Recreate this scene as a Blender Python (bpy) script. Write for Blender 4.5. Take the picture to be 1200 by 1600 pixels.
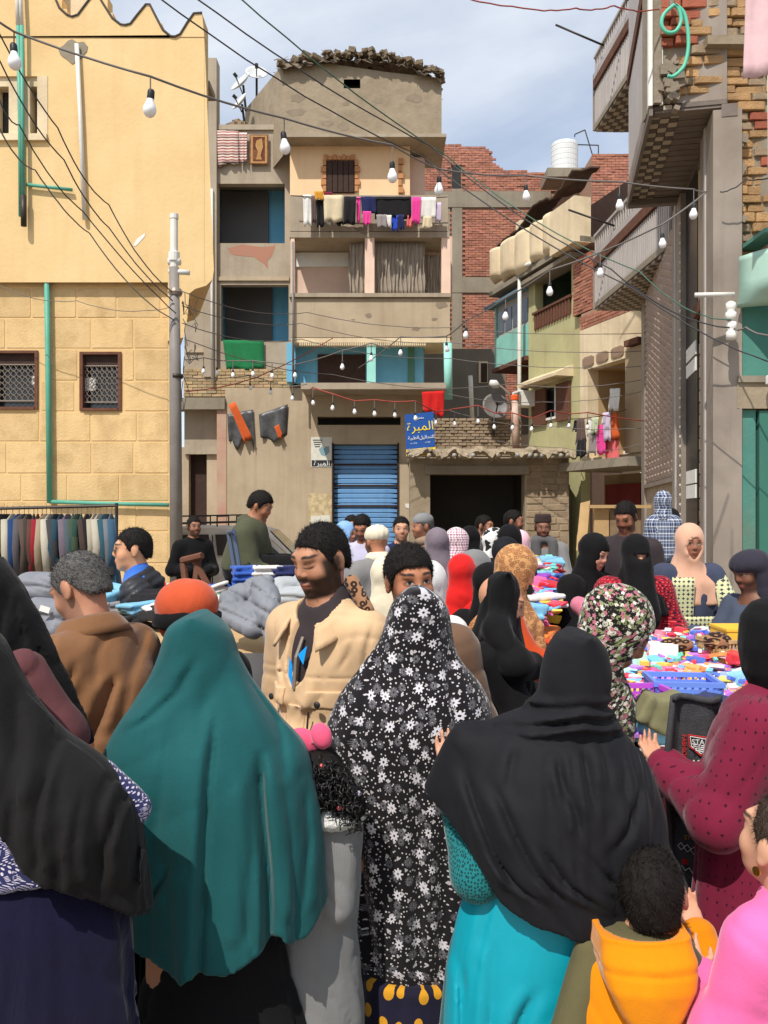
import bpy, math, random
import numpy as np
from mathutils import Vector, Matrix
for o in list(bpy.data.objects): bpy.data.objects.remove(o)
SC = bpy.context.scene
COL = SC.collection
rnd = random.Random(7)
F = 1300.0; CH = 1.8          # focal length in photo pixels, camera height in metres

# ------------------------------------------------------------ camera
cam = bpy.data.cameras.new('camera'); camo = bpy.data.objects.new('camera', cam); COL.objects.link(camo)
camo.location = (0, 0, CH); camo.rotation_euler = (math.radians(90), 0, 0)
cam.sensor_fit = 'VERTICAL'; cam.sensor_height = 36.0; cam.lens = 36.0 * F / 1600.0
cam.clip_start = 0.05; cam.clip_end = 4000
SC.camera = camo
# ------------------------------------------------------------ light
SUN_EL, SUN_AZ = 54.0, 28.0     # elevation; azimuth turned from behind the camera towards the left
el, az = math.radians(SUN_EL), math.radians(SUN_AZ)
SDIR = Vector((-math.sin(az)*math.cos(el), -math.cos(az)*math.cos(el), math.sin(el)))
sl = bpy.data.lights.new('sun', 'SUN'); so = bpy.data.objects.new('sun', sl); COL.objects.link(so)
sl.energy = 4.0; sl.angle = math.radians(0.55); sl.color = (1.0, 0.95, 0.88)
so.rotation_euler = SDIR.to_track_quat('Z', 'Y').to_euler(); so.location = SDIR * 60
W = bpy.data.worlds.new('World'); SC.world = W; W.use_nodes = True
nt = W.node_tree; nt.nodes.clear()
def N(nt, t, **kw):
    n = nt.nodes.new(t)
    for k, v in kw.items():
        if k.startswith('i_'):
            n.inputs[k[2:].replace('_', ' ')].default_value = v
        else: setattr(n, k, v)
    return n
wo = N(nt, 'ShaderNodeOutputWorld'); bg = N(nt, 'ShaderNodeBackground')
sky = N(nt, 'ShaderNodeTexSky'); sky.sky_type = 'NISHITA'; sky.sun_disc = False
sky.sun_elevation = el; sky.sun_rotation = math.atan2(SDIR.x, SDIR.y)
sky.air_density = 1.0; sky.dust_density = 1.2; sky.ozone_density = 1.2
bg.inputs['Strength'].default_value = 0.15
# thin broken cloud: noise laid on a flat layer overhead
tc = N(nt, 'ShaderNodeTexCoord'); sp = N(nt, 'ShaderNodeSeparateXYZ'); nt.links.new(tc.outputs['Generated'], sp.inputs[0])
zz = N(nt, 'ShaderNodeMath', operation='MAXIMUM'); nt.links.new(sp.outputs['Z'], zz.inputs[0]); zz.inputs[1].default_value = 0.0
za = N(nt, 'ShaderNodeMath', operation='ADD'); nt.links.new(zz.outputs[0], za.inputs[0]); za.inputs[1].default_value = 0.22
dx = N(nt, 'ShaderNodeMath', operation='DIVIDE'); nt.links.new(sp.outputs['X'], dx.inputs[0]); nt.links.new(za.outputs[0], dx.inputs[1])
dy = N(nt, 'ShaderNodeMath', operation='DIVIDE'); nt.links.new(sp.outputs['Y'], dy.inputs[0]); nt.links.new(za.outputs[0], dy.inputs[1])
cb = N(nt, 'ShaderNodeCombineXYZ'); nt.links.new(dx.outputs[0], cb.inputs[0]); nt.links.new(dy.outputs[0], cb.inputs[1])
mp = N(nt, 'ShaderNodeMapping'); nt.links.new(cb.outputs[0], mp.inputs[0]); mp.inputs['Location'].default_value = (2.15, 0.4, 0)
n1 = N(nt, 'ShaderNodeTexNoise', i_Scale=1.5, i_Detail=7.0, i_Roughness=0.55, i_Distortion=0.5); nt.links.new(mp.outputs[0], n1.inputs['Vector'])
cr = N(nt, 'ShaderNodeValToRGB'); cr.color_ramp.elements[0].position = 0.36; cr.color_ramp.elements[1].position = 0.66
nt.links.new(n1.outputs[0], cr.inputs[0])
n2 = N(nt, 'ShaderNodeTexNoise', i_Scale=2.6, i_Detail=5.0); nt.links.new(mp.outputs[0], n2.inputs['Vector'])
cc = N(nt, 'ShaderNodeValToRGB'); cc.color_ramp.elements[0].position = 0.35; cc.color_ramp.elements[1].position = 0.65
cc.color_ramp.elements[0].color = (4.3, 4.7, 5.3, 1); cc.color_ramp.elements[1].color = (6.3, 6.5, 6.8, 1)
nt.links.new(n2.outputs[0], cc.inputs[0])
cf = N(nt, 'ShaderNodeMath', operation='MULTIPLY_ADD'); nt.links.new(cr.outputs[0], cf.inputs[0]); cf.inputs[1].default_value = 0.62; cf.inputs[2].default_value = 0.24
mx = N(nt, 'ShaderNodeMix', data_type='RGBA'); nt.links.new(cf.outputs[0], mx.inputs[0])
nt.links.new(sky.outputs[0], mx.inputs[6]); nt.links.new(cc.outputs[0], mx.inputs[7])
nt.links.new(mx.outputs[2], bg.inputs['Color']); nt.links.new(bg.outputs[0], wo.inputs['Surface'])
# ------------------------------------------------------------ exposure
SC.view_settings.view_transform = 'Standard'; SC.view_settings.look = 'None'
SC.view_settings.exposure = 0.2; SC.view_settings.gamma = 1.0
SC.view_settings.use_curve_mapping = False

# ============================================================ helpers
def at(px, py, d): return Vector(((px-600)/F*d, d, CH-(py-800)/F*d))
def fx(px, d): return (px-600)/F*d
def fz(py, d): return CH-(py-800)/F*d
WL = {}
def wl(p): return WL.get(p.name, Vector((0, 0, 0))) if p else Vector((0, 0, 0))
def tag(o, label=None, cat=None, group=None, kind=None):
    if label: o['label'] = label
    if cat: o['category'] = cat
    if group: o['group'] = group
    if kind: o['kind'] = kind
    return o
def thing(name, label, cat, loc, group=None):
    o = bpy.data.objects.new(name, None); COL.objects.link(o); o.empty_display_size = 0.1
    o.location = loc; WL[o.name] = Vector(loc)
    return tag(o, label, cat, group)
def link(name, me, parent=None, loc=None, rot=None, scale=None, mat=None):
    o = bpy.data.objects.new(name, me); COL.objects.link(o)
    if parent: o.parent = parent
    base = wl(parent)
    if loc is not None: o.location = Vector(loc) - base
    if rot is not None: o.rotation_euler = rot
    if scale is not None: o.scale = scale
    WL[o.name] = base + o.location
    return o
def dot2(a, b): return a[0]*b[0]+a[1]*b[1]

class MB:
    """collects faces of one mesh, in world coordinates"""
    def __init__(s): s.v = []; s.f = []; s.c = []; s.col = None
    def _add(s, vs, fs):
        n = len(s.v); s.v += [tuple(v) for v in vs]; s.f += [tuple(i+n for i in f) for f in fs]
        s.c += [s.col]*len(fs); return s
    def quad(s, a, b, c, d): return s._add([a, b, c, d], [(0, 1, 2, 3)])
    def poly(s, pts): return s._add(pts, [tuple(range(len(pts)))])
    def hexa(s, p):      # 8 corners: bottom 4 (ccw), top 4
        return s._add(p, [(3, 2, 1, 0), (4, 5, 6, 7), (0, 1, 5, 4), (1, 2, 6, 5), (2, 3, 7, 6), (3, 0, 4, 7)])
    def box(s, c, size, R=None):
        hx, hy, hz = size[0]/2, size[1]/2, size[2]/2; c = Vector(c)
        p = [Vector(q) for q in ((-hx,-hy,-hz),(hx,-hy,-hz),(hx,hy,-hz),(-hx,hy,-hz),(-hx,-hy,hz),(hx,-hy,hz),(hx,hy,hz),(-hx,hy,hz))]
        if R is not None: p = [R @ q for q in p]
        return s.hexa([c+q for q in p])
    def tube(s, pts, r, seg=8, caps=True):
        pts = [Vector(p) for p in pts]; n = len(pts)
        rs = r if isinstance(r, (list, tuple)) else [r]*n
        vs = []; fs = []; up = None
        for i, p in enumerate(pts):
            t = (pts[min(i+1, n-1)]-pts[max(i-1, 0)]).normalized()
            if up is None:
                up = Vector((0, 0, 1)) if abs(t.z) < 0.9 else Vector((1, 0, 0))
            a = up - t*up.dot(t)
            if a.length < 1e-6: a = t.orthogonal()
            a.normalize(); b = t.cross(a); up = a
            for k in range(seg):
                w = 2*math.pi*k/seg; vs.append(p + (a*math.cos(w)+b*math.sin(w))*rs[i])
        for i in range(n-1):
            for k in range(seg):
                k2 = (k+1) % seg; fs.append((i*seg+k, i*seg+k2, (i+1)*seg+k2, (i+1)*seg+k))
        if caps: fs.append(tuple(range(seg-1, -1, -1))); fs.append(tuple((n-1)*seg+k for k in range(seg)))
        return s._add(vs, fs)
    def lathe(s, prof, c, seg=16, axis=None):
        c = Vector(c); Q = axis.to_track_quat('Z', 'Y').to_matrix() if axis is not None else Matrix.Identity(3)
        vs = []; fs = []; n = len(prof)
        for (r, z) in prof:
            for k in range(seg):
                w = 2*math.pi*k/seg; vs.append(c + Q @ Vector((r*math.cos(w), r*math.sin(w), z)))
        for i in range(n-1):
            for k in range(seg):
                k2 = (k+1) % seg; fs.append((i*seg+k, i*seg+k2, (i+1)*seg+k2, (i+1)*seg+k))
        fs.append(tuple(range(seg-1, -1, -1))); fs.append(tuple((n-1)*seg+k for k in range(seg)))
        return s._add(vs, fs)
    def prism(s, poly, v):    # planar polygon of 3D points swept along v
        v = Vector(v); n = len(poly); P = [Vector(p) for p in poly]
        vs = P + [p+v for p in P]
        fs = [tuple(range(n)), tuple(range(2*n-1, n-1, -1))] + [(i, i+n, (i+1) % n+n, (i+1) % n) for i in range(n)]
        return s._add(vs, fs)
    def grid(s, fn, nu, nv, closed=False):
        vs = [fn(i/nu, j/nv) for j in range(nv+1) for i in range(nu+1)]
        fs = [(j*(nu+1)+i, j*(nu+1)+i+1, (j+1)*(nu+1)+i+1, (j+1)*(nu+1)+i) for j in range(nv) for i in range(nu)]
        return s._add(vs, fs)
    def mesh(s, name, mat, off=(0, 0, 0), smooth=False, fix=True):
        me = bpy.data.meshes.new(name); off = Vector(off)
        me.from_pydata([tuple(Vector(v)-off) for v in s.v], [], s.f)
        if fix:
            import bmesh
            bm = bmesh.new(); bm.from_mesh(me); bmesh.ops.recalc_face_normals(bm, faces=bm.faces); bm.to_mesh(me); bm.free()
        if any(c is not None for c in s.c):
            a = me.color_attributes.new('tint', 'FLOAT_COLOR', 'CORNER'); buf = []
            for f, c in zip(s.f, s.c):
                c = c or (1, 1, 1); buf += [c[0], c[1], c[2], 1.0]*len(f)
            a.data.foreach_set('color', buf)
        if mat: me.materials.append(mat)
        if smooth: me.polygons.foreach_set('use_smooth', [True]*len(me.polygons))
        me.update(); return me
    def build(s, name, mat, parent=None, smooth=False, bevel=0, solid=0, sub=0):
        o = link(name, s.mesh(name, mat, wl(parent), smooth), parent)
        if solid: m = o.modifiers.new('solid', 'SOLIDIFY'); m.thickness = solid; m.offset = 0
        if bevel: m = o.modifiers.new('bevel', 'BEVEL'); m.width = bevel; m.segments = 2; m.limit_method = 'ANGLE'
        if sub: m = o.modifiers.new('sub', 'SUBSURF'); m.levels = sub; m.render_levels = sub
        return o

class Fac:
    """an upright plane through two ground points; u runs along it, z up, w out towards the viewer"""
    def __init__(s, p0, p1):
        s.p = Vector((p0[0], p0[1], 0)); e = Vector((p1[0]-p0[0], p1[1]-p0[1], 0)); s.L = e.length; s.e = e.normalized()
        n = Vector((s.e.y, -s.e.x, 0)); s.n = n
    def U(s, px):          # where the sight line through column px meets the plane
        k = (px-600)/F     # x = k*y
        return (k*s.p.y - s.p.x) / (s.e.x - k*s.e.y)
    def D(s, px): return s.p.y + s.e.y*s.U(px)
    def Z(s, px, py): return CH-(py-800)/F*s.D(px)
    def P(s, u, z, w=0): return s.p + s.e*u + s.n*w + Vector((0, 0, z))
    def pp(s, px, py, w=0): return s.P(s.U(px), s.Z(px, py), w)
    def box(s, mb, u0, u1, z0, z1, w0, w1):
        return mb.hexa([s.P(u0, z0, w1), s.P(u1, z0, w1), s.P(u1, z0, w0), s.P(u0, z0, w0),
                        s.P(u0, z1, w1), s.P(u1, z1, w1), s.P(u1, z1, w0), s.P(u0, z1, w0)])
    def rect(s, x0, y0, x1, y1):    # pixel rectangle -> u0,u1,z0,z1 (heights read at the middle column)
        xm = (x0+x1)/2
        return s.U(x0), s.U(x1), s.Z(xm, y1), s.Z(xm, y0)
    def pbox(s, mb, x0, y0, x1, y1, w0, w1):
        u0, u1, z0, z1 = s.rect(x0, y0, x1, y1); return s.box(mb, u0, u1, z0, z1, w0, w1)
    def wall(s, mb, u0, u1, z0, z1, holes, t, w=0):
        """front face at w with rectangular openings and reveals t deep, plus top/side/back faces"""
        us = sorted({u0, u1} | {min(max(h[k], u0), u1) for h in holes for k in (0, 1)})
        zs = sorted({z0, z1} | {min(max(h[k], z0), z1) for h in holes for k in (2, 3)})
        def inh(u, z): return any(h[0] < u < h[1] and h[2] < z < h[3] for h in holes)
        for i in range(len(us)-1):
            for j in range(len(zs)-1):
                um, zm = (us[i]+us[i+1])/2, (zs[j]+zs[j+1])/2
                if inh(um, zm): continue
                for ww in (w, w-t):
                    mb.quad(s.P(us[i], zs[j], ww), s.P(us[i+1], zs[j], ww), s.P(us[i+1], zs[j+1], ww), s.P(us[i], zs[j+1], ww))
        def strip(ua, za, ub, zb): mb.quad(s.P(ua, za, w), s.P(ub, zb, w), s.P(ub, zb, w-t), s.P(ua, za, w-t))
        for h in holes:
            a, b, c, d = max(h[0], u0), min(h[1], u1), max(h[2], z0), min(h[3], z1)
            strip(a, c, a, d); strip(b, c, b, d); strip(a, d, b, d)
            if c > z0: strip(a, c, b, c)
        strip(u0, z0, u0, z1); strip(u1, z0, u1, z1); strip(u0, z1, u1, z1)
        return mb

# ------------------------------------------------------------ procedural materials
MATS = {}
def lin(c):      # sRGB 0-255 -> linear
    return tuple(((v/255.0)/12.92 if v/255.0 <= 0.04045 else ((v/255.0+0.055)/1.055)**2.4) for v in c[:3])
def mat(name, c, c2=None, sc=3.0, rough=0.85, bump=0.0, bsc=30.0, metal=0.0, grime=0.0, gsc=1.2, streak=0.0, tint=False,
        rand=0.0, sheen=0.0, alpha=1.0, spec=0.3, emit=None, trans=0.0, wrinkle=0.0, detail=5.0, weave=0.0, gcol=(0.35, 0.3, 0.24), contrast=0.22, sss=0.0, coords='pos'):
    if name in MATS: return MATS[name]
    m = bpy.data.materials.new(name); m.use_nodes = True; nt = m.node_tree; nt.nodes.clear(); L = nt.links.new
    out = N(nt, 'ShaderNodeOutputMaterial'); b = N(nt, 'ShaderNodeBsdfPrincipled'); L(b.outputs[0], out.inputs[0])
    b.inputs['Roughness'].default_value = rough; b.inputs['Metallic'].default_value = metal
    b.inputs['Specular IOR Level'].default_value = spec
    if sheen: b.inputs['Sheen Weight'].default_value = sheen; b.inputs['Sheen Roughness'].default_value = 0.4
    if trans: b.inputs['Transmission Weight'].default_value = trans
    if sss:
        b.inputs['Subsurface Weight'].default_value = sss; b.inputs['Subsurface Radius'].default_value = (0.012, 0.005, 0.003); b.inputs['Subsurface Scale'].default_value = 1.0
    if coords == 'pos': g = N(nt, 'ShaderNodeNewGeometry'); pos = g.outputs['Position']
    else: g = N(nt, 'ShaderNodeTexCoord'); pos = g.outputs[coords]
    cur = None
    def mixc(fac, A, B, mode='MIX', f=None):
        x = N(nt, 'ShaderNodeMix', data_type='RGBA', blend_type=mode)
        if fac is not None: L(fac, x.inputs[0])
        else: x.inputs[0].default_value = f
        for i, q in ((6, A), (7, B)):
            if isinstance(q, tuple): x.inputs[i].default_value = (q[0], q[1], q[2], 1)
            else: L(q, x.inputs[i])
        return x.outputs[2]
    def noise(scale, det=detail, vec=None, dist=0.0):
        n = N(nt, 'ShaderNodeTexNoise', i_Scale=scale, i_Detail=det, i_Roughness=0.6, i_Distortion=dist)
        L(vec or pos, n.inputs['Vector']); return n.outputs[0]
    def ramp(v, a, bb):
        r = N(nt, 'ShaderNodeMapRange'); r.inputs[1].default_value = a; r.inputs[2].default_value = bb; L(v, r.inputs[0]); return r.outputs[0]
    cur = c
    if c2 is not None: cur = mixc(ramp(noise(sc), 0.5-contrast, 0.5+contrast), c, c2)
    if tint:
        a = N(nt, 'ShaderNodeVertexColor'); a.layer_name = 'tint'; cur = mixc(None, cur, a.outputs[0], 'MULTIPLY', 1.0)
    if rand:
        oi = N(nt, 'ShaderNodeObjectInfo'); r = N(nt, 'ShaderNodeMapRange'); L(oi.outputs['Random'], r.inputs[0])
        r.inputs[3].default_value = 1-rand; r.inputs[4].default_value = 1+rand
        hs = N(nt, 'ShaderNodeHueSaturation'); L(r.outputs[0], hs.inputs['Value'])
        if isinstance(cur, tuple): hs.inputs['Color'].default_value = (*cur, 1)
        else: L(cur, hs.inputs['Color'])
        cur = hs.outputs[0]
    if grime:
        f = ramp(noise(gsc, 6.0, dist=0.4), 0.48, 0.75)
        k = N(nt, 'ShaderNodeMath', operation='MULTIPLY'); L(f, k.inputs[0]); k.inputs[1].default_value = grime
        cur = mixc(k.outputs[0], cur, gcol)
    if streak:
        mpn = N(nt, 'ShaderNodeMapping'); L(pos, mpn.inputs[0]); mpn.inputs['Scale'].default_value = (3.0, 3.0, 0.22)
        f = ramp(noise(1.6, 5.0, mpn.outputs[0]), 0.5, 0.8)
        k = N(nt, 'ShaderNodeMath', operation='MULTIPLY'); L(f, k.inputs[0]); k.inputs[1].default_value = streak
        cur = mixc(k.outputs[0], cur, gcol)
    if isinstance(cur, tuple): b.inputs['Base Color'].default_value = (*cur, 1)
    else: L(cur, b.inputs['Base Color'])
    last = None
    def addbump(h, st, dist):
        nonlocal last
        bn = N(nt, 'ShaderNodeBump'); bn.inputs['Strength'].default_value = st; bn.inputs['Distance'].default_value = dist
        L(h, bn.inputs['Height'])
        if last: L(last, bn.inputs['Normal'])
        last = bn.outputs[0]
    if wrinkle:
        mpn = N(nt, 'ShaderNodeMapping'); L(pos, mpn.inputs[0]); mpn.inputs['Scale'].default_value = (1.0, 1.0, 0.45)
        addbump(noise(9.0, 3.0, mpn.outputs[0], 1.2), wrinkle, 0.03)
    if bump: addbump(noise(bsc, 6.0), bump, 0.02)
    if weave:
        wv = N(nt, 'ShaderNodeTexNoise', i_Scale=420.0, i_Detail=2.0); L(pos, wv.inputs['Vector']); addbump(wv.outputs[0], weave, 0.004)
    if last: L(last, b.inputs['Normal'])
    if alpha < 1: b.inputs['Alpha'].default_value = alpha
    if emit: b.inputs['Emission Color'].default_value = (*emit[0], 1); b.inputs['Emission Strength'].default_value = emit[1]
    MATS[name] = m; m['bsdf'] = b.name
    return m
def cloth(name, rgb, **kw):     # rgb as it should look in plain daylight, 0-255
    c = lin(rgb); k = dict(c2=tuple(v*0.8 for v in c), sc=5.0, rough=0.9, sheen=0.15, wrinkle=0.16, weave=0.25, spec=0.15); k.update(kw)
    return mat(name, c, **k)
# ============================================================ ground
def struct(o): return tag(o, kind='structure')
m_ground = mat('packed_earth', lin((150, 135, 112)), lin((120, 106, 88)), sc=1.4, bump=0.5, bsc=14, grime=0.5, gsc=0.8)
g = MB()
for i in range(-8, 8):
    for j in range(-2, 14): g.quad((i*40, j*40-40, 0), (i*40+40, j*40-40, 0), (i*40+40, j*40, 0), (i*40, j*40, 0))
struct(g.build('ground', m_ground))
# ------------------------------------------------------------ shared materials
m_yel = mat('ochre_render', lin((226, 197, 146)), lin((216, 184, 130)), sc=0.9, bump=0.25, bsc=18, grime=0.25, gsc=0.7, streak=0.22, gcol=lin((186, 142, 92)))
m_yjoint = mat('ochre_joint', lin((222, 188, 134)), lin((212, 176, 122)), sc=2, bump=0.2, bsc=40)
m_yblock = mat('ochre_block', lin((220, 188, 136)), lin((204, 172, 122)), sc=2.2, bump=0.4, bsc=30, rand=0.07, grime=0.6, gsc=2.5, streak=0.25, gcol=lin((160, 130, 84)))
m_plast = mat('grey_plaster', lin((176, 162, 142)), lin((158, 144, 124)), sc=1.1, bump=0.35, bsc=9, grime=0.35, gsc=0.9, streak=0.4, gcol=lin((120, 104, 84)))
m_plast2 = mat('tan_plaster', lin((188, 170, 144)), lin((172, 154, 128)), sc=0.9, bump=0.3, bsc=7, grime=0.3, gsc=0.8, streak=0.35, gcol=lin((132, 112, 86)))
m_mud = mat('mud_render', lin((162, 147, 124)), lin((142, 128, 106)), sc=2.0, bump=0.9, bsc=6, grime=0.4, gsc=1.6, gcol=lin((110, 95, 74)))
m_mudbrick = mat('mud_brick', lin((160, 140, 114)), lin((138, 120, 98)), sc=5, bump=0.6, bsc=30, rand=0.14)
m_conc = mat('concrete', lin((150, 140, 122)), lin((130, 120, 104)), sc=1.3, bump=0.4, bsc=12, streak=0.35, gcol=lin((96, 88, 76)))
m_redbrick = mat('red_brick', lin((178, 120, 100)), lin((160, 106, 88)), sc=3, bump=0.4, bsc=40, tint=True, grime=0.25, gsc=0.8, gcol=lin((150, 120, 96)))
m_redbrick1 = mat('red_brick_single', lin((172, 98, 74)), lin((148, 84, 64)), sc=8, bump=0.5, bsc=60, rand=0.2)
m_mortar = mat('mortar', lin((158, 120, 100)), lin((170, 138, 116)), sc=4, bump=0.4, bsc=40)
m_oldbrick = mat('ochre_brick', lin((186, 148, 102)), lin((152, 120, 84)), sc=9, bump=0.7, bsc=40, rand=0.16, grime=0.4, gsc=4, gcol=lin((120, 96, 66)))
m_peach = mat('peach_wall', lin((240, 205, 160)), lin((228, 190, 148)), sc=1, bump=0.15, streak=0.2, gcol=lin((196, 160, 120)))
m_pink = mat('pale_pink_wall', lin((224, 196, 176)), lin((206, 178, 158)), sc=1, bump=0.15, streak=0.2, gcol=lin((150, 126, 108)))
m_blue = mat('blue_wall', lin((118, 186, 218)), lin((104, 170, 204)), sc=1.3, bump=0.2, streak=0.25, gcol=lin((110, 130, 130)))
m_blue2 = mat('faded_blue_wall', lin((120, 150, 165)), lin((100, 132, 150)), sc=1.3, bump=0.2)
m_turq = mat('turquoise_paint', lin((150, 208, 192)), lin((128, 188, 174)), sc=1.6, bump=0.2, streak=0.3, grime=0.2, gcol=lin((120, 130, 110)))
m_teal = mat('teal_paint', lin((84, 140, 126)), lin((72, 124, 112)), sc=1.5, bump=0.4, bsc=10, grime=0.45, gsc=1.4, streak=0.3, gcol=lin((120, 106, 84)))
m_green = mat('olive_green_wall', lin((190, 184, 136)), lin((176, 172, 128)), sc=0.9, bump=0.3, bsc=10, grime=0.4, gsc=1.0, streak=0.4, gcol=lin((150, 132, 96)))
m_cream = mat('cream_plaster', lin((228, 210, 176)), lin((210, 190, 156)), sc=1.2, bump=0.3, bsc=12, grime=0.35, gsc=1.2, streak=0.35, gcol=lin((150, 126, 96)))
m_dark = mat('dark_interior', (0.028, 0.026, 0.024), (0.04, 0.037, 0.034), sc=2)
m_brown = mat('brown_wood', lin((112, 74, 56)), lin((92, 60, 46)), sc=8, bump=0.3, bsc=40)
m_dkbrown = mat('dark_brown_wood', lin((70, 50, 42)), lin((54, 40, 34)), sc=8, bump=0.3, bsc=40)
m_glass = mat('dim_glass', (0.03, 0.035, 0.04), rough=0.12, spec=0.6)
m_iron = mat('grey_iron', lin((140, 128, 116)), rough=0.5, metal=0.3, grime=0.3, gsc=8)
m_dkiron = mat('dark_iron', lin((62, 56, 52)), rough=0.5, metal=0.4)
m_pvc = mat('white_pipe', lin((226, 224, 216)), lin((206, 204, 196)), rough=0.45)
m_tpipe = mat('green_pipe', lin((92, 168, 146)), lin((80, 150, 130)), rough=0.5, grime=0.2, gsc=5)
m_pole = mat('grey_pole', lin((138, 132, 126)), lin((122, 116, 110)), rough=0.55, sc=4, streak=0.3)
m_alu = mat('grey_cladding', lin((156, 144, 131)), lin((134, 122, 110)), sc=1.4, rough=0.5, rand=0.05, streak=0.45, grime=.3, gsc=2, gcol=lin((88, 78, 68)))
m_alu2 = mat('pale_cladding', lin((186, 178, 172)), lin((170, 162, 156)), sc=2, rough=0.5, rand=0.05)
m_stone = mat('relief_panel', lin((182, 164, 152)), lin((164, 146, 134)), sc=4, rough=0.7, bump=0.2, rand=0.05)
m_tileA = mat('tile_pale', lin((168, 156, 138)), rough=0.5, rand=0.1); m_tileB = mat('tile_dark', lin((84, 72, 62)), rough=0.5, rand=0.15)
m_plank = mat('soffit_plank', lin((122, 110, 100)), lin((104, 94, 86)), sc=6, rough=0.6, rand=0.08, bump=0.15)
m_black = mat('black_panel', (0.015, 0.015, 0.017), rough=0.3); m_white = mat('white_paint', lin((228, 226, 218)), rough=0.6, grime=0.15, gsc=5)
m_tin = mat('rusty_tin', lin((96, 74, 60)), lin((70, 56, 48)), sc=3, rough=0.7, bump=0.3)

def unitbox(name, mt, bev=0.04):
    """1 m block with softened edges, scaled per piece"""
    import bmesh
    bm = bmesh.new(); bmesh.ops.create_cube(bm, size=1.0)
    bmesh.ops.bevel(bm, geom=list(bm.edges), offset=bev, segments=1, affect='EDGES', profile=0.5)
    me = bpy.data.meshes.new(name); bm.to_mesh(me); bm.free(); me.materials.append(mt); return me
def piece(name, me, fac, u0, u1, z0, z1, w0, w1, parent, tilt=0.0):
    c = fac.P((u0+u1)/2, (z0+z1)/2, (w0+w1)/2)
    return link(name, me, parent, c, (tilt*0.3, tilt, math.atan2(fac.e.y, fac.e.x)), (abs(u1-u0), abs(w1-w0), abs(z1-z0)))
def part(name, mt, parent, *boxes, **kw):
    """boxes: (fac,u0,u1,z0,z1,w0,w1)"""
    m = MB()
    for b in boxes: b[0].box(m, *b[1:])
    return m.build(name, mt, parent, **kw)
def pxpart(name, mt, parent, fac, *boxes, **kw):
    m = MB()
    for b in boxes: fac.pbox(m, *b)
    return m.build(name, mt, parent, **kw)
def room(mb, f, u0, u1, z0, z1, w0, w1, sides='lrtbk'):
    P = f.P
    if 'l' in sides: mb.quad(P(u0, z0, w0), P(u0, z0, w1), P(u0, z1, w1), P(u0, z1, w0))
    if 'r' in sides: mb.quad(P(u1, z0, w0), P(u1, z0, w1), P(u1, z1, w1), P(u1, z1, w0))
    if 't' in sides: mb.quad(P(u0, z1, w0), P(u1, z1, w0), P(u1, z1, w1), P(u0, z1, w1))
    if 'b' in sides: mb.quad(P(u0, z0, w0), P(u1, z0, w0), P(u1, z0, w1), P(u0, z0, w1))
    if 'k' in sides: mb.quad(P(u0, z0, w1), P(u1, z0, w1), P(u1, z1, w1), P(u0, z1, w1))
def flat(d): return Fac((fx(0, d), d), (fx(1200, d), d))
def bricks(fac, u0, u1, z0, z1, keep, bl=0.25, bh=0.075, w=0.03, seed=1, jit=0.012):
    m = MB(); r = random.Random(seed); rows = int((z1-z0)/bh)
    for j in range(rows):
        u = u0 - (bl/2 if j % 2 else 0); z = z0+j*bh
        while u < u1:
            a, b = max(u, u0), min(u+bl-0.012, u1); u += bl
            if b-a < 0.05 or not keep((a+b)/2, z+bh/2): continue
            k = r.uniform(0.72, 1.18); m.col = (k*r.uniform(0.95, 1.05), k, k*r.uniform(0.9, 1.05))
            ww = w+r.uniform(-jit, jit); fac.box(m, a, b, z, z+bh-0.014, 0, ww)
    return m
def pipe(name, mt, parent, pts, r, seg=10): return MB().tube(pts, r, seg).build(name, mt, parent, smooth=True)
def arc(a, b, sag, n=14):
    a, b = Vector(a), Vector(b); return [a.lerp(b, i/n) - Vector((0, 0, sag*4*(i/n)*(1-i/n))) for i in range(n+1)]

# ============================================================ yellow house on the left
Y = flat(13.5); YL = Y.U(-120)
yel = thing('yellow_house', 'ochre yellow two-storey house with scalloped parapet and blockwork lower wall', 'house', (fx(120, 13.5), 13.5, 0))
zt = Y.Z(0, 440)
holes = [Y.rect(-14, 548, 60, 640), Y.rect(125, 550, 190, 642)]
mb = MB(); Y.wall(mb, YL, Y.U(265), 0, zt, holes, 0.3); mb.build('wall', m_yjoint, yel)
MB().prism([Y.P(Y.U(265)-.3, 0, -.302), Y.P(Y.U(265), 0, -.302), Y.P(Y.U(265), zt, -.302), Y.P(Y.U(265)-.3, zt, -.302)], (-.8, 2.4, 0)).build('side_wall', m_yjoint, yel)
# block facing, one object per block
ub = unitbox('block', m_yblock, 0.02)
rows = [395, 450, 497, 545, 595, 643, 690, 740, 783, 830, 880, 930, 972]
offs = [5, 155, 118, 40, 88, 20, 118, 12, 48, 84, 20, 60]
for j in range(len(rows)-1):
    z1, z0 = Y.Z(0, rows[j]+1.5), Y.Z(0, rows[j+1]-1.5)
    x = -120+offs[j] % 72-72
    while x < 265:
        w_ = 62+rnd.random()*22; a, b = max(x, -118)+1.5, min(x+w_, 264)-1.5; x += w_
        if b-a < 8: continue
        segs = [(a, b)]
        for (hx0, hy0, hx1, hy1) in ((-14, 548, 60, 640), (125, 550, 190, 642)):
            if rows[j+1] > hy0+2 and rows[j] < hy1-2:
                ns = []
                for (p, q) in segs:
                    if q <= hx0-4 or p >= hx1+4: ns.append((p, q)); continue
                    if p < hx0-9: ns.append((p, hx0-5))
                    if q > hx1+9: ns.append((hx1+5, q))
                segs = ns
        for (p, q) in segs: piece('block', ub, Y, Y.U(p), Y.U(q), z0, z1, -0.02, 0.006+rnd.random()*0.003, yel)
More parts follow.
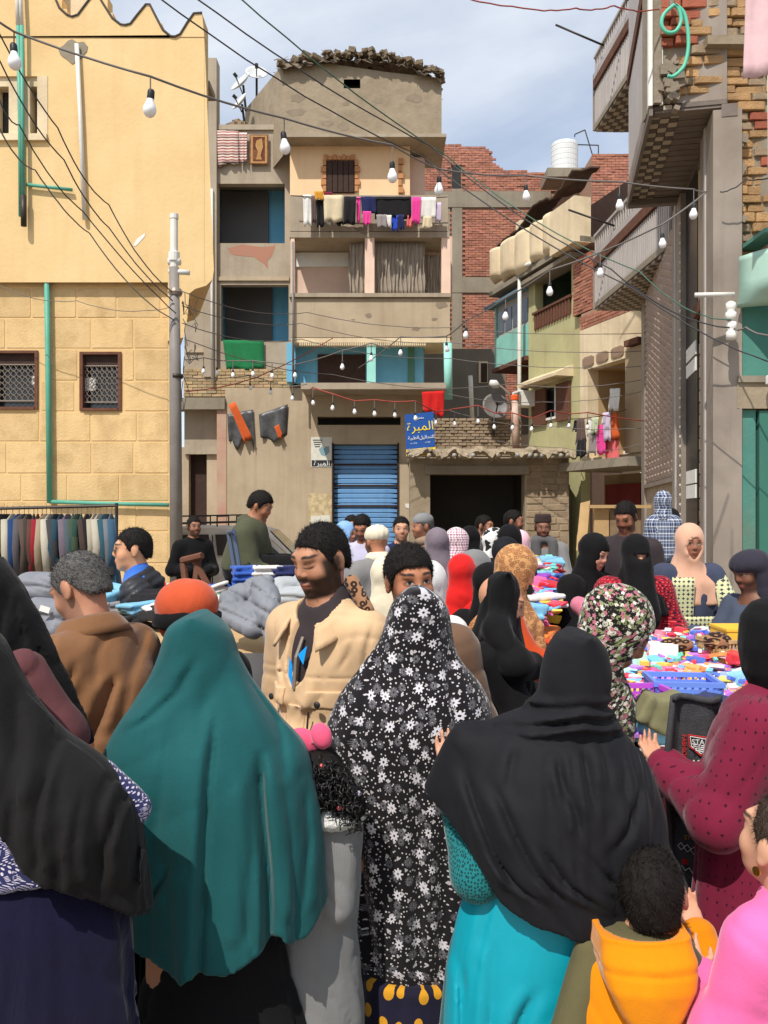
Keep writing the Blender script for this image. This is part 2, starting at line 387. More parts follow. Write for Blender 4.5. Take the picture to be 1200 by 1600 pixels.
# upper storey, slightly proud, hanging over the alley on its right
uw = MB(); hole = Y.rect(-40, 126, 80, 226)
Y.wall(uw, YL, Y.U(322), zt-0.05, Y.Z(0, 66), [hole], 0.3, 0.14); uw.build('upper_wall', m_yel, yel)
def upoly(pts, w): return [Y.P(Y.U(a), Y.Z(a, b), w) for a, b in pts]
mb = MB(); mb.prism(upoly([(322.3, 66), (337, 425), (335, 440), (325, 450), (308, 455), (299, 462), (296, 500), (290, 530), (266, 535), (266, 444.7), (322.3, 444.7)], 0.14), (-.75, 2.4, 0)); mb.build('overhang', m_yel, yel)
cre = [(-120, 65.8), (-120, -40), (60, -40), (88, -2), (98, 22), (110, 33), (118, 36), (127, 33), (138, 18), (152, 0), (157, 0), (166, 16), (180, 38), (193, 48), (200, 49), (208, 47), (218, 34), (232, 17), (238, 17), (246, 33), (258, 56), (270, 66), (277, 67), (285, 63), (296, 45), (306, 31), (319, 30), (322.3, 65.8)]
MB().prism(upoly(cre, 0.15), (0, 0.22, 0)).build('parapet', m_yel, yel)
st = [(-120, 60), (-120, -60), (84, -60), (84, -10), (93, -10), (93, 8), (101, 8), (101, 25), (127, 25), (127, 12), (134, 12), (134, 2), (142, 2), (142, -12), (165, -12), (165, 14), (173, 14), (173, 29), (182, 29), (182, 45), (197, 45), (197, 37), (207, 37), (207, 26), (217, 26), (217, 13), (236, 13), (236, 30), (250, 30), (250, 46), (262, 46), (262, 60), (276, 60), (276, 50), (286, 50), (286, 40), (295, 40), (295, 28), (318, 28), (318, 62)]
MB().prism(upoly(st, -0.1), (0, 0.25, 0)).build('stepped_parapet', m_yel, yel)
MB().tube([Y.P(Y.U(a), Y.Z(a, b-1.5), 0.155) for a, b in cre[3:-1]], 0.018, 6).build('parapet_bead', m_dkiron, yel)
part('roof', m_conc, yel, (Y, YL, Y.U(321), Y.Z(0, 120), Y.Z(0, 110), -.8, -0.32))
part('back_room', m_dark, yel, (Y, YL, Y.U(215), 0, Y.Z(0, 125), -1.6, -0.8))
def lattice_window(x0, y0, x1, y1, papers):
    w = pxpart('window', m_brown, yel, Y, (x0, y0, x0+5, y1, -0.2, 0.03), (x1-5, y0, x1, y1, -0.2, 0.03), (x0+5, y0, x1-5, y0+4, -0.2, 0.028), (x0+5, y1-4, x1-5, y1, -0.2, 0.05))
    pxpart('pane', m_glass, w, Y, (x0+4, y0+3, x1-4, y1-3, -0.19, -0.17))
    pxpart('shutter_box', m_dkbrown, w, Y, (x0+5, y0+4, x1-5, y0+20, -0.16, -0.05))
    gm = MB(); n = 7; yt, yb = y0+21, y1-14
    for k in range(-6, n+1):
        for sgn in (1, -1):
            pts = []
            for i in range(25):
                t = i/24; xx = (x0+5)+(x1-x0-10)*(k/n+(0.86*t if sgn > 0 else 0.86*(1-t)))
                if x0+5 <= xx <= x1-5: pts.append(Y.P(Y.U(xx), Y.Z(0, yt+(yb-yt)*t)+0.012*math.sin(t*38), -0.06+0.006*sgn))
            if len(pts) > 2: gm.tube(pts, 0.007, 5)
    for yy in (yt, yb): gm.tube([Y.P(Y.U(x0+5), Y.Z(0, yy), -0.05), Y.P(Y.U(x1-5), Y.Z(0, yy), -0.05)], 0.012, 6)
    gm.build('grille', m_iron, w)
    for (a, b, c, d) in papers: pxpart('paper', m_white, w, Y, (a, b, c, d, -0.1, -0.09))
lattice_window(-14, 548, 60, 640, [(46, 586, 57, 600)]); lattice_window(125, 550, 190, 642, [(128, 589, 146, 609)])
w = pxpart('window', m_cream, yel, Y, (-40, 126, 0, 226, -0.1, 0.1), (18, 126, 52, 226, -0.1, 0.1), (64, 126, 80, 226, -0.1, 0.15), (0, 126, 18, 140, -0.1, 0.1), (52, 126, 64, 140, -0.1, 0.1), (-40, 217, 80, 227, 0.102, 0.2))
pxpart('pane', m_glass, w, Y, (-38, 128, 78, 224, -0.15, -0.12))
def yp(pts, w=0.2): return [Y.P(Y.U(a), Y.Z(a, b), w) for a, b in pts]
pipe('drain_pipe', m_tpipe, yel, yp([(37, 52), (40, 200), (41, 345)]), 0.035)
pipe('drain_pipe', m_pvc, yel, yp([(34, -30), (37, 52)]), 0.036); pipe('drain_pipe', m_pvc, yel, yp([(41, -30), (45, 55)], 0.26), 0.03)
pipe('drain_pipe', m_tpipe, yel, yp([(45, 55), (47, 315)], 0.26), 0.03); pipe('drain_pipe', m_dkiron, yel, yp([(47.5, 315), (48, 362)], 0.26), 0.045)
pipe('drain_pipe', m_tpipe, yel, yp([(50, 296), (120, 304)], 0.2), 0.028)
pipe('vent_pipe', m_pvc, yel, yp([(127, 80), (133, 200), (139, 350)], 0.2), 0.035)
pipe('water_pipe', m_tpipe, yel, yp([(76, 394), (79, 600), (81, 786)], 0.09), 0.045)
pipe('water_pipe', m_tpipe, yel, yp([(81, 784), (170, 787), (266, 789)], 0.09), 0.032)
pp_ = [(120+rnd.uniform(.75, 1.15)*22*math.cos(t*0.42), 88+rnd.uniform(.75, 1.2)*17*math.sin(t*0.42)) for t in range(15)]
MB().prism(upoly(pp_, 0.15), (0, 0.05, 0)).build('cement_patch', m_conc, yel)
MB().prism(upoly([(78, 8), (100, 28), (112, 33), (128, 30), (132, -2), (132, -40), (70, -40)], -0.36), (0, 0.2, 0)).build('back_parapet', m_cream, yel)

def patches(parent, f, rects, mt, n, seed, w=.002, nm='plaster_patch', size=(.12, .5)):
    r = random.Random(seed)
    for i in range(n):
        x0, y0, x1, y1 = r.choice(rects); c = f.pp(r.uniform(x0, x1), r.uniform(y0, y1), w+.0006*i); a = r.uniform(*size); b = a*r.uniform(.35, .8)
        P = [c+f.e*(a*r.uniform(.6, 1.1)*math.cos(k*.48))+Vector((0, 0, b*r.uniform(.6, 1.1)*math.sin(k*.48))) for k in range(13)]
        MB().prism(P, f.n*-.01).build(nm, mt, parent)
m_pt1 = mat('repair_render', lin((206, 166, 116)), lin((224, 190, 140)), sc=5, bump=.3); m_pt2 = mat('cement_repair', lin((146, 132, 112)), lin((128, 114, 96)), sc=4, bump=.4); m_pt3 = mat('pale_repair', lin((196, 178, 148)), lin((180, 160, 130)), sc=4, bump=.4); m_rust = mat('rust_stain', lin((132, 84, 58)), lin((164, 132, 104)), sc=6, contrast=.12)
MB().prism(upoly([(212, 388), (218, 378), (226, 372), (231, 369), (230, 374), (222, 383), (216, 389)], .146), (0, .01, 0)).build('torn_paper', m_white, yel)
# lamp pole in front of the corner
pl = thing('utility_pole', 'grey steel utility pole topped with white pipe beside the yellow house', 'pole', (fx(275, 12.6), 12.6, 0))
P_ = lambda px, py, d=12.6: at(px, py, d)
base = Vector((fx(276, 12.6), 12.6, 0))
MB().tube([base, P_(274, 600), P_(272, 418)], [0.1, 0.09, 0.075], 14).build('shaft', m_pole, pl, smooth=True)
MB().tube([P_(276, 588)+Vector((0, 0, -0.03)), P_(276, 588)+Vector((0, 0, 0.03))], 0.098, 14).build('band', m_dkiron, pl, smooth=True)
MB().lathe([(0.062, 0), (0.062, 0.28), (0.085, 0.29), (0.085, 0.42), (0.058, 0.44), (0.058, 0.92), (0.066, 0.93), (0.066, 1.0), (0.03, 1.01)], P_(272, 438), 14).build('pipe_head', m_pvc, pl, smooth=False)
MB().tube([P_(264, 424), P_(296, 426)], 0.04, 10).build('cross_pipe', m_pvc, pl, smooth=True)
MB().tube([P_(263, 409), P_(282, 409)], 0.055, 10).build('cross_pipe', m_pvc, pl, smooth=True)
MB().lathe([(0.09, 0), (0.11, 0.05), (0.09, 0.1)], P_(274, 462), 14).build('clamp', m_iron, pl)

# ============================================================ old grey block with loggias in the middle
L_ = flat(23.0); B_ = flat(22.0); BK = flat(23.4); G_ = flat(22.6)
old = thing('apartment_block', 'grey plastered old apartment block with loggias and mud-brick room on top', 'building', (fx(480, 23), 23, 0))
ho = [L_.rect(337, 287, 445, 380), L_.rect(345, 445, 451, 533)]
mb = MB(); L_.wall(mb, L_.U(288), L_.U(456), 3.4, L_.Z(0, 200), ho, 0.25); mb.build('wall', m_plast, old)
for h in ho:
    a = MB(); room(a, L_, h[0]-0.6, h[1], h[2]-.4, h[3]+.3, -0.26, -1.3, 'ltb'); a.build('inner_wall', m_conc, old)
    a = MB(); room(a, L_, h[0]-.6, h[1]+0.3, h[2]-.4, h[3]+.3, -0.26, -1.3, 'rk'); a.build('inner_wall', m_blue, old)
    part('doorway', mat('dim_back_wall', (.10, .10, .105), (.14, .135, .13), sc=1), old, (L_, h[0]-0.1, h[1]-0.62, h[2]-0.3, h[3]+0.25, -1.29, -1.2))  # dark panel painted in for the shade over most of the back wall
pxpart('column', m_plast, old, L_, (320, 95, 340, 590, -0.3, 0.15)); pxpart('roof_parapet', m_plast, old, L_, (340, 196, 455, 204, -0.3, 0.06))
part('roof', m_conc, old, (L_, L_.U(300), L_.U(456), L_.Z(0, 240), L_.Z(0, 232), -4, -0.26))
for y_ in (384, 436, 548): pxpart('floor_band', m_plast2, old, L_, (290, y_-3, 336 if y_ != 436 else 452, y_+3, 0, 0.05))
MB().prism([L_.pp(a, b, 0.004) for a, b in [(355, 388), (378, 382), (410, 386), (430, 384), (424, 402), (418, 408), (419, 421), (412, 412), (398, 402), (380, 400), (362, 398)]], (0, 0.003, 0)).build('red_paint_stain', mat('old_red_paint', lin((176, 118, 96)), lin((160, 124, 104)), sc=3), old)
# low brick band below the left wing
bw = bricks(L_, L_.U(288), L_.U(472), L_.Z(0, 620), L_.Z(0, 576), lambda u, z: True, 0.26, 0.085, 0.1, 3)
tag(bw.build('mud_bricks', mat('mud_brick_t', lin((184, 160, 124)), lin((164, 140, 106)), sc=4, bump=0.5, tint=True), old), kind='stuff')
# right bay, floor by floor
def slab(x0, x1, y, t, f=B_, w0=-1.6, w1=0.0, m=m_plast, nm='floor_slab'): pxpart(nm, m, old, f, (x0, y, x1, y+t, w0, w1))
BK3 = flat(22.75); pxpart('back_wall', m_peach, old, BK3, (455, 208, 640, 372, -0.2, 0.3)); pxpart('back_wall', m_pink, old, BK, (452, 372, 706, 470, -0.2, 0.15))
pxpart('back_wall', m_blue, old, BK, (462, 530, 660, 606, -0.2, 0.75))
slab(446, 697, 212, 5, B_, -1.9, 0.12, m_plast, 'roof_slab'); slab(452, 702, 362, 9); slab(452, 704, 459, 6, w1=0.08); slab(455, 703, 528, 7, m=m_cream); slab(470, 697, 598, 10, flat(21.4), -2.0, 0.0)
pxpart('parapet', m_plast, old, B_, (453, 305, 700, 361, -0.15, 0.0)); pxpart('parapet', m_plast2, old, B_, (454, 466, 703, 527, -0.15, 0.0))
tz = MB()
for i in range(60):   # dentil trim under the first-floor ceiling
    x = 468+i*3.3
    B_.pbox(tz, x, 535.5, x+2.2, 540, -0.1, 0.02)
tz.build('trim', m_cream, old)
pk = mat('pink_column', lin((236, 206, 184)), lin((222, 190, 168)), sc=2, streak=0.2)
for (a, b) in ((454, 460), (570, 585), (690, 704)): pxpart('column', pk, old, B_, (a, 371, b, 459, -0.28, -0.02))
mt_ = mat('turquoise_column', lin((158, 220, 208)), lin((140, 200, 190)), sc=2, streak=0.25)
pxpart('column', mt_, old, B_, (573, 537, 587, 598, -0.25, -0.01)); MB().tube([B_.pp(700, 625, 0.15), B_.pp(699, 537, 0.15)], 0.11, 14).build('column', mt_, old, smooth=True)
pxpart('door', m_dkbrown, old, BK, (500, 562, 572, 606, 0.752, 0.8)); pxpart('door_frame', m_teal, old, BK, (636, 548, 646, 606, 0.752, 0.8))
pxpart('side_wall', m_blue, old, BK, (455, 548, 468, 606, 0.0, 1.1)); pxpart('side_wall', m_plast, old, BK, (646, 535, 662, 606, 0.0, 0.5))
pxpart('side_wall', m_pink, old, flat(22.9), (624, 246, 664, 314, -1.2, 0.0))
# curtains of the second floor
m_curt = cloth('grey_curtain', (164, 152, 136), wrinkle=0.1)
def curtain(x0, x1, y0, y1, w, n, amp=0.05, name='curtain', mt=m_curt, parent=old, f=B_):
    c = MB(); u0, u1, z0, z1 = f.rect(x0, y0, x1, y1)
    c.grid(lambda s, t: f.P(u0+(u1-u0)*s+0.02*math.sin(9*t+s*20), z1+(z0-z1)*t, w+amp*math.sin(s*n*6.283+1.1*math.sin(3*t))*(0.4+0.6*t)), max(12, int(n*8)), 8)
    return c.build(name, mt, parent, smooth=True, solid=0.008)
curtain(545, 576, 374, 459, -0.32, 5); curtain(584, 664, 374, 458, -0.3, 13); curtain(666, 690, 386, 458, -0.7, 5)
pxpart('inner_band', m_white, old, BK, (460, 398, 545, 420, 0.152, 0.2)); pxpart('inner_band', m_peach, old, BK, (460, 374, 545, 384, 0.152, 0.5))
# third-floor window with brick surround
q = MB()
for i in range(5):
    for sx, wd in ((503, 8), (555, 8)):
        w_ = wd if i % 2 else wd-3; a = sx if sx > 520 else sx+8-w_
        BK3.pbox(q, a, 258+i*10, a+w_, 258+i*10+8.5, 0.302, 0.36)
for i in range(7): BK3.pbox(q, 507+i*7, 250+(i % 2)*2, 507+i*7+6, 258, 0.302, 0.36)
q.build('window_surround', mat('tan_brick', lin((196, 140, 92)), lin((176, 122, 80)), sc=12), old)
w = pxpart('window', m_dkbrown, old, BK3, (511, 259, 555, 309, 0.302, 0.33))
for i in range(5): pxpart('shutter', m_dkbrown, w, BK3, (513+i*8.3, 261, 513+i*8.3+7, 308, 0.331, 0.36))
q = MB()
for i in range(5): BK3.pbox(q, 622, 256+i*11, 630-(i % 2)*3, 265+i*11, 0.302, 0.38)
q.build('window_surround', MATS['tan_brick'], old)
# mud room on the roof
MF = flat(22.2); ztop = MF.Z(0, 124); zb = MF.Z(0, 214)
mr = MB(); MF.wall(mr, MF.U(442), MF.U(690), zb, ztop, [MF.rect(537, 113, 563, 138)], 0.3); mr.build('mud_wall', m_mud, old)
sd = Fac((fx(383, 25.6), 25.6), (fx(442, 22.2), 22.2))
mr = MB(); mr.quad(sd.P(0, zb-0.5), sd.P(sd.L, zb-0.5), sd.P(sd.L, MF.Z(0, 100)), sd.P(0, sd.Z(385, 168))); mr.quad(sd.P(0, zb, -.3), sd.P(sd.L, zb, -.3), sd.P(sd.L, MF.Z(0, 100), -.3), sd.P(0, sd.Z(385, 168), -.3)); mr.build('mud_wall', m_mud, old)
MB().prism([MF.pp(442, 123.9), MF.pp(690, 123.9), MF.pp(688, 122), MF.pp(600, 112), (MF.pp(520, 100)), MF.pp(442, 99)], (0, 0.28, 0)).build('mud_wall', m_mud, old)
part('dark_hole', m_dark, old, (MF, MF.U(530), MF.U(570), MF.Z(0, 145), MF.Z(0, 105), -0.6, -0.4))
th = MB(); r = random.Random(3); Ht = {}
def thf(s, t):
    px = 436+256*s; yt = np.interp(px, [436, 470, 520, 580, 640, 692], [106, 100, 94, 93, 104, 126]); d = 22.0+t*3.2
    z = MF.Z(0, yt) + 0.3*math.sin(math.pi*min(1, t*1.2)) - t*0.25
    return Vector((fx(px, 22.2)-t*0.5*(1-s), d, z+r.uniform(-.06, .08)-(0.16 if t == 0 else 0)))
th.grid(thf, 44, 8); th.build('thatch', mat('thatch_mud', lin((120, 104, 84)), lin((84, 74, 60)), sc=6, bump=0.9, bsc=24), old)
sw = MB()
for i in range(420):
    s, t = r.random(), r.random()**2; p = thf(s, t)+Vector((0, -0.03, 0.06)); q_ = Vector((r.uniform(-1, 1), r.uniform(-.6, .1), r.uniform(-.5, .12))).normalized()*r.uniform(.08, .2); n_ = Vector((0, 0, .014)) if abs(q_.z) < .1 else Vector((.016, 0, 0))
    sw.quad(p, p+q_, p+q_+n_, p+n_)
for i in range(330):
    s, t = r.random(), r.random()**1.6; k_ = r.uniform(.05, .2); sw.box(thf(s, t)+Vector((0, -.05, .05)), (k_*r.uniform(.8, 1.6), k_, k_*r.uniform(.3, .8)), Matrix.Rotation(r.uniform(-.5, .5), 3, 'Y') @ Matrix.Rotation(r.random()*3, 3, 'Z'))
tag(sw.build('straw', mat('straw', lin((136, 120, 98)), lin((92, 80, 64)), sc=9), old), kind='stuff')
# ground floor of the block: plain wall, recess with a roller shutter
gw = MB(); G_.wall(gw, G_.U(352), G_.U(660), 0, G_.Z(0, 606), [G_.rect(521, 694, 621, 960), G_.rect(496, 651, 626, 664)], 0.35); gw.build('ground_floor_wall', m_plast2, old)
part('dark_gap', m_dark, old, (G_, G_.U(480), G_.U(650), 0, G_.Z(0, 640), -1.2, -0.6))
sh = thing('roller_shutter', 'closed blue corrugated roller shutter of the shop in the grey block', 'shutter', G_.pp(570, 950, -0.2))
m_bshut = mat('blue_shutter_paint', lin((112, 160, 206)), lin((98, 146, 194)), sc=2, rough=0.5, streak=0.35, grime=0.2, gcol=lin((86, 100, 116)), rand=0.05)
sb_ = unitbox('shutter_slat', m_bshut, 0.12); zt_, zb_ = G_.Z(0, 694), 0.05; ns = 27
for i in range(ns):
    a = zb_+(zt_-zb_)*i/ns; b = zb_+(zt_-zb_)*(i+1)/ns-0.012
    piece('slat', sb_, G_, G_.U(521.5), G_.U(620.5), a, b, -0.26, -0.17, sh)
for py in (724, 757, 789): pxpart('rib', m_dkbrown, sh, G_, (521.5, py, 620.5, py+2.5, -0.168, -0.13))
pxpart('frame', m_dkbrown, sh, G_, (518.5, 692, 521, 960, -0.25, 0.03), (621, 692, 623.5, 960, -0.25, 0.03))
# alley side at the far left of the block
al = MB(); G_.wall(al, G_.U(262), G_.U(352)-.01, 0, 3.6, [G_.rect(288, 690, 317, 960), ], 0.4, -0.5); al.build('alley_wall', m_plast2, old)
pxpart('alley_shutter', m_dkbrown, old, G_, (286, 690, 320, 960, -1.0, -0.75)); pxpart('painted_pier', mat('worn_red_plaster', lin((176, 132, 116)), lin((190, 164, 136)), sc=2, grime=0.4, gsc=2), old, G_, (339, 640, 354, 960, -0.45, 0.02))
pxpart('alley_lintel', m_conc, old, G_, (262, 622, 352, 640, -0.5, 0.1))
patches(old, B_, [(470, 475, 690, 520), (470, 320, 690, 355)], m_pt2, 9, 7, size=(.05, .3)); patches(old, MF, [(450, 140, 680, 205)], m_pt2, 7, 9, size=(.1, .4))
pipe('drain_pipe', m_pvc, old, [L_.pp(333, 300, .2), L_.pp(334, 600, .2)], .04); pipe('drain_pipe', m_pole, old, [B_.pp(458, 380, .1), B_.pp(459, 600, .1)], .03)
# paper and rags on the wall
import zlib
def rag(name, label, cat, pts, f, w, mt, group=None, amp=0.04, thick=0.012, nu=8, nv=8, parent=None, tatter=0.03):
    """hanging cloth: four pixel corners tl,tr,br,bl on plane f, folded in and out"""
    tl, tr, br, bl = [f.pp(a, b, w) for a, b in pts]; r = random.Random(zlib.crc32((name+label+str(pts)).encode())); ph = r.random()*6; k = r.uniform(1.2, 2.6)
    c = MB(); jag = [r.uniform(-1, 1) for _ in range(nu+1)]
    def fn(s, t):
        p = tl.lerp(tr, s).lerp(bl.lerp(br, s), t); hem = tatter*(math.sin(s*9+ph)+jag[int(round(s*nu))])*t*t
        return p + f.n*(amp*(math.sin(s*k*6.28+ph+t*1.5)*(0.3+0.7*t))+0.02) + Vector((0, 0, hem))
    c.grid(fn, nu, nv)
    o = c.build(name, mt, parent, smooth=True, solid=thick)
    return tag(o, label, cat, group) if cat else o
m_poster = mat('poster_paper', lin((222, 220, 206)), lin((200, 198, 184)), sc=6)
def text(body, mt, parent, p, size, fac, w=0.0, align='CENTER', name='lettering', extr=0.002, sx=1.0, rotz=None, roll=0.0, tilt=0.0):
    cu = bpy.data.curves.new(name, 'FONT'); cu.body = body; cu.size = size; cu.align_x = align; cu.align_y = 'CENTER'; cu.extrude = extr; cu.resolution_u = 4
    tmp = bpy.data.objects.new('tmp', cu); COL.objects.link(tmp); bpy.context.view_layer.update()
    me = bpy.data.meshes.new_from_object(tmp.evaluated_get(bpy.context.evaluated_depsgraph_get())); bpy.data.objects.remove(tmp)
    me.materials.clear(); me.materials.append(mt); me.name = name
    return link(name, me, parent, p, (math.radians(90)+tilt, roll, math.atan2(fac.e.y, fac.e.x) if fac else rotz), (sx, 1, 1))
# Arabic words in joined letter forms, laid out left to right for plain glyph setting
AR_MABARA = '\uFE93\uFEAE\uFE92\uFEE4\uFEDF\uFE8D'
AR_TAHALIL = '\uFEDE\uFEF4\uFEDF\uFE8E\uFEA4\uFE98\uFEE0\uFEDF'
AR_TIBBIYA = '\uFE94\uFEF4\uFE92\uFEC4\uFEDF\uFE8D'
AR_MAAMAL = '\uFEDE\uFEE4\uFECC\uFEE3'
SG = flat(20.3); sg = thing('laboratory_sign', 'blue and yellow sign board with Arabic lettering above the dark store', 'sign', SG.pp(657, 713))
bl = mat('sign_blue', lin((36, 84, 160)), rough=0.4); ye = mat('sign_yellow', lin((244, 216, 52)), rough=0.4); wh = mat('sign_white', lin((236, 236, 230)), rough=0.4)
def sgpoly(pts, w, t, nm, mt): return MB().prism([SG.pp(a, b, w) for a, b in pts], (0, t, 0)).build(nm, mt, sg)
sgpoly([(632.5, 648), (677, 643.5), (680.5, 711), (635, 715)], 0.03, 0.04, 'board', bl); sgpoly([(634.7, 702.5), (680, 698.5), (680.5, 711), (635, 715)], 0.036, 0.005, 'strip', ye)
for body, mt, px, py, sz in ((AR_MAAMAL, wh, 656, 653, .085), (AR_MABARA, ye, 656.5, 667, .30), (AR_TAHALIL, wh, 667, 683, .115), (AR_TIBBIYA, wh, 646, 684.5, .115), ('\u06F0\u06F1\u06F0\u06F0\u06F8\u06F2\u06F5', wh, 646, 693, .06), ('\u06F0\u06F1\u06F0\u06F6\u06F9\u06F4', wh, 668, 691.5, .06), ('\u06F0\u06F1\u06F1\u06F4\u06F7\u06F2\u06F8', bl, 658, 706.5, .085)):
    text(body, mt, sg, SG.pp(px, py, 0.042), sz, SG, roll=math.radians(-4.5))

ps = thing('wall_poster', 'white paper poster with black print left of the blue shutter', 'poster', G_.pp(502, 730))
pxpart('sheet', m_poster, ps, G_, (486, 683, 519, 730, 0.004, 0.012)); pm = mat('poster_ink', (0.03, 0.03, 0.035), rough=0.6)
pxpart('ink_band', pm, ps, G_, (487, 719, 518, 729, 0.0125, 0.014))
MB().prism([G_.pp(a, b, .0135) for a, b in [(498, 702), (503, 697), (506, 702), (508, 698), (514, 697), (515, 706), (508, 713), (502, 711)]], (0, -.002, 0)).build('ink_drawing', mat('pale_ink', lin((130, 160, 168))), ps)
for i in range(4): pxpart('ink_line', pm, ps, G_, (489+i, 687+i*3.4, 503-i, 688.6+i*3.4, 0.0125, 0.014))
text(AR_MABARA, wh, ps, G_.pp(503, 724, 0.016), 0.2, G_)
pn = MB(); G_.pbox(pn, 481, 771, 519, 816, 0.004, 0.01); tag(pn.build('wall_poster', mat('torn_poster', lin((206, 186, 146)), lin((176, 156, 120)), sc=7, contrast=.08)), 'torn yellowed poster low beside the blue shutter', 'poster')
pn = MB(); G_.pbox(pn, 486, 806, 501, 820, 0.012, 0.016); G_.pbox(pn, 502, 805, 516, 820, 0.012, 0.016); tag(pn.build('wall_notice', m_poster), 'small white notice under the torn yellowed poster', 'notice')
pn = MB(); pn.prism([G_.pp(a, b, .01) for a, b in [(633, 787), (664, 786), (664, 793), (652, 794), (646, 797), (634, 793)]], (0, -.004, 0)); tag(pn.build('wall_notice', m_white), 'torn white paper strip right of the blue shutter', 'notice')
m_blkpl = mat('black_plastic', (0.04, 0.04, 0.042), (0.11, 0.11, 0.11), sc=5, rough=0.35, bump=0.5, bsc=9)
m_or = cloth('orange_cloth', (206, 96, 48)); m_redc = cloth('red_cloth', (206, 40, 38)); m_grn = cloth('green_cloth', (40, 120, 74))
rag('plastic_sheet', 'ragged black plastic sheet pinned on the wall under the orange strip', 'sheet', [(356, 648), (396, 640), (398, 690), (358, 692)], G_, 0.03, m_blkpl, amp=.06, tatter=.12)
rag('plastic_sheet', 'ragged black plastic sheet on the wall nearer the overhang', 'sheet', [(405, 648), (450, 632), (449, 684), (408, 690)], G_, 0.03, m_blkpl, amp=.06, tatter=.1)
rag('orange_strip', 'long orange cloth strip hanging slanted over black plastic', 'cloth', [(359, 634), (369, 629), (396, 686), (384, 692)], G_, 0.16, m_or, amp=.03)
rag('orange_strip', 'short orange rag caught on the second black plastic sheet', 'cloth', [(430, 668), (437, 664), (443, 682), (437, 686)], G_, 0.16, m_or, amp=.02)
rag('green_sheet', 'plain green cloth hung below a loggia opening', 'cloth', [(349, 532), (413, 533), (413, 578), (355, 577)], L_, 0.06, m_grn, amp=.03)
m_rug = mat('striped_rug', lin((216, 200, 184)), rough=.95, bump=.3, bsc=60)
def stripes(m, cols, period, axis=2, coords='Object'):
    nt = m.node_tree; b = nt.nodes[m['bsdf']]; t = N(nt, 'ShaderNodeNewGeometry'); s = N(nt, 'ShaderNodeSeparateXYZ'); nt.links.new(t.outputs['Position'], s.inputs[0])
    mo = N(nt, 'ShaderNodeMath', operation='DIVIDE'); nt.links.new(s.outputs[axis], mo.inputs[0]); mo.inputs[1].default_value = period
    fr = N(nt, 'ShaderNodeMath', operation='FRACT'); nt.links.new(mo.outputs[0], fr.inputs[0])
    r = N(nt, 'ShaderNodeValToRGB'); r.color_ramp.interpolation = 'CONSTANT'; nt.links.new(fr.outputs[0], r.inputs[0]); e = r.color_ramp.elements
    while len(e) < len(cols): e.new(1)
    for i, c in enumerate(cols): e[i].position = i/len(cols); e[i].color = (*lin(c), 1)
    nt.links.new(r.outputs[0], b.inputs['Base Color'])
stripes(m_rug, [(222, 206, 190), (150, 80, 80), (226, 212, 196), (120, 90, 84), (200, 170, 160), (160, 100, 96)], 0.23)
rag('striped_rug', 'pale striped rug airing over the roof parapet', 'rug', [(339, 207), (374, 208), (374, 258), (342, 261)], L_, 0.1, m_rug, amp=.03)
rag('striped_rug', 'narrow striped rug end beside the bordered rug', 'rug', [(375, 210), (387, 210), (387, 256), (376, 257)], L_, 0.1, m_rug, amp=.02)
rg = thing('bordered_rug', 'brown and gold bordered rug hanging from the roof parapet', 'rug', L_.pp(405, 258)); 
pxpart('field', mat('rug_brown', lin((96, 48, 36)), lin((140, 96, 60)), sc=3, contrast=.1), rg, L_, (391, 213, 420, 259, .08, .11)); pxpart('border', mat('rug_gold', lin((186, 146, 92)), lin((160, 120, 72)), sc=8), rg, L_, (393, 214.5, 396, 257.5, .111, .116), (415, 214.5, 418, 257.5, .111, .116), (396, 214.5, 415, 217, .111, .116), (396, 255, 415, 257.5, .111, .116))
MB().prism([L_.pp(a, b, .112) for a, b in [(402, 222), (410, 219), (412, 232), (408, 245), (410, 252), (401, 252), (404, 240), (400, 230)]], (0, -.004, 0)).build('motif', MATS['rug_gold'], rg)
rag('red_banner', 'red and black cloth draped at the end of the first-floor slab', 'cloth', [(659, 613), (694, 611), (692, 652), (661, 640)], flat(21.2), 0.05, m_redc, amp=.05)

# ============================================================ low store with dark opening
S_ = flat(20.5)
st = thing('mud_brick_store', 'low mud-brick store with wide dark opening and ragged roof edge', 'store', (fx(760, 20.5), 20.5, 0))
mb = MB(); S_.wall(mb, S_.U(640), S_.U(889), 0, S_.Z(0, 716), [S_.rect(672, 741, 820, 980)], 0.5); mb.build('wall', m_mud, st)
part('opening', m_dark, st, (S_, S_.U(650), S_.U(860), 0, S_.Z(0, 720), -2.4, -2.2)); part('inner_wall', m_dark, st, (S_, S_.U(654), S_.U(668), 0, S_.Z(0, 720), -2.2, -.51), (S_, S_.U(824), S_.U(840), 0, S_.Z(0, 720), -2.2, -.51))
part('lintel', m_conc, st, (S_, S_.U(664), S_.U(826), S_.Z(0, 741), S_.Z(0, 728), .002, .1)); part('roof', m_mud, st, (S_, S_.U(640), S_.U(889), S_.Z(0, 716), S_.Z(0, 712), -5, -.5))
pr = MB(); rr = random.Random(5)      # lumpy mud bricks of the pier, each a piece
mbk = unitbox('brick', m_mudbrick, 0.09)
for j in range(19):
    z = 0.02+j*0.165; u = S_.U(822)
    while u < S_.U(887):
        wv = rr.uniform(.3, .5); b = min(u+wv, S_.U(889))
        if b-u > .1: piece('brick', mbk, S_, u+.01, b-.01, z, z+.15, -.1, .012+rr.uniform(-.012, .016), st, rr.uniform(-.03, .03))
        u += wv
EDG = flat(20.4)
e = MB(); 
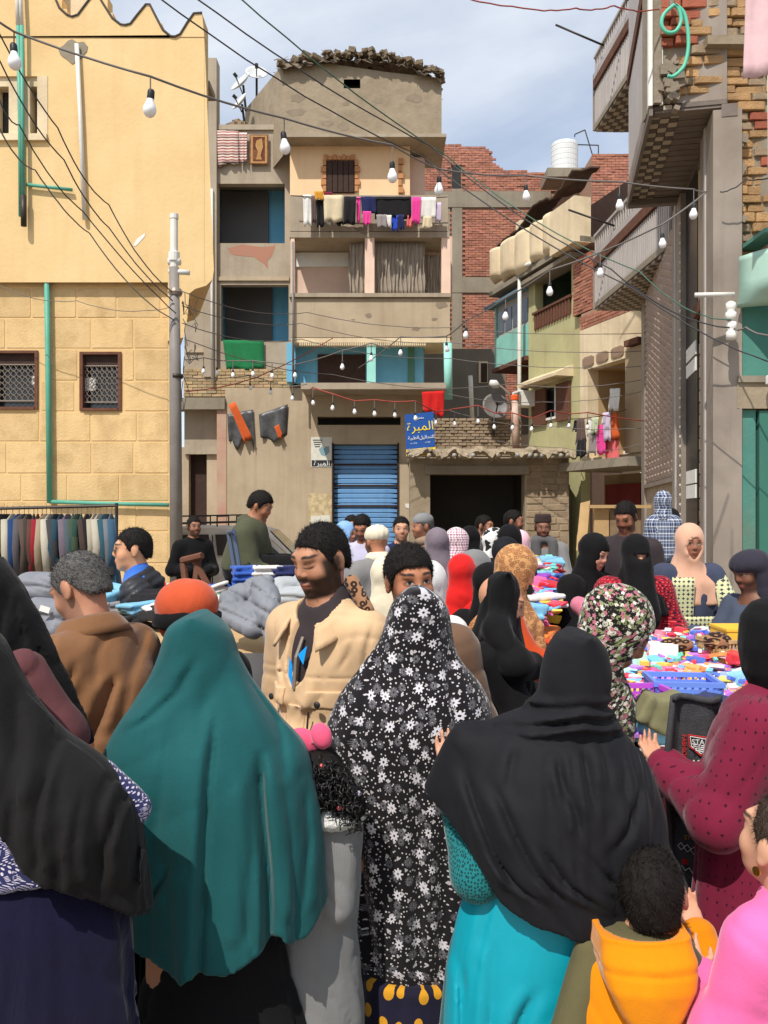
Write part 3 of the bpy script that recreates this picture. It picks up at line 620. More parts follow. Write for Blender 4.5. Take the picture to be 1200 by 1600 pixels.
def eaf(s, t):
    px = 636+258*s; return EDG.P(EDG.U(px), EDG.Z(px, 704+8*t+(4*math.sin(s*40)+rr.uniform(-2.5, 2.5))*(t > .3)), 0.55*math.sin(t*1.57)*.9-(.15 if t == 1 else 0)+rr.uniform(-.03, .03))
e.grid(eaf, 70, 5); e.build('mud_eave', m_mud, st, solid=0.1)
tn = MB()
for i in range(26):
    if rr.random() < .35: continue
    x = 640+i*9.6; tn.tube([EDG.pp(x, 713, -.3), EDG.pp(x, 713.5, .5)], .055, 8)
tn.build('roof_sheet_rolls', mat('pale_tin', lin((150, 160, 166)), lin((170, 150, 120)), sc=4, rough=.5), st, smooth=True)
# parapet of rough bricks above it: nearest bricks one by one
PB = flat(21.0); n_ = 0
for j in range(11):
    z = PB.Z(0, 706)+j*0.078; u = PB.U(650)+(0.11 if j % 2 else 0)
    while u < PB.U(806):
        if PB.Z(0, 652+0.03*(u-PB.U(650))*20) > z: piece('brick', mbk, PB, u, u+.2, z, z+.064, -.12, rr.uniform(.0, .045), st, rr.uniform(-.02, .02)); n_ += 1
        u += .215
part('parapet_core', m_mud, st, (PB, PB.U(650), PB.U(808), PB.Z(0, 712), PB.Z(0, 658), -.25, -.02)); pxpart('parapet_end', m_mud, st, PB, (797, 655, 812, 708, -.3, .03))

# ============================================================ red brick block behind
R_ = flat(30.0)
rb = thing('brick_block', 'unplastered red brick block with concrete frame and stepped top', 'building', (fx(800, 30), 30, 0))
def rkeep(u, z):
    p = R_.P(u, z); px = 600+F*p.x/30; py = 800-F*(z-CH)/30
    top = np.interp(px, [640, 690, 728, 768, 770, 778, 790, 860, 924], [238, 224, 228, 232, 250, 258, 265, 270, 272])
    return py > top and not (703 < px < 724 and py > 298) and not (298 < py < 327 and px > 690) and not (432 < py < 460 and px > 690) and not (704 < px < 722 and 258 < py < 296)
bk = bricks(R_, R_.U(640), R_.U(924), 3.5, R_.Z(0, 222), rkeep, .25, .085, .05, 11); tag(bk.build('brickwork', m_redbrick, rb), kind='stuff')
part('mortar_wall', m_mortar, rb, (R_, R_.U(640), R_.U(768), 0, R_.Z(0, 236), -.3, 0), (R_, R_.U(768), R_.U(924), 0, R_.Z(0, 274), -.3, 0))
pxpart('concrete_column', m_conc, rb, R_, (706, 296, 722, 560, -.1, .07), (690, 300, 703, 560, -.1, .05)); pxpart('concrete_beam', m_conc, rb, R_, (640, 300, 860, 325, -.1, .085)); pxpart('concrete_beam', m_conc, rb, R_, (690, 434, 800, 458, -.1, .085)); pxpart('vent', m_dark, rb, R_, (706, 260, 720, 295, -.1, .02))
pxpart('lower_wall', mat('grey_cement', lin((128, 120, 108)), lin((112, 104, 92)), sc=1, streak=.3), rb, flat(28.), (640, 545, 790, 960, -.3, 0)); w = pxpart('window', m_cream, rb, flat(28.), (748, 565, 762, 599, 0.001, .06)); pxpart('pane', m_dkbrown, w, flat(28.), (751, 568, 761, 598, .061, .065))
R2 = flat(27.0); rt = thing('brick_stair_tower', 'red brick stair tower rising right of the white water tank', 'tower', (fx(955, 27), 27, 0))
bk = bricks(R2, R2.U(925), R2.U(1000), 5, R2.Z(0, 240), lambda u, z: True, .25, .085, .05, 12); tag(bk.build('brickwork', m_redbrick, rt), kind='stuff'); part('mortar_wall', m_mortar, rt, (R2, R2.U(925), R2.U(1000), 0, R2.Z(0, 242), -2, 0))
tk = thing('water_tank', 'white ribbed plastic water tank standing on the brick roof', 'tank', at(882, 272, 29)); c0 = at(882, 273, 29)
k = 29/F; prof = [(20*k, 0)]
for i in range(6): prof += [(20.8*k, i*8*k+.01), (20.5*k, i*8*k+.02), (20.5*k, i*8*k+.03), (20.8*k, i*8*k+.04)]
prof += [(20.5*k, 46*k), (19*k, 48*k), (8*k, 50.5*k), (8*k, 52*k), (0.5*k, 52*k)]
MB().lathe(prof, c0, 28).build('body', mat('tank_plastic', lin((226, 228, 226)), lin((206, 208, 206)), sc=1, rough=.4), tk)
part('slab', m_conc, tk, (flat(29), fx(850, 29)-fx(0, 29), fx(915, 29)-fx(0, 29), c0.z-.3, c0.z, -.6, .6))
an = MB()
for a, b in (((898, 210), (898, 214)), ((898, 210), (914, 203)), ((914, 203), (926, 243)), ((903, 226), (935, 227)), ((935, 227), (935, 242))): an.tube([at(*a, 28), at(*b, 28)], .02, 5)
tag(an.build('roof_aerial', m_dkiron), 'thin bent metal aerial beside the water tank', 'aerial')

# ============================================================ green and turquoise house, facing the lane
V = Fac((3.46, 26.0), (4.93, 21.0))
gh = thing('green_house', 'olive green and turquoise house with shell-shaped balcony fronts', 'house', (4.3, 23.5, 0))
zR = V.Z(825, 452); zS = V.Z(825, 505); zT = V.Z(825, 556)
uA, uM, uE = V.U(773), V.U(826), V.U(908)
mb = MB(); lo = [V.U(836), V.U(893), V.Z(860, 505), V.Z(860, 428)]; wn = [V.U(846), V.U(884), V.Z(865, 655), V.Z(865, 603)]
V.wall(mb, uM, uE, 0, V.Z(870, 420), [lo, wn], .25); mb.build('wall', m_green, gh)
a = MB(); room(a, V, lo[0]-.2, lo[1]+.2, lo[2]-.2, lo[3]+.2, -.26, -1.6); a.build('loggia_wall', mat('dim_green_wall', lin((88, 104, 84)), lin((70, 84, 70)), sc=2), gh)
part('loggia_door', m_brown, gh, (V, lo[0]+1.2, lo[1]-.5, lo[2]-.1, lo[3]-.3, -1.58, -1.5)); rl = unitbox('baluster', m_brown, .1)
nb = 13
for i in range(nb): u = lo[0]+(lo[1]-lo[0])*(i+.5)/nb; piece('baluster', rl, V, u-.05, u+.05, lo[2]-.02, lo[2]+.42, -.02, .05, gh)
part('hand_rail', m_brown, gh, (V, lo[0]-.05, lo[1]+.05, lo[2]+.42, lo[2]+.48, -.04, .08)); part('eave', m_conc, gh, (V, uM, uE, V.Z(870, 424), V.Z(870, 417), -.3, .3))
# turquoise box balcony
part('turquoise_box', m_turq, gh, (V, uA, uM-.02, zT, zS, -1, .0)); part('box_windows', m_alu2, gh, (V, uA+.02, uM-.02, zS, zR, -1, -.05))
for i in range(4): u = uA+.12+(uM-uA-.2)*i/4; part('box_pane', m_glass, gh, (V, u+.05, u+(uM-uA-.2)/4-.05, zS+.1, zR-.2, -.05, -.03))
part('box_roof', m_blue2, gh, (V, uA-.3, uM, zR, zR+.06, -1, .25)); part('box_floor', m_brown, gh, (V, uA-.05, uM, zT-.12, zT, -1, .08)); part('box_corner', m_turq, gh, (V, uA-.001, uA+.1, zS, zR, -.9, .0))
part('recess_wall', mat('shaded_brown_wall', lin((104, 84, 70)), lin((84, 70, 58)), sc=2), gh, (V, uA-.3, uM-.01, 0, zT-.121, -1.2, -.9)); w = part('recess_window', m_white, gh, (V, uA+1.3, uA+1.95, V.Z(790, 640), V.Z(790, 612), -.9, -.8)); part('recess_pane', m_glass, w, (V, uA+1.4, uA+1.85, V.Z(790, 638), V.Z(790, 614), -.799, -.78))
# brown shuttered window with small canopy
part('window_pane', m_glass, gh, (V, wn[0], wn[1], wn[2], wn[3], -.2, -.16)); part('window_frame', m_white, gh, (V, wn[0]+.55, wn[0]+.65, wn[2], wn[3], -.16, -.1), (V, wn[1]-.6, wn[1]-.5, wn[2], wn[3], -.16, -.1), (V, wn[0], wn[1], wn[2], wn[2]+.06, -.16, .05))
part('shutter', m_brown, gh, (V, wn[0]-.45, wn[0]+.35, wn[2]-.1, wn[3], .02, .08)); part('shutter', m_brown, gh, (V, wn[1]-.4, wn[1]+.3, wn[2]-.1, wn[3], .02, .08))
cn = MB(); u0, u1 = wn[0]-.5, wn[1]+.4; cn.hexa([V.P(u0, wn[3]+.1, .5), V.P(u1, wn[3]+.1, .5), V.P(u1, wn[3]+.1, 0), V.P(u0, wn[3]+.1, 0), V.P(u0, wn[3]+.18, .5), V.P(u1, wn[3]+.18, .5), V.P(u1, wn[3]+.4, 0), V.P(u0, wn[3]+.4, 0)]); cn.build('canopy', m_cream, gh)
ac = thing('air_conditioner', 'boxy white window air conditioner beside the brown shutters', 'air conditioner', V.pp(830, 637, .3)); q = V.rect(813, 613, 849, 637)
part('casing', m_white, ac, (V, q[0]+.6, q[1]-.35, q[2], q[3], -.1, .55), bevel=.02); part('grille', m_iron, ac, (V, q[0]+.75, q[0]+1.1, q[2]+.06, q[3]-.06, .551, .57), (V, q[0]+1.15, q[1]-.45, q[2]+.06, q[3]-.06, .551, .57))
pipe('drain_pipe', m_pvc, gh, [V.pp(827, 430, .3), V.pp(826.5, 560, .3), V.pp(826, 712, .3)], .055); pipe('drain_pipe', m_pvc, gh, [V.pp(827, 431, .3), V.pp(833, 418, .35), V.pp(850, 414, .4)], .055)
# shell-like balcony fronts
def shell(x0, x1, yt, yb):
    u0, u1 = V.U(x0), V.U(x1); um, r = (u0+u1)/2, (u1-u0)/2*1.03; xm = (x0+x1)/2; z1, z0 = V.Z(xm, yt), V.Z(xm, yb)
    c = MB()
    def fn(s, t):
        a = math.pi*s; k = 1 if t < .8 else math.cos((t-.8)/.2*1.45)
        return V.P(um-r*math.cos(a), z1+(z0-z1)*min(t, .97), .15+min(r, .3)*math.sin(a)*k)
    c.grid(fn, 14, 12); c.build('balcony_shell', m_cream, gh, smooth=True, solid=.06)
for a in ((782, 798, 392, 441), (797, 826, 378, 436), (820, 848, 365, 432), (845, 868, 352, 412), (866, 890, 338, 402)): shell(*a)
part('balcony_front', m_cream, gh, (V, V.U(886), V.U(926), V.Z(905, 392), V.Z(905, 323), .05, .5)); part('balcony_floor', m_conc, gh, (V, V.U(780), V.U(926), V.Z(850, 424), V.Z(850, 416), -.3, .35))
part('upper_wall', m_redbrick1, gh, (V, V.U(850), V.U(880), V.Z(870, 380), V.Z(870, 318), -.8, -.3)); part('upper_post', m_cream, gh, (V, V.U(801), V.U(808), V.Z(805, 390), V.Z(805, 345), -.3, -.1), (V, V.U(822), V.U(828), V.Z(825, 370), V.Z(825, 330), -.3, -.1)); part('upper_dark', m_dkbrown, gh, (V, V.U(785), V.U(926), V.Z(850, 420), V.Z(850, 318), -1.6, -1.3))
tn = MB(); tn.grid(lambda s, t: V.P(V.U(783)+(V.U(905)-V.U(783))*s, V.Z(850, 318)-.5*(1-s)**2+.12*math.sin(s*14)+rr.uniform(-.06, .06)+.25*t, .2-.8*t), 24, 3); tn.build('tin_roof', m_tin, gh, solid=.04)
part('brick_pier', m_redbrick1, gh, (V, V.U(903), V.U(930), V.Z(915, 490), V.Z(915, 400), -.6, .1)); bq = bricks(V, V.U(903), V.U(930), V.Z(915, 490), V.Z(915, 402), lambda u, z: True, .24, .08, .14, 9); tag(bq.build('pier_bricks', m_redbrick, gh), kind='stuff')
pipe('white_post', m_pvc, gh, [flat(23.5).pp(738, 655), flat(23.5).pp(735, 587)], .06)

# lamp post and dish on the store roof
lp = thing('street_lamp', 'rusty street lamp with orange cap over the store roof', 'street lamp', at(805, 705, 20.6)); D = 20.6
MB().tube([at(806, 705, D), at(804, 625, D)], .085, 12).build('post', mat('rusty_post', lin((170, 120, 100)), lin((206, 190, 176)), sc=3), lp, smooth=True); MB().lathe([(.1, 0), (.1, .1), (.06, .13)], at(804, 625, D), 12).build('cap', mat('orange_plastic', lin((226, 92, 40))), lp)
MB().tube([at(800, 640, D), at(795, 615, D), at(784, 605, D), at(775, 601, D)], .03, 8).build('arm', m_iron, lp, smooth=True); MB().tube([at(780, 604, D), at(773, 600, D), at(765, 597, D)], [.05, .11, .06], 10).build('lamp_head', mat('lamp_glass', lin((206, 206, 200)), rough=.3), lp, smooth=True)
def dish(px, py, d, r, axis, label, mt, group=None):
    o = thing('satellite_dish', label, 'satellite dish', at(px, py, d)+Vector((0, 0, -r-.3)), group); c = at(px, py, d); ax = Vector(axis).normalized()
    MB().lathe([(r*t, r*.28*t*t) for t in (0.02, .3, .55, .8, 1)]+[(r*t, r*.28*t*t+.02) for t in (1, .8, .55, .3, .02)], c, 22, ax).build('reflector', mt, o, smooth=True)
    MB().tube([c-ax*.02+Vector((0, 0, -r*.8)), c+ax*r*.9], .018, 6).build('arm', m_dkiron, o); MB().tube([c+ax*r*.9-ax*.08, c+ax*r*.9+ax*.05], .05, 8).build('receiver', m_dkiron, o); MB().tube([c-ax*.03, c-ax*.15+Vector((0, 0, -r-.3))], .035, 8).build('stand', m_dkiron, o)
m_dish = mat('dish_white', lin((206, 208, 206)), lin((190, 192, 190)), sc=3, rough=.5, grime=.2, gsc=4); m_dishg = mat('dish_grey', lin((118, 116, 112)), lin((104, 100, 96)), sc=3, rough=.5)
dish(379, 132, 25, .37, (-.5, -.5, .5), 'left white satellite dish of the pair highest on the roof', m_dish); dish(401, 118, 25.2, .34, (.1, -.7, .5), 'right white satellite dish of the pair highest on the roof', m_dish); dish(377, 162, 24.5, .3, (-.5, -.4, .4), 'lower white satellite dish on the roof edge', m_dish); dish(773, 637, 20.8, .34, (.15, -.9, .3), 'round grey satellite dish on the store roof', m_dishg)
rub = MB()
for i in range(26): rub.box(at(340+i*2.2+rnd.uniform(-2, 2), 203-12*math.exp(-((i-14)/6)**2)*rnd.random(), 23.3+rnd.random()*.6), (.22, .2, .12), Matrix.Rotation(rnd.random()*3, 3, 'Z'))
tag(rub.build('rubble_pile', m_mudbrick), 'heap of broken bricks on the roof below the dishes', 'rubble', kind='stuff')

# ============================================================ cream house with the pink laundry
C_ = Fac((4.70, 20.9), (5.68, 17.8))
ch = thing('cream_house', 'cream house with recessed balcony and stone-painted band', 'house', (5.2, 19.3, 0))
zl, zh = C_.Z(955, 712), C_.Z(955, 566)
mb = MB(); uc0, uc1 = C_.U(906), C_.U(1012); hr = [C_.U(918), C_.U(985), zl, zh]
C_.wall(mb, uc0, uc1, zl-.1, C_.Z(955, 498), [hr], .3); mb.build('wall', m_cream, ch)
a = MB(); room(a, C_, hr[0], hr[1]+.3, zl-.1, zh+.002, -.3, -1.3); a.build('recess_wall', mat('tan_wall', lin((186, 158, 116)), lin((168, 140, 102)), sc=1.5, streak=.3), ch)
dr = part('door', m_dkbrown, ch, (C_, hr[0]+.95, hr[1]-.2, zl, zh-.5, -1.29, -1.22)); part('door_frame', m_white, dr, (C_, hr[0]+.86, hr[0]+.95, zl, zh-.42, -1.29, -1.18), (C_, hr[0]+.95, hr[1]-.2, zh-.5, zh-.42, -1.29, -1.18))
m_stn = mat('painted_stone', lin((150, 126, 104)), lin((136, 112, 92)), sc=3); us = unitbox('painted_stone', m_stn, .18)
for i in range(5): u = uc0+.15+i*.62; piece('painted_stone', us, C_, u, u+.5, C_.Z(955, 562), C_.Z(955, 545), -.01, .03, ch)
part('right_panel', mat('beige_panel', lin((176, 154, 124)), lin((160, 140, 112)), sc=1), ch, (C_, C_.U(984), uc1, zl-.0, zh+.15, -.02, .12)); part('balcony_slab', m_conc, ch, (C_, uc0-.15, uc1, C_.Z(955, 733), zl-.11, -1.3, .5))
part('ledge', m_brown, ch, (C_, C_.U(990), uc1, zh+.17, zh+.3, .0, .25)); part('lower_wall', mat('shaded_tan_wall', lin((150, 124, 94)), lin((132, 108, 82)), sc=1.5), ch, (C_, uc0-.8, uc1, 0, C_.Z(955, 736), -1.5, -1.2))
part('lower_door', mat('dark_red_paint', lin((120, 40, 38)), lin((100, 34, 32)), sc=3), ch, (C_, uc0-.6, uc0+.9, 0, 2.5, -1.2, -1.1)); part('lower_window', m_dkbrown, ch, (C_, uc1-1.5, uc1-.3, 1.6, 3.0, -1.199, -1.1)); part('name_plate', m_white, ch, (C_, uc0+.3, uc0+1.5, 2.75, 3.3, -1.1, -1.0))
part('top_mortar', m_mortar, ch, (C_, uc0, uc1, C_.Z(955, 497.5), C_.Z(955, 470), -.5, -.04)); tag(bricks(C_, uc0, uc1, C_.Z(955, 497), C_.Z(955, 470), lambda u, z: True, .24, .08, .0, 19).build('top_bricks', m_redbrick, ch), kind='stuff')
# ============================================================ clad building on the right, seen along its front
O = Fac((5.12, 16.3), (3.68, 9.0)); zs = 6.09
cl = thing('clad_building', 'grey clad building on the right with tiled balcony soffits and relief panel', 'building', (4.5, 12.5, 0))
def opart(nm, mt, x0, x1, z0, z1, w0, w1, parent=cl): return part(nm, mt, parent, (O, O.U(x0), O.U(x1), z0, z1, w0, w1))
part('core', m_conc, cl, (O, 0, O.L-.02, 0, 13, -3, -.15))
opart('frame', m_alu, 1007, 1012, 0, zs, -.15, .06); opart('relief_back', m_stone, 1012, 1064, 2.3, zs, -.15, 0.0); opart('relief_base', mat('stone_base', lin((150, 132, 110)), lin((170, 150, 124)), sc=3, grime=.3, gsc=3), 1012, 1064, 0, 2.25, -.15, .02); opart('relief_sill', m_alu, 1012, 1064, 2.25, 2.32, -.1, .08)
# relief of small wedge blocks
wm = MB(); wm._add([(-.5, 0, -.5), (.5, 0, -.5), (.5, 0, .5), (-.5, 0, .5), (-.45, -1, .1), (.2, -1, .42), (.45, -.25, -.42), (-.2, -.2, -.45)], [(0, 1, 6, 7), (1, 2, 5, 6), (2, 3, 4, 5), (3, 0, 7, 4), (4, 7, 6, 5)])
wmm = wm.mesh('relief_block', m_stone); u0, u1 = O.U(1013), O.U(1064); nu, nz = 10, 30
for j in range(nz):
    for i in range(nu):
        uu = u0+(u1-u0)*(i+.5)/nu; z = 2.34+(zs-2.4)*(j+.5)/nz
        link('relief_block', wmm, cl, O.P(uu, z, 0.0), (0, 0, math.atan2(O.e.y, O.e.x)), ((u1-u0)/nu*.98, .07, (zs-2.4)/nz*.98))
for a, b, w_ in ((1064, 1078, .12), (1114, 1136, .14)): opart('pilaster', m_alu, a, b, 0, zs, -.15, w_)
opart('pilaster_edge', m_alu2, 1069, 1071, 0, zs, .12, .135); opart('pilaster_edge', m_alu2, 1122, 1124, 0, zs, .14, .155)
opart('black_strip', m_black, 1078, 1096, 0, zs, -.15, .05)
for py in (540, 565, 735, 758): z = O.Z(1087, py); opart('white_square', m_white, 1080, 1095, z-.17, z, .05, .065)
st_ = MB()
for i in range(40): st_.lathe([(.018, 0), (.012, .01)], O.P(O.U(1078.8), .6+i*.13, .13), 8, O.n)
st_.build('stud_row', m_white, cl)
slm = unitbox('siding_slat', mat('siding_tan', lin((164, 142, 112)), lin((150, 130, 104)), sc=2, rough=.6, rand=.06), .05); u0, u1 = O.U(1096), O.U(1114)
for i in range(28): piece('siding_slat', slm, O, u0, u1, .05+i*.148, .05+i*.148+.14, -.12, .03+.004*(i % 2), cl)
opart('upper_panel', mat('cream_panel', lin((186, 166, 132)), lin((172, 152, 122)), sc=1), 1096, 1114, 4.35, zs, -.12, .04); opart('panel_trim', m_brown, 1096, 1114, 4.2, 4.34, -.1, .1)
# --- near enclosed balcony above
Q = Fac((3.45, 11.67), (2.91, 9.0)); bw_ = .76
part('box_core', m_alu, cl, (Q, .02, Q.L-.03, zs+.12, 12, -bw_, -.03))
pu = unitbox('cladding_strip', m_alu2, .06)
for i in range(16):
    a = Q.L*i/16; piece('cladding_strip', pu, Q, a+.01, a+Q.L/16-.01, zs+.35, 7.75, -.04, .02, cl)
    piece('cladding_strip', pu, Q, a+.01, a+Q.L/16-.01, 8.0, 10.2, -.04, .02, cl)
part('band', m_brown, cl, (Q, 0, Q.L, 7.78, 7.98, -.04, .04)); part('band', m_alu, cl, (Q, 0, Q.L, zs+.12, zs+.33, -.04, .03)); part('corner_strip', m_white, cl, (Q, Q.L-.1, Q.L+.02, zs+.1, 12, -.1, .05))
# soffit: planks and a strip of chequered tiles
um = unitbox('plank', m_plank, .04); tA = unitbox('tile', m_tileA, .05); tB = unitbox('tile', m_tileB, .05)
for i in range(17):
    a = Q.L*i/17; piece('plank', um, Q, a+.008, a+Q.L/17-.008, zs+.06, zs+.11, -bw_, -.3, cl)
for i in range(24):
    for j in range(3):
        a = Q.L*i/24; piece('tile', (tA, tB)[(i+j) % 2], Q, a+.004, a+Q.L/24-.004, zs+.05, zs+.1, -.3+.1*j, -.3+.1*j+.094, cl)
part('soffit_edge', m_plank, cl, (Q, -.02, Q.L, zs, zs+.12, .0, .04), (Q, Q.L-.14, Q.L-.02, zs+.03, zs+.058, -bw_, -.02)); part('soffit_beam', m_plank, cl, (Q, -.02, .1, zs-.03, zs+.05, -bw_, .03), (Q, 0, Q.L, zs-.08, zs+.055, -bw_-.1, -bw_+.06))
# --- two open balconies further along
T = Fac((4.30, 17.0), (4.46, 13.0)); bd = .95
part('upper_facade', m_alu, cl, (T, .0, T.L+1.2, 5.9, 13, -bd-2, -bd))
def balcony(z, top):
    part('balcony_slab', m_conc, cl, (T, 0, T.L, z+.06, z+.16, -bd, 0))
    for i in range(28):
        for j in range(7 if z < 8 else 5):
            a = T.L*i/28; piece('tile', (tA, tB)[(i+j) % 2], T, a+.005, a+T.L/28-.005, z+.01, z+.055, -.02-.115*(j+1), -.02-.115*j-.008, cl)
    part('soffit', m_plank, cl, (T, 0, T.L, z+.02, z+.058, -bd, -.84 if z < 8 else -.6))
    bm_ = unitbox('baluster', m_alu2, .1)
    for i in range(44):
        a = T.L*i/44; piece('baluster', bm_, T, a+.012, a+T.L/44-.03, z+.14, z+.85, -.05, 0.0, cl)
    part('rail_band', m_brown, cl, (T, 0, T.L, z+.88, z+1.06, -.05, .03)); part('rail_panel', m_alu2, cl, (T, 0, T.L, z+1.06, z+1.2, -.04, .02)); part('end_panel', m_alu, cl, (T, -.05, 0, z+.05, z+1.2, -bd, .02))
    for i in range(30): a = T.L*i/30; piece('baluster', bm_, T, a+.02, a+.05, z+1.2, z+1.5, -.03, 0.0, cl)
    part('hand_rail', m_alu2, cl, (T, 0, T.L, z+1.5, z+1.55, -.05, .02))
    # zig-zag tile band standing under the rail
balcony(5.9, True); balcony(9.55, True)
pipe('clothes_bar', m_dkiron, cl, [T.P(.6, 11.0, 0), T.P(.4, 11.5, .9)], .02); pipe('clothes_bar', m_dkiron, cl, [T.P(2.2, 10.9, 0), T.P(1.8, 11.5, 1.0)], .02); pipe('clothes_bar', m_dkiron, cl, [T.P(1.3, 7.2, 0), T.P(1., 7.6, .8)], .02)
def smooth2(p, n=5):
    out = []
    for i in range(len(p)-1):
        a, b, c, d = p[max(i-1, 0)], p[i], p[i+1], p[min(i+2, len(p)-1)]
        for k in range(n):
            t = k/n; out.append(tuple(.5*((2*b[j])+(-a[j]+c[j])*t+(2*a[j]-5*b[j]+4*c[j]-d[j])*t*t+(-a[j]+3*b[j]-3*c[j]+d[j])*t**3) for j in (0, 1)))
    return out+[p[-1]]
# ============================================================ ruined brick house at the right edge
E = flat(8.93)
rh = thing('ruined_brick_house', 'crumbling brick and teal house at the right edge with hose and white pipe', 'house', (fx(1230, 8.9), 8.93, 0))
part('core', m_conc, rh, (E, E.U(1150), E.U(1500), 0, 12, -.6, -.12)); part('core_upper', m_conc, rh, (E, E.U(1024), E.U(1137), zs+.1, 12, -.45, -.1))
ob = unitbox('brick', m_oldbrick, .08); rb1 = unitbox('brick', m_redbrick1, .07); mudb = unitbox('brick', m_mudbrick, .1); r = random.Random(21)
# upper wall bricks
z = zs+.2; j = 0
while z < 7.6:
    h = r.uniform(.088, .125); u = E.U(1032)-(.1 if j % 2 else 0)
    while u < E.U(1215):
        l = r.uniform(.2, .34); px = 600+F*(E.P(u+l/2, 0).x)/8.93; py = 800-F*(z-CH)/8.93
        red = px < 1092 and py < 72 or (px < 1060 and py < 120 and r.random() < .6)
        if px < 1058 and 80 < py and r.random() < .5: u += l; continue
        me = rb1 if red else (ob if r.random() < .85 else mudb); w_ = r.uniform(-.02, .05)+(.03 if py < 90 and px > 1100 else 0)
        if not (65 < py < 80 and px > 1095): piece('brick', me, E, max(u, E.U(1030)), u+l-.012, z, z+h-.012, -.15, w_, rh, r.uniform(-.03, .03))
        u += l
    z += h; j += 1
# narrower strip below, beside the clad front
z = 3.3; j = 0
while z < zs+.18:
    h = r.uniform(.085, .12); u = E.U(1148)-(.1 if j % 2 else 0)+r.uniform(-.02, .03)
    while u < E.U(1215):
        l = r.uniform(.2, .32); me = ob if r.random() < .8 else (rb1 if r.random() < .4 else mudb)
        piece('brick', me, E, u, u+l-.012, z, z+h-.012, -.15, r.uniform(-.03, .03), rh, r.uniform(-.03, .03)); u += l
    z += h; j += 1
part('mortar_wall', m_mud, rh, (E, E.U(1137), E.U(1220), 0, 12, -.12, -.06), (E, E.U(1026), E.U(1137), zs+.12, 12, -.1, -.06))
part('cement_corner', mat('rough_cement', lin((150, 138, 120)), lin((124, 112, 96)), sc=3, bump=.9, bsc=8, grime=.4, gsc=3), rh, (E, E.U(1137), E.U(1151), 0, 5.2, -.3, .03)); part('cement_corner', MATS['rough_cement'], rh, (E, E.U(1022), E.U(1033), zs+.1, 9, -.3, .01))
lump = MB()
for i in range(40):
    p = E.pp(1136+r.uniform(0, 18), r.uniform(180, 640), r.uniform(-.03, .02)); lump.box(p, (r.uniform(.05, .16), .1, r.uniform(.04, .14)), Matrix.Rotation(r.uniform(-.6, .6), 3, 'Y'))
for i in range(24):
    p = E.pp(1036+r.uniform(0, 26), r.uniform(90, 172), r.uniform(-.04, .03)); lump.box(p, (r.uniform(.04, .13), .1, r.uniform(.03, .1)), Matrix.Rotation(r.uniform(-.6, .6), 3, 'Y'))
tag(lump.build('broken_plaster', MATS['rough_cement'], rh), kind='stuff')
part('shelf_stone', m_mud, rh, (E, E.U(1098), E.U(1215), E.Z(0, 80), E.Z(0, 66), -.2, .14))
for y0_, y1_ in ((415, 600),): pxpart('teal_plaster', m_teal, rh, E, (1152, y0_, 1230, y1_, -.05, .06))
pxpart('stone_ledge', m_mud, rh, E, (1146, 596, 1230, 640, -.1, .1)); pxpart('cement_band', m_conc, rh, E, (1146, 590, 1230, 600, -.1, .13))
dj = part('door_jamb', m_teal, rh, (E, E.U(1152), E.U(1178), 0, E.Z(0, 641), -.1, .04)); part('teal_door', mat('teal_door_paint', lin((62, 118, 102)), lin((52, 102, 88)), sc=1, rough=.6, streak=.25), rh, (E, E.U(1182), E.U(1260), 0, E.Z(0, 643), -.1, .07)); part('door_gap', m_dark, rh, (E, E.U(1178), E.U(1182), 0, E.Z(0, 643), -.1, .0))
# pale teal balcony bottom
c = MB(); c.grid(lambda s, t: E.P(E.U(1143)+s*.9, E.Z(0, 412)-(.55*t if t < .75 else .41+.1*(t-.75)/.25)*1.0, .1+.55*math.sin(min(1, s*2.2+.15)*1.57)*(1-max(0, t-.6)*1.4)), 12, 10); c.build('teal_balcony', mat('pale_teal', lin((176, 208, 190)), lin((156, 190, 174)), sc=2, grime=.4, gsc=3), rh, smooth=True, solid=.05)
pipe('white_pipe', m_pvc, rh, [E.pp(1189, 125, .25), E.pp(1191, 400, .25), E.pp(1192, 590, .25)], .045); MB().lathe([(.03, 0), (.062, .01), (.062, .09), (.05, .1)], E.pp(1189, 607, .25), 12).build('pipe_elbow', m_pvc, rh)
pipe('hose', mat('green_hose', lin((96, 190, 160)), rough=.5), rh, [E.pp(a, b, .16) for a, b in smooth2([(1045, 22), (1030, 36), (1026, 52), (1034, 64), (1048, 62), (1056, 46), (1052, 28), (1047, 22), (1060, 34), (1066, 60), (1067, 88), (1062, 112), (1054, 124), (1043, 132), (1035, 131)])], .02, 10)
MB().lathe([(.03, 0), (.035, .05), (.02, .06), (.03, .16)], E.pp(1043, 22, .14), 10).build('tap', m_iron, rh); aw = MB(); aw.prism([E.pp(1178, 392, .2), E.pp(1215, 352, .2), E.pp(1215, 345, .2), E.pp(1180, 372, .2)], (0, -.5, 0)); aw.build('awning', mat('pale_green_sheet', lin((150, 196, 174))), rh); pxpart('awning_rail', m_teal, rh, E, (1155, 386, 1185, 392, .0, .6))
ins = thing('cable_bracket', 'white pipe bracket holding the cables at the right corner', 'bracket', at(1140, 500, 8.6)); MB().tube([at(1086, 461, 8.6), at(1147, 460, 8.6)], .025, 8).build('bar', m_pvc, ins, smooth=True)
for (x, y) in ((1142, 486), (1143, 516)): MB().lathe([(.03, -.1), (.055, -.09), (.055, -.02), (.035, 0), (.05, .02), (.05, .08), (.02, .1)], at(x, y, 8.6), 12).build('insulator', m_white, ins, smooth=True)
pwf = flat(7.6); m_pinkc = cloth('pale_pink_towel', (224, 188, 190)); rag('pink_towel', 'pale pink towel hanging at the top right corner', 'towel', [(1165, -60), (1240, -60), (1240, 118), (1161, 124)], pwf, 0, m_pinkc, amp=.03)
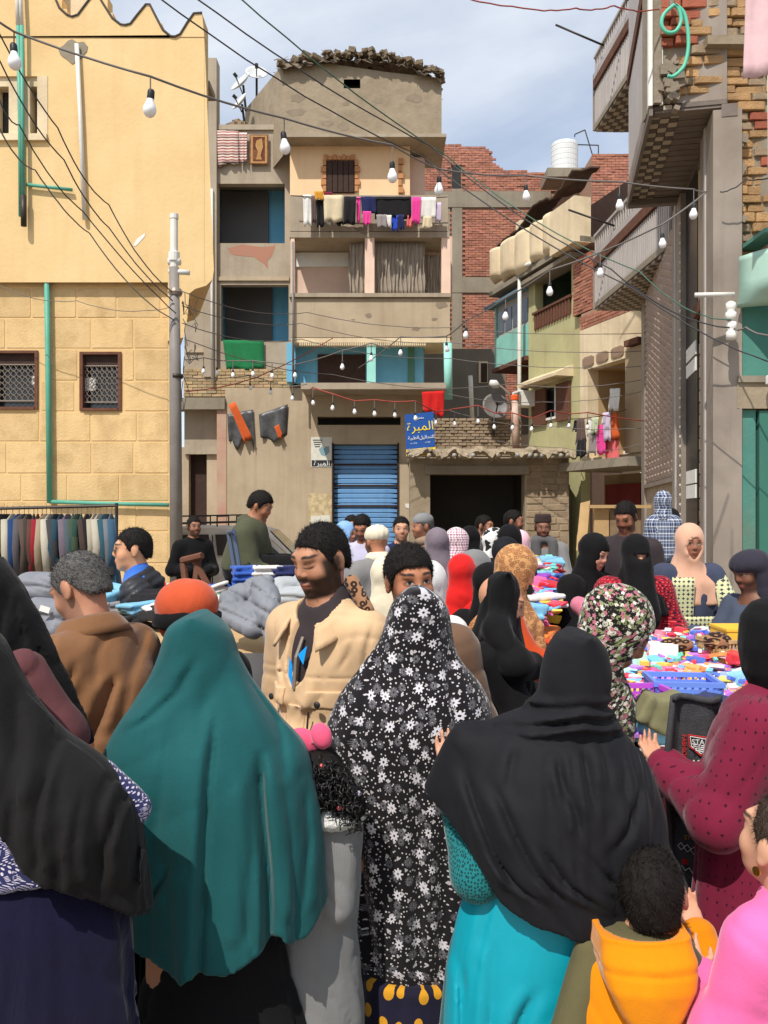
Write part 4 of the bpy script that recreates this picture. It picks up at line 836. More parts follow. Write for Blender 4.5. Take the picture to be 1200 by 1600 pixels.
# planks leaning by the far doorway
bd_ = thing('wood_board', 'pale plank leaning beside the red doorway', 'board', at(918, 850, 15)); bo = MB(); bo.hexa([at(900, 860, 15), at(916, 860, 15), at(916, 860, 15.05), at(900, 860, 15.05), at(907, 786, 15.3), at(922, 782, 15.3), at(922, 782, 15.35), at(907, 786, 15.35)]); m_ply = mat('plywood', lin((190, 158, 112)), lin((172, 142, 100)), sc=5, bump=.2); bo.build('plank', m_ply, bd_)
for nm, lb, x0, x1, y0 in (('plywood_sheet', 'plywood sheet propped between plank and railing', 927, 950, 795), ('plywood_sheet', 'darker wooden hatch right of the plywood sheet', 952, 1000, 795)):
    o = MB(); flat(15.2).pbox(o, x0, y0, x1, 870, 0, .06); tag(o.build(nm, m_ply if x0 < 930 else mat('old_board', lin((140, 118, 92)), lin((120, 100, 78)), sc=6, bump=.3)), lb, 'board')
o = MB(); flat(15.1).pbox(o, 920, 789, 1015, 794, 0, .1); tag(o.build('timber_rail', m_ply), 'horizontal timber rail over the boards', 'rail')

# ============================================================ laundry
LC = {'w': cloth('laundry_white', (226, 222, 214)), 'k': cloth('laundry_black', (34, 32, 34)), 'c': cloth('laundry_cream', (214, 198, 164)), 'p': cloth('laundry_pink', (230, 70, 150)), 'n': cloth('laundry_navy', (40, 44, 84)), 'y': cloth('laundry_amber', (212, 150, 50)), 'm': cloth('laundry_maroon', (120, 34, 54)), 'b': cloth('laundry_blue', (50, 80, 190)), 'o': m_or, 'r': cloth('laundry_coral', (226, 110, 110)), 'g': cloth('laundry_grey', (150, 140, 138)), 'd': cloth('laundry_brown', (96, 78, 72)), 'l': cloth('laundry_lilac', (206, 190, 210)), 'h': cloth('laundry_pale_green', (196, 204, 170))}
CN = {'w': 'white', 'k': 'black', 'c': 'cream', 'p': 'pink', 'n': 'navy striped', 'y': 'amber', 'm': 'maroon', 'b': 'blue', 'o': 'orange', 'r': 'coral', 'g': 'grey', 'd': 'brown', 'l': 'lilac', 'h': 'pale green'}
ls = flat(21.75)
items = [(474, 487, 306, 354, 'w'), (487, 494, 311, 350, 'd'), (492, 506, 303, 316, 'y'), (494, 506, 314, 356, 'k'), (507, 519, 303, 318, 'm'), (506, 537, 309, 350, 'c'), (513, 522, 336, 352, 'w'), (524, 538, 340, 354, 'k'), (538, 557, 311, 354, 'k'), (557, 564, 310, 350, 'p'), (564, 587, 310, 336, 'n'), (567, 580, 334, 354, 'p'), (587, 642, 309, 342, 'k'), (588, 604, 338, 358, 'g'), (604, 612, 340, 358, 'w'), (612, 622, 338, 361, 'b'), (622, 630, 338, 360, 'n'), (643, 657, 312, 352, 'p'), (636, 644, 338, 356, 'r'), (658, 681, 311, 345, 'w'), (661, 674, 342, 360, 'c'), (680, 689, 318, 348, 'l')]
cnt = {}
for k, (a, b, y0, y1, c) in enumerate(items):
    nx = 'left end' if a < 500 else 'right end' if a > 640 else 'middle'
    base = f'{CN[c]} garment on the high balcony washing line, {nx}'; cnt[base] = cnt.get(base, 0)+1; lb = base if cnt[base] == 1 else f'{CN[c]} garment, {(0, 0, "second", "third", "fourth")[cnt[base]]} of its colour in the {nx} of the high washing line'
    rag('hanging_garment', lb, 'garment', [(a, y0), (b, y0), (b+rnd.uniform(-2, 2), y1), (a+rnd.uniform(-2, 2), y1)], ls, .06+.05*(k % 3), LC[c], 'washing on the high balcony', amp=.035, nu=6, nv=6)
items = [(901, 910, 657, 672, 'k'), (909, 921, 655, 692, 'd'), (913, 928, 688, 712, 'k'), (922, 936, 656, 680, 'w'), (927, 942, 676, 710, 'g'), (935, 947, 653, 676, 'h'), (945, 957, 646, 664, 'w'), (941, 955, 665, 708, 'p'), (955, 966, 645, 688, 'l'), (951, 970, 684, 722, 'r'), (965, 973, 645, 686, 'o'), (964, 980, 608, 640, 'w')]
cnt = {}; lsp = Fac((4.42, 20.75), (5.4, 17.7))
for k, (a, b, y0, y1, c) in enumerate(items):
    base = f'{CN[c]} garment drying in front of the cream house balcony'; cnt[base] = cnt.get(base, 0)+1; lb = base if cnt[base] == 1 else f'{CN[c]} garment, {(0, 0, "second", "third")[cnt[base]]} of its colour at the cream house balcony'
    rag('hanging_garment', lb, 'garment', [(a, y0), (b, y0-1), (b+rnd.uniform(-1, 2), y1), (a+rnd.uniform(-2, 1), y1+2)], lsp, .05+.06*(k % 3), LC[c], 'washing on the lane balcony', amp=.05, nu=6, nv=6)
o = MB().tube(arc(ls.pp(455, 308, .1), ls.pp(699, 310, .1), .06), .012, 5).build('washing_line', m_dkiron); tag(o, 'thin washing line along the high balcony', 'line')
o = MB().tube(arc(lsp.pp(898, 655, .1), lsp.pp(985, 640, .1), .05), .012, 5).build('washing_line', m_dkiron); tag(o, 'thin washing line in front of the cream house', 'line')

# ============================================================ cables and strings of lamps
m_wire = mat('black_cable', (0.05, 0.05, 0.052), rough=.6); m_wire2 = mat('grey_cable', lin((110, 104, 100)), rough=.6); m_wire3 = mat('green_cable', lin((72, 104, 88)), rough=.6); m_rope = mat('red_cord', lin((150, 70, 60)), rough=.8)
m_bulb = mat('bulb_glass', lin((236, 236, 236)), rough=.25, spec=.5); m_sock = mat('black_socket', (0.02, 0.02, 0.022), rough=.5)
def cable(pts, r, mt, label, sag=.15, n=10):
    path = []
    for a, b in zip(pts[:-1], pts[1:]): seg = arc(at(*a), at(*b), sag*rnd.uniform(.6, 1.3), n); path += seg if not path else seg[1:]
    path = [p+Vector((0, 0, rnd.uniform(-.006, .006))) for p in path]
    return tag(MB().tube(path, r, 6).build('overhead_cable', mt, smooth=True), label, 'cable')
C0 = [('highest black cable from the top left to the right corner', [(225, -20, 7), (660, 245, 9.5), (985, 448, 8.5), (1200, 565, 8)], .011, m_wire, .1),
 ('second black cable running parallel below the sky', [(290, -15, 7.2), (672, 228, 9.5), (955, 420, 8.6), (1140, 512, 8.5)], .011, m_wire, .1), ('third black cable nearest the mud roof corner', [(365, -12, 7.5), (700, 245, 10), (1000, 425, 9), (1142, 500, 8.55)], .011, m_wire3, .1),
 ('upper slack cable in front of the yellow wall', [(-10, 35, 10), (90, 200, 11), (170, 320, 12), (268, 455, 12.5)], .014, m_wire, .12), ('second slack cable in front of the yellow wall', [(-10, 75, 10), (100, 250, 11), (170, 355, 12), (270, 470, 12.5)], .014, m_wire, .12), ('third slack cable in front of the yellow wall', [(-10, 130, 10), (30, 195, 10.3), (130, 330, 11.5), (275, 490, 12.5)], .014, m_wire, .1), ('lowest slack cable in front of the yellow wall', [(-10, 180, 10), (55, 265, 10.8), (140, 365, 11.7), (272, 500, 12.5)], .014, m_wire2, .12),
 ('thin cable crossing the yellow wall low', [(-10, 440, 12.8), (120, 470, 12.8), (268, 480, 12.6)], .008, m_wire2, .1),
 ('thin cable from pole across the upper loggia', [(285, 455, 12.6), (480, 488, 18), (705, 512, 19), (1010, 520, 17.5)], .011, m_wire2, .12), ('thin cable from pole across the lower parapet', [(285, 478, 12.6), (470, 505, 18), (705, 535, 19), (1010, 548, 17.5)], .011, m_wire2, .12), ('thin cable sagging past the blue loggia', [(285, 505, 12.6), (470, 530, 18), (705, 560, 19), (1010, 572, 17.5)], .011, m_wire2, .15),
 ('thin cable in front of the green house shutters', [(290, 530, 12.6), (520, 585, 17), (800, 600, 18), (1010, 592, 17)], .011, m_wire2, .15), ('thin cable under the air conditioner', [(700, 615, 18), (850, 628, 18), (1010, 610, 17)], .01, m_wire2, .1), ('thin cable low across the green house', [(700, 640, 18), (860, 665, 18), (1010, 668, 17)], .01, m_wire2, .1), ('lowest cable over the store roof', [(700, 670, 18), (880, 700, 18), (1010, 690, 17)], .009, m_wire2, .1),
 ('cable at the very top of the picture', [(715, -8, 8), (800, 10, 8), (900, 13, 8), (960, 9, 8.4), (1030, 14, 8.8)], .011, m_rope, .03), ('red cord above the lamp row on the tan wall', [(290, 612, 13), (400, 590, 15), (520, 528, 17)], .014, m_rope, .05),
 ('dark cable from the bracket to the right edge', [(1125, 300, 8.7), (1165, 280, 8.6), (1230, 265, 8.3)], .01, m_wire, .05), ('grey cable from the bracket past the white pipe', [(1143, 510, 8.6), (1165, 512, 8.4), (1230, 525, 8)], .014, m_wire2, .03)]
for lb, pts, r_, mt, sg_ in C0: cable(pts, r_*.68, mt, lb, sg_)
tang = MB(); r = random.Random(8)
for i in range(10):
    p = [at(284+r.uniform(0, 8), r.uniform(455, 600), 12.5)]
    for k in range(6): p.append(p[-1]+Vector((r.uniform(-.04, .09), r.uniform(-.05, .05), r.uniform(-.2, .14))))
    tang.tube(p, .006, 5)
tag(tang.build('cable_tangle', m_wire), 'tangle of thin wires beside the grey pole', 'cable')
S0 = 0.066
bprof = [(.004, -1.15*S0), (.2*S0, -1.13*S0), (.36*S0, -1.0*S0), (.455*S0, -.78*S0), (.47*S0, -.6*S0), (.42*S0, -.4*S0), (.31*S0, -.16*S0), (.25*S0, .0), (.24*S0, .12*S0)]
sprof = [(.25*S0, .1*S0), (.26*S0, .14*S0), (.25*S0, .62*S0), (.19*S0, .74*S0), (.05*S0, .78*S0)]
me_b = MB().lathe(bprof, (0, 0, 0), 18).mesh('bulb', m_bulb, smooth=True); me_s = MB().lathe(sprof, (0, 0, 0), 14).mesh('socket', m_sock, smooth=True)
def lamps(label, bulbs, start, end, mt, r=.008, drop=.05, sag=.03, k=1.0):
    """bulbs: (px, py of bulb centre, depth)"""
    o = thing('lamp_string', label, 'string lights', at(*bulbs[0])); pts = [at(*start)]
    for b in bulbs:
        dd = drop*rnd.uniform(.6, 1.5); pts.append(at(*b)+Vector((0, 0, (.8+.5)*S0*k+dd)))
    pts.append(at(*end)); path = []
    for a, b in zip(pts[:-1], pts[1:]): seg = arc(a, b, sag*(b-a).length*.3, 6); path += seg if not path else seg[1:]
    MB().tube(path, r, 6).build('wire', mt, o, smooth=True)
    for b, top in zip(bulbs, pts[1:-1]):
        c = at(*b)+Vector((0, 0, .5*S0*k)); rot = (rnd.uniform(-.1, .1), rnd.uniform(-.12, .12), 0)
        bo = link('bulb', me_b, o, c, rot, (k, k, k)); link('socket', me_s, bo, WL[bo.name]); MB().tube([top, c+Vector((0, 0, .72*S0*k))], .0035*max(1, b[2]/6), 5).build('cord', m_wire2, o)
lamps('nearest string of large white bulbs from the yellow house to the clad balcony', [(22, 95, 3.9), (235, 168, 3.9), (444, 229, 4.7), (613, 274, 5.1), (686, 295, 5.7), (822, 306, 6.5), (968, 320, 6.4), (1084, 334, 6.4)], (-15, 25, 3.8), (1105, 299, 7), m_wire2, .006, .07, .05)
lamps('string of bulbs rising to the right past the blue loggia', [(626, 551, 11.5), (698, 545, 10.6), (728, 523, 9.6), (790, 494, 8.4), (859, 455, 7.6), (938, 426, 7.4), (1035, 380, 6.9)], (560, 575, 13), (1104, 300, 7.2), m_wire2, .008, .1, .04)
lamps('string of small bulbs over the green cloth', [(318, 580, 13.4), (339, 582, 13.6), (364, 586, 13.2), (395, 584, 13), (425, 587, 13), (461, 586, 12.6), (535, 573, 11.5), (580, 560, 11.4)], (290, 562, 12.6), (610, 545, 11.4), m_wire2, .008, .12, .04)
lamps('lamp row hanging on a red cord below the concrete slab', [(489, 629, 13.2), (520, 637, 12.8), (554, 643, 12.8), (585, 646, 12.8), (617, 648, 12.8), (649, 653, 12.8), (681, 660, 13.4), (710, 662, 14), (747, 658, 14), (772, 667, 14), (801, 668, 14), (831, 670, 14), (861, 665, 14.5), (889, 665, 15), (918, 667, 15)], (484, 609, 13.5), (1010, 658, 16), m_rope, .01, .12, .03)
lamps('three dim bulbs on slack wires over the mud bricks', [(391, 606, 15), (423, 613, 15), (457, 622, 14)], (290, 590, 13), (480, 600, 14), m_wire2, .007, .1, .05)
# ============================================================ implicit surfaces: bodies and clothes
def smin(a, b, k):
    h = np.maximum(k-np.abs(a-b), 0)/k; return np.minimum(a, b)-h*h*k*0.25
def surfnet(d, xs, ys, zs):
    s = d < 0; nx, ny, nz = d.shape; cnt = np.zeros((nx-1, ny-1, nz-1), np.int8)
    for i in (0, 1):
        for j in (0, 1):
            for k in (0, 1): cnt += s[i:nx-1+i, j:ny-1+j, k:nz-1+k]
    act = (cnt > 0) & (cnt < 8); ids = np.argwhere(act); n = len(ids); idx = np.full(act.shape, -1, np.int64); idx[act] = np.arange(n)
    I, J, K = ids.T; acc = np.zeros((n, 3)); num = np.zeros(n); G = (xs, ys, zs)
    cor = [(i, j, k) for i in (0, 1) for j in (0, 1) for k in (0, 1)]
    dv = {c: d[I+c[0], J+c[1], K+c[2]] for c in cor}
    for a in cor:
        for ax in range(3):
            if a[ax]: continue
            b = list(a); b[ax] = 1; b = tuple(b); da, db = dv[a], dv[b]; m = (da < 0) != (db < 0)
            t = np.where(m, da/np.where(da-db == 0, 1, da-db), 0); p = np.stack([xs[I+a[0]], ys[J+a[1]], zs[K+a[2]]], 1).astype(float)
            q = (I, J, K)[ax]; p[:, ax] += t*(G[ax][q+1]-G[ax][q]); acc[m] += p[m]; num += m
    V = acc/num[:, None]; Fs = []
    for ax in range(3):
        sl0 = [slice(1, -1)]*3; sl1 = [slice(1, -1)]*3; sl0[ax] = slice(0, -1); sl1[ax] = slice(1, None)
        ch = s[tuple(sl0)] != s[tuple(sl1)]; e = np.argwhere(ch); 
        if not len(e): continue
        ins = s[tuple(sl0)][ch]; o = [1, 1, 1]; o[ax] = 0; e = e+np.array(o); b_, c_ = (ax+1) % 3, (ax+2) % 3
        def cell(db, dc):
            q = e.copy(); q[:, b_] -= db; q[:, c_] -= dc; return idx[q[:, 0], q[:, 1], q[:, 2]]
        f = np.stack([cell(1, 1), cell(0, 1), cell(0, 0), cell(1, 0)], 1); f[~ins] = f[~ins][:, ::-1]; Fs.append(f)
    return V, np.concatenate(Fs)
def axis_pts(lo, hi, h, bands):
    p = [lo]
    while p[-1] < hi:
        st = h
        for (c, r, f) in bands:
            if abs(p[-1]-c) < r+h*.5: st = min(st, f)
        p.append(p[-1]+st)
    return np.array(p, np.float32)
def implicit(prims, h, cuts=(), disp=None, bands=(), hz=1.0, clip=None):
    """prims: (fn, lo, hi, k); bands: (centre, radius, step) of finer sampling"""
    lo = np.min([p[1] for p in prims], 0)-2.5*h; hi = np.max([p[2] for p in prims], 0)+2.5*h
    if clip is not None: lo, hi = np.maximum(lo, clip[0]), np.minimum(hi, clip[1])
    ax = [axis_pts(lo[i], hi[i], h*(hz if i == 2 else 1), [(b[0][i], b[1], b[2]) for b in bands]) for i in range(3)]
    d = np.full([len(a) for a in ax], .25, np.float32)
    for fn, a, b, k in prims:
        m = max(k, .02)+h; sl = tuple(slice(max(0, int(np.searchsorted(ax[i], a[i]-m))-1), int(np.searchsorted(ax[i], b[i]+m))+1) for i in range(3))
        X, Y_, Z = ax[0][sl[0]][:, None, None], ax[1][sl[1]][None, :, None], ax[2][sl[2]][None, None, :]
        v = fn(X, Y_, Z).astype(np.float32)
        d[sl] = smin(d[sl], v, k) if k > 0 else np.maximum(d[sl], v)
    X, Y_, Z = ax[0][:, None, None], ax[1][None, :, None], ax[2][None, None, :]
    if disp is not None: d = d+disp(X, Y_, Z)
    for c in cuts: d = np.maximum(d, c(X, Y_, Z))
    d = d.astype(np.float32); d[0] = d[-1] = .2; d[:, 0] = d[:, -1] = .2; d[:, :, 0] = d[:, :, -1] = .2
    return surfnet(d, *ax)
def ell(c, r, R=None, k=.03):
    c = np.array(c, float); r = np.array(r, float)
    if R is None:
        def fn(X, Y_, Z):
            x, y, z = (X-c[0])/r[0], (Y_-c[1])/r[1], (Z-c[2])/r[2]; k0 = np.sqrt(x*x+y*y+z*z); k1 = np.sqrt((x/r[0])**2+(y/r[1])**2+(z/r[2])**2)+1e-6
            return k0*(k0-1)/k1
        return fn, c-r, c+r, k
    R = np.array(R); e = np.abs(R) @ r
    def fn(X, Y_, Z):
        X, Y_, Z = X-c[0], Y_-c[1], Z-c[2]
        q = [(R[0, i]*X+R[1, i]*Y_+R[2, i]*Z)/r[i] for i in range(3)]; k0 = np.sqrt(q[0]**2+q[1]**2+q[2]**2); k1 = np.sqrt((q[0]/r[0])**2+(q[1]/r[1])**2+(q[2]/r[2])**2)+1e-6
        return k0*(k0-1)/k1
    return fn, c-e, c+e, k
def cap(a, b, ra, rb, k=.03):
    a, b = np.array(a, float), np.array(b, float); ba = b-a; L = max(1e-9, ba @ ba); m = max(ra, rb)
    def fn(X, Y_, Z):
        t = np.clip(((X-a[0])*ba[0]+(Y_-a[1])*ba[1]+(Z-a[2])*ba[2])/L, 0, 1)
        return np.sqrt((X-a[0]-t*ba[0])**2+(Y_-a[1]-t*ba[1])**2+(Z-a[2]-t*ba[2])**2)-(ra+(rb-ra)*t)
    return fn, np.minimum(a, b)-m, np.maximum(a, b)+m, k
def rbox(c, h, R, r, k=.006):
    c = np.array(c, float); h = np.array(h, float); R = np.array(R); e = np.abs(R) @ h
    def fn(X, Y_, Z):
        X, Y_, Z = X-c[0], Y_-c[1], Z-c[2]; q = [np.abs(R[0, i]*X+R[1, i]*Y_+R[2, i]*Z)-h[i]+r for i in range(3)]
        return np.sqrt(sum(np.maximum(v, 0)**2 for v in q))+np.minimum(np.maximum(np.maximum(q[0], q[1]), q[2]), 0)-r
    return fn, c-e, c+e, k
def smooth_rows(rows):
    rows = sorted(rows); z = np.array([r[0] for r in rows]); zf = np.linspace(z[0], z[-1], 160); out = [zf]
    for i in range(1, 5):
        v = np.interp(zf, z, [r[i] for r in rows]); ker = np.hanning(15); ker /= ker.sum(); vp = np.concatenate([2*v[0]-v[7:0:-1], v, 2*v[-1]-v[-2:-9:-1]]); out.append(np.convolve(vp, ker, 'valid'))
    return out
def folds(seed, n=9, sharp=1.6):
    r = np.random.RandomState(seed); ph = r.rand(6)*6.28; fr = [n, n*1.63+1, n*.55+.5]; tw = r.uniform(-1.5, 1.5, 3)
    def fn(th, z):
        t = th+.22*np.sin(2*th+ph[3]+z*2.1)+.1*np.sin(5*th+ph[4]-z*3.3)
        a = 1-np.abs(np.sin(t*fr[0]*.5+ph[0]+tw[0]*z))**.7; b = 1-np.abs(np.sin(t*fr[1]*.5+ph[1]+tw[1]*z*2))**.8; c = np.sin(t*fr[2]+ph[2]+tw[2]*z)
        f = 1-np.abs(np.sin(t*fr[0]*1.45+ph[5]+1.3*np.sin(z*4+ph[2])))
        return .55*a**sharp+.3*b-.25*c-.2+.22*f**2.2*(.5+.5*np.sin(th*2.3+z*5+ph[0]))
    return fn
def loft(rows, fold=None, amp=(0, 0), k=.05, zfold=None):
    """rows (z, cx, cy, a, b): stacked ellipses; amp grows from the top row to the bottom row"""
    zf, cx, cy, a, b = smooth_rows(rows); z0, z1 = zf[0], zf[-1]
    def fn(X, Y_, Z):
        zc = np.clip(Z, z0, z1); CX, CY, A, B = [np.interp(zc, zf, q) for q in (cx, cy, a, b)]; A = np.maximum(A, .004); B = np.maximum(B, .004)
        x, y = (X-CX)/A, (Y_-CY)/B; rr = np.sqrt(x*x+y*y); d = (rr-1)*np.minimum(A, B)*1.0
        if fold is not None:
            w = np.clip((zfold or z1)-zc, 0, None)/max(.01, (zfold or z1)-z0); d = d+(amp[0]+(amp[1]-amp[0])*w)*fold(np.arctan2(x, -y), zc)*np.clip(rr, 0, 1.3)
        return np.maximum(d, np.maximum(z0-Z, Z-z1))
    m = max(amp)
    return fn, np.array([min(cx-a)-m, min(cy-b)-m, z0]), np.array([max(cx+a)+m, max(cy+b)+m, z1]), k
def wrinkle(seed, amp, sc=1.0):
    r = np.random.RandomState(seed); q = r.uniform(-1, 1, (8, 3)); q /= np.linalg.norm(q, axis=1)[:, None]; ph = r.rand(8)*6.28
    def fn(X, Y_, Z):
        D = lambda i, f: sc*f*(q[i, 0]*X+q[i, 1]*Y_+q[i, 2]*.8*Z)+ph[i]
        w1, w2 = np.sin(D(0, 9)), np.sin(D(1, 13)); a = np.sin(D(2, 24)+2.4*w1+1.5*w2); b = np.sin(D(3, 33)+2.6*w2-1.3*w1); c = np.sin(D(4, 12)+1.2*w2); m = .5+.5*np.sin(D(5, 8)+1.5*w1)
        return amp*(.9*m*(1-np.abs(a))**2.2+.7*(1-m)*(1-np.abs(b))**2.2+.35*c-.35)
    return fn
def creases(lines, d, back=0.0):
    """cloth creases traced as polylines of (px, py) down the side facing the camera: (points, depth, width)"""
    L = []
    for pts, dep, wd in lines:
        q = sorted((fz(b, d), fx(a, d)) for a, b in pts); L.append((np.array([v[0] for v in q]), np.array([v[1] for v in q]), dep, wd))
    def fn(X, Y_, Z):
        s = 0
        for zs_, xs_, dep, wd in L:
            u = X-np.interp(Z, zs_, xs_); f = np.clip((Z-zs_[0])/.03, 0, 1)*np.clip((zs_[-1]-Z)/.05, 0, 1)
            s = s+f*dep*(np.exp(-(u/wd)**2)-.75*np.exp(-((u+2.4*wd)/(1.9*wd))**2)-.45*np.exp(-((u-2.6*wd)/(2.2*wd))**2))
        return s*(Y_ < d+back)
    return fn
def imesh(name, VF, mt, parent, uv=None, cols=None):
    V, Fq = VF; off = np.array(wl(parent)); me = bpy.data.meshes.new(name)
    me.vertices.add(len(V)); me.vertices.foreach_set('co', (V-off).astype(np.float32).ravel()); me.loops.add(Fq.size); me.loops.foreach_set('vertex_index', Fq.astype(np.int32).ravel())
    me.polygons.add(len(Fq)); me.polygons.foreach_set('loop_start', np.arange(0, Fq.size, 4, dtype=np.int32)); me.polygons.foreach_set('use_smooth', np.ones(len(Fq), bool))
    me.update(calc_edges=True)
    if uv is not None:
        cx, cy, R = uv; vz = V[:, 2]
        if R is None:      # follow the cloth: local centre, local girth and length along the profile
            zb = np.linspace(vz.min(), vz.max()+1e-6, 46); bi = np.clip(np.digitize(vz, zb)-1, 0, 44); n_ = np.maximum(np.bincount(bi, minlength=45), 1); zc = (zb[1:]+zb[:-1])/2; m1 = np.bincount(bi, V[:, 0], 45)/n_; m2 = np.bincount(bi, V[:, 1], 45)/n_
            cx, cy = np.interp(vz, zc, m1), np.interp(vz, zc, m2); rr = np.bincount(bi, np.hypot(V[:, 0]-cx, V[:, 1]-cy), 45)/n_; al = np.concatenate([[0], np.cumsum(np.hypot(np.diff(rr)*.9, np.diff(zc)))]); R = np.interp(vz, zc, rr); vz = np.interp(vz, zc, al); R = R[Fq]
        th = np.arctan2(V[:, 0]-cx, -(V[:, 1]-cy)); T = th[Fq]; w = (T.max(1)-T.min(1)) > 3.14; T[w] = np.where(T[w] < 0, T[w]+6.2832, T[w]); l = me.uv_layers.new(name='UVMap'); l.data.foreach_set('uv', np.stack([T*R, vz[Fq]], 2).astype(np.float32).ravel())
    if cols is not None:
        a = me.color_attributes.new('tint', 'FLOAT_COLOR', 'POINT'); a.data.foreach_set('color', np.concatenate([cols, np.ones((len(V), 1))], 1).astype(np.float32).ravel())
    me.materials.append(mt); me.validate(); o = link(name, me, parent); return o

# ------------------------------------------------------------ skeleton
def rz(a): c, s = math.cos(a), math.sin(a); return np.array([[c, -s, 0], [s, c, 0], [0, 0, 1.]])
def rx(a): c, s = math.cos(a), math.sin(a); return np.array([[1., 0, 0], [0, c, -s], [0, s, c]])
def ry(a): c, s = math.cos(a), math.sin(a); return np.array([[c, 0, s], [0, 1., 0], [-s, 0, c]])
class Sk: pass
def skeleton(px, py, d, yaw=0, lean=0, hs=1.0, hy=0, hp=0, hr=0, a=None, b=None, bulk=1.0, sit=None, h=None):
    """px, py: column and row of the crown; yaw 0 faces the camera, 90 faces image right; a/b: hands (fwd, side, z)"""
    J = Sk(); top = at(px, py, d); yr, ln = math.radians(yaw), math.radians(lean)
    H = h or top.z/(.52+.48*math.cos(ln)); J.H = H; J.d = d; J.sit = sit; J.hs = hs; J.bulk = bulk; zp = .52*H
    if sit is not None: zp = sit; 
    Rt = rz(yr) @ rx(ln); J.Rt = Rt; J.Ry = rz(yr); hh = .235*hs
    up = (top.z-zp)/math.cos(ln) if sit is not None else .48*H
    tz = up-hh; J.up = up                                     # pelvis to chin along the torso axis
    Rh = rz(yr+math.radians(hy)) @ rx(ln+math.radians(hp)) @ ry(math.radians(hr)); J.Rh = Rh
    loc = lambda v: Rt @ np.array(v, float)
    hc = loc((0, -.015*hs, tz+.5*hh)); base = np.array([top.x, top.y, 0])-np.array([hc[0], hc[1], 0]); J.base = base; pel = base+np.array([0, 0, zp]); J.pel = pel
    J.hc = pel+hc+Rh @ np.array([0, 0, .0]); J.hc[2] += top.z-(J.hc[2]+.118*hs)
    sw = .172*bulk*(H/1.7); shz = tz-.125*(H/1.7)*(.6+.4*hs); J.sw = sw
    J.neck = pel+loc((0, .01, tz-.015)); J.S = [pel+loc((s*sw, .005, shz)) for s in (-1, 1)]; J.chest = pel+loc((0, 0, shz*.72)); J.waist = pel+loc((0, 0, shz*.36)); J.shz = shz
    J.hips = [pel+J.Ry @ np.array([s*.09*bulk*(H/1.7), 0, -.02]) for s in (-1, 1)]
    if sit is not None:
        J.knee = [J.hips[i]+J.Ry @ np.array([(-1, 1)[i]*.05, -.42*H/1.7, .04]) for i in (0, 1)]; J.ank = [J.knee[i]+J.Ry @ np.array([0, .04, -.42*H/1.7]) for i in (0, 1)]
    else:
        J.knee = [base+J.Ry @ np.array([s*.09*(H/1.7), -.02, .285*H]) for s in (-1, 1)]; J.ank = [base+J.Ry @ np.array([s*.09*(H/1.7), .01, .05*H]) for s in (-1, 1)]
    J.elb = []; J.wr = []; l1, l2 = .172*H, .155*H
    for i, tgt in enumerate((a, b)):
        s = (-1, 1)[i]; S = J.S[i]
        if tgt is None: T = base+J.Ry @ np.array([s*(sw+(.07 if bulk > .7 else .0)), -.03, zp-.06*H if bulk > .7 else zp+.09*H]); T = T+(pel-base-np.array([0, 0, zp]))
        elif len(tgt) == 4: T = np.array(at(*tgt[:3]))
        else: T = base+J.Ry @ np.array([tgt[1], -tgt[0], tgt[2]])
        v = T-S; L = min(np.linalg.norm(v), (l1+l2)*.985); v = v/np.linalg.norm(v); T = S+v*L; x = (l1*l1-l2*l2+L*L)/(2*L); r = math.sqrt(max(0, l1*l1-x*x))
        pole = J.Ry @ np.array([s*.45, .25, -1.0] if bulk > .7 else [0, -1., 0]); pole = pole-v*(pole @ v); n = np.linalg.norm(pole); pole = pole/n if n > 1e-4 else np.array([0, 1., 0])
        J.elb.append(S+v*x+pole*r); J.wr.append(T)
    return J
def hl(J, v): return J.hc+J.Rh @ (np.array(v, float)*J.hs)
def he(J, c, r, k=.02): return ell(hl(J, c), np.array(r)*J.hs, J.Rh, k*J.hs)
def hcap(J, a, b, ra, rb, k=.015): return cap(hl(J, a), hl(J, b), ra*J.hs, rb*J.hs, k*J.hs)
def head_prims(J, nose=1.0):
    q = [he(J, (0, .012, .03), (.076, .094, .088), .03), he(J, (0, -.028, -.025), (.063, .068, .084), .03), he(J, (0, -.044, -.076), (.046, .046, .038), .03), he(J, (0, -.074, -.1), (.02, .016, .014), .02),
         hcap(J, (-.036, -.08, .034), (.036, -.08, .034), .013, .013, .02), he(J, (-.036, -.06, -.028), (.028, .026, .03), .02), he(J, (.036, -.06, -.028), (.028, .026, .03), .02)]
    for s in (-1, 1):     # eye sockets pressed in, then lids
        f, lo, hi, k = he(J, (s*.031, -.1, .01), (.02, .013, .013)); q.append((lambda X, Y_, Z, f=f: -f(X, Y_, Z), lo, hi, -1)); q.append(he(J, (s*.031, -.074, .009), (.017, .0135, .0115), .006))
    q += [hcap(J, (0, -.088, .024), (0, -.103*nose, -.016), .0065, .0115, .016), he(J, (-.011, -.095, -.024), (.009, .011, .008), .009), he(J, (.011, -.095, -.024), (.009, .011, .008), .009), he(J, (0, -.094, -.055), (.023, .0085, .0065), .008), he(J, (0, -.092, -.066), (.019, .0085, .0075), .008)]
    for s in (-1, 1): q += [he(J, (s*.078, .012, -.002), (.009, .021, .031), .01), he(J, (s*.079, .006, -.03), (.006, .01, .01), .01)]
    return q
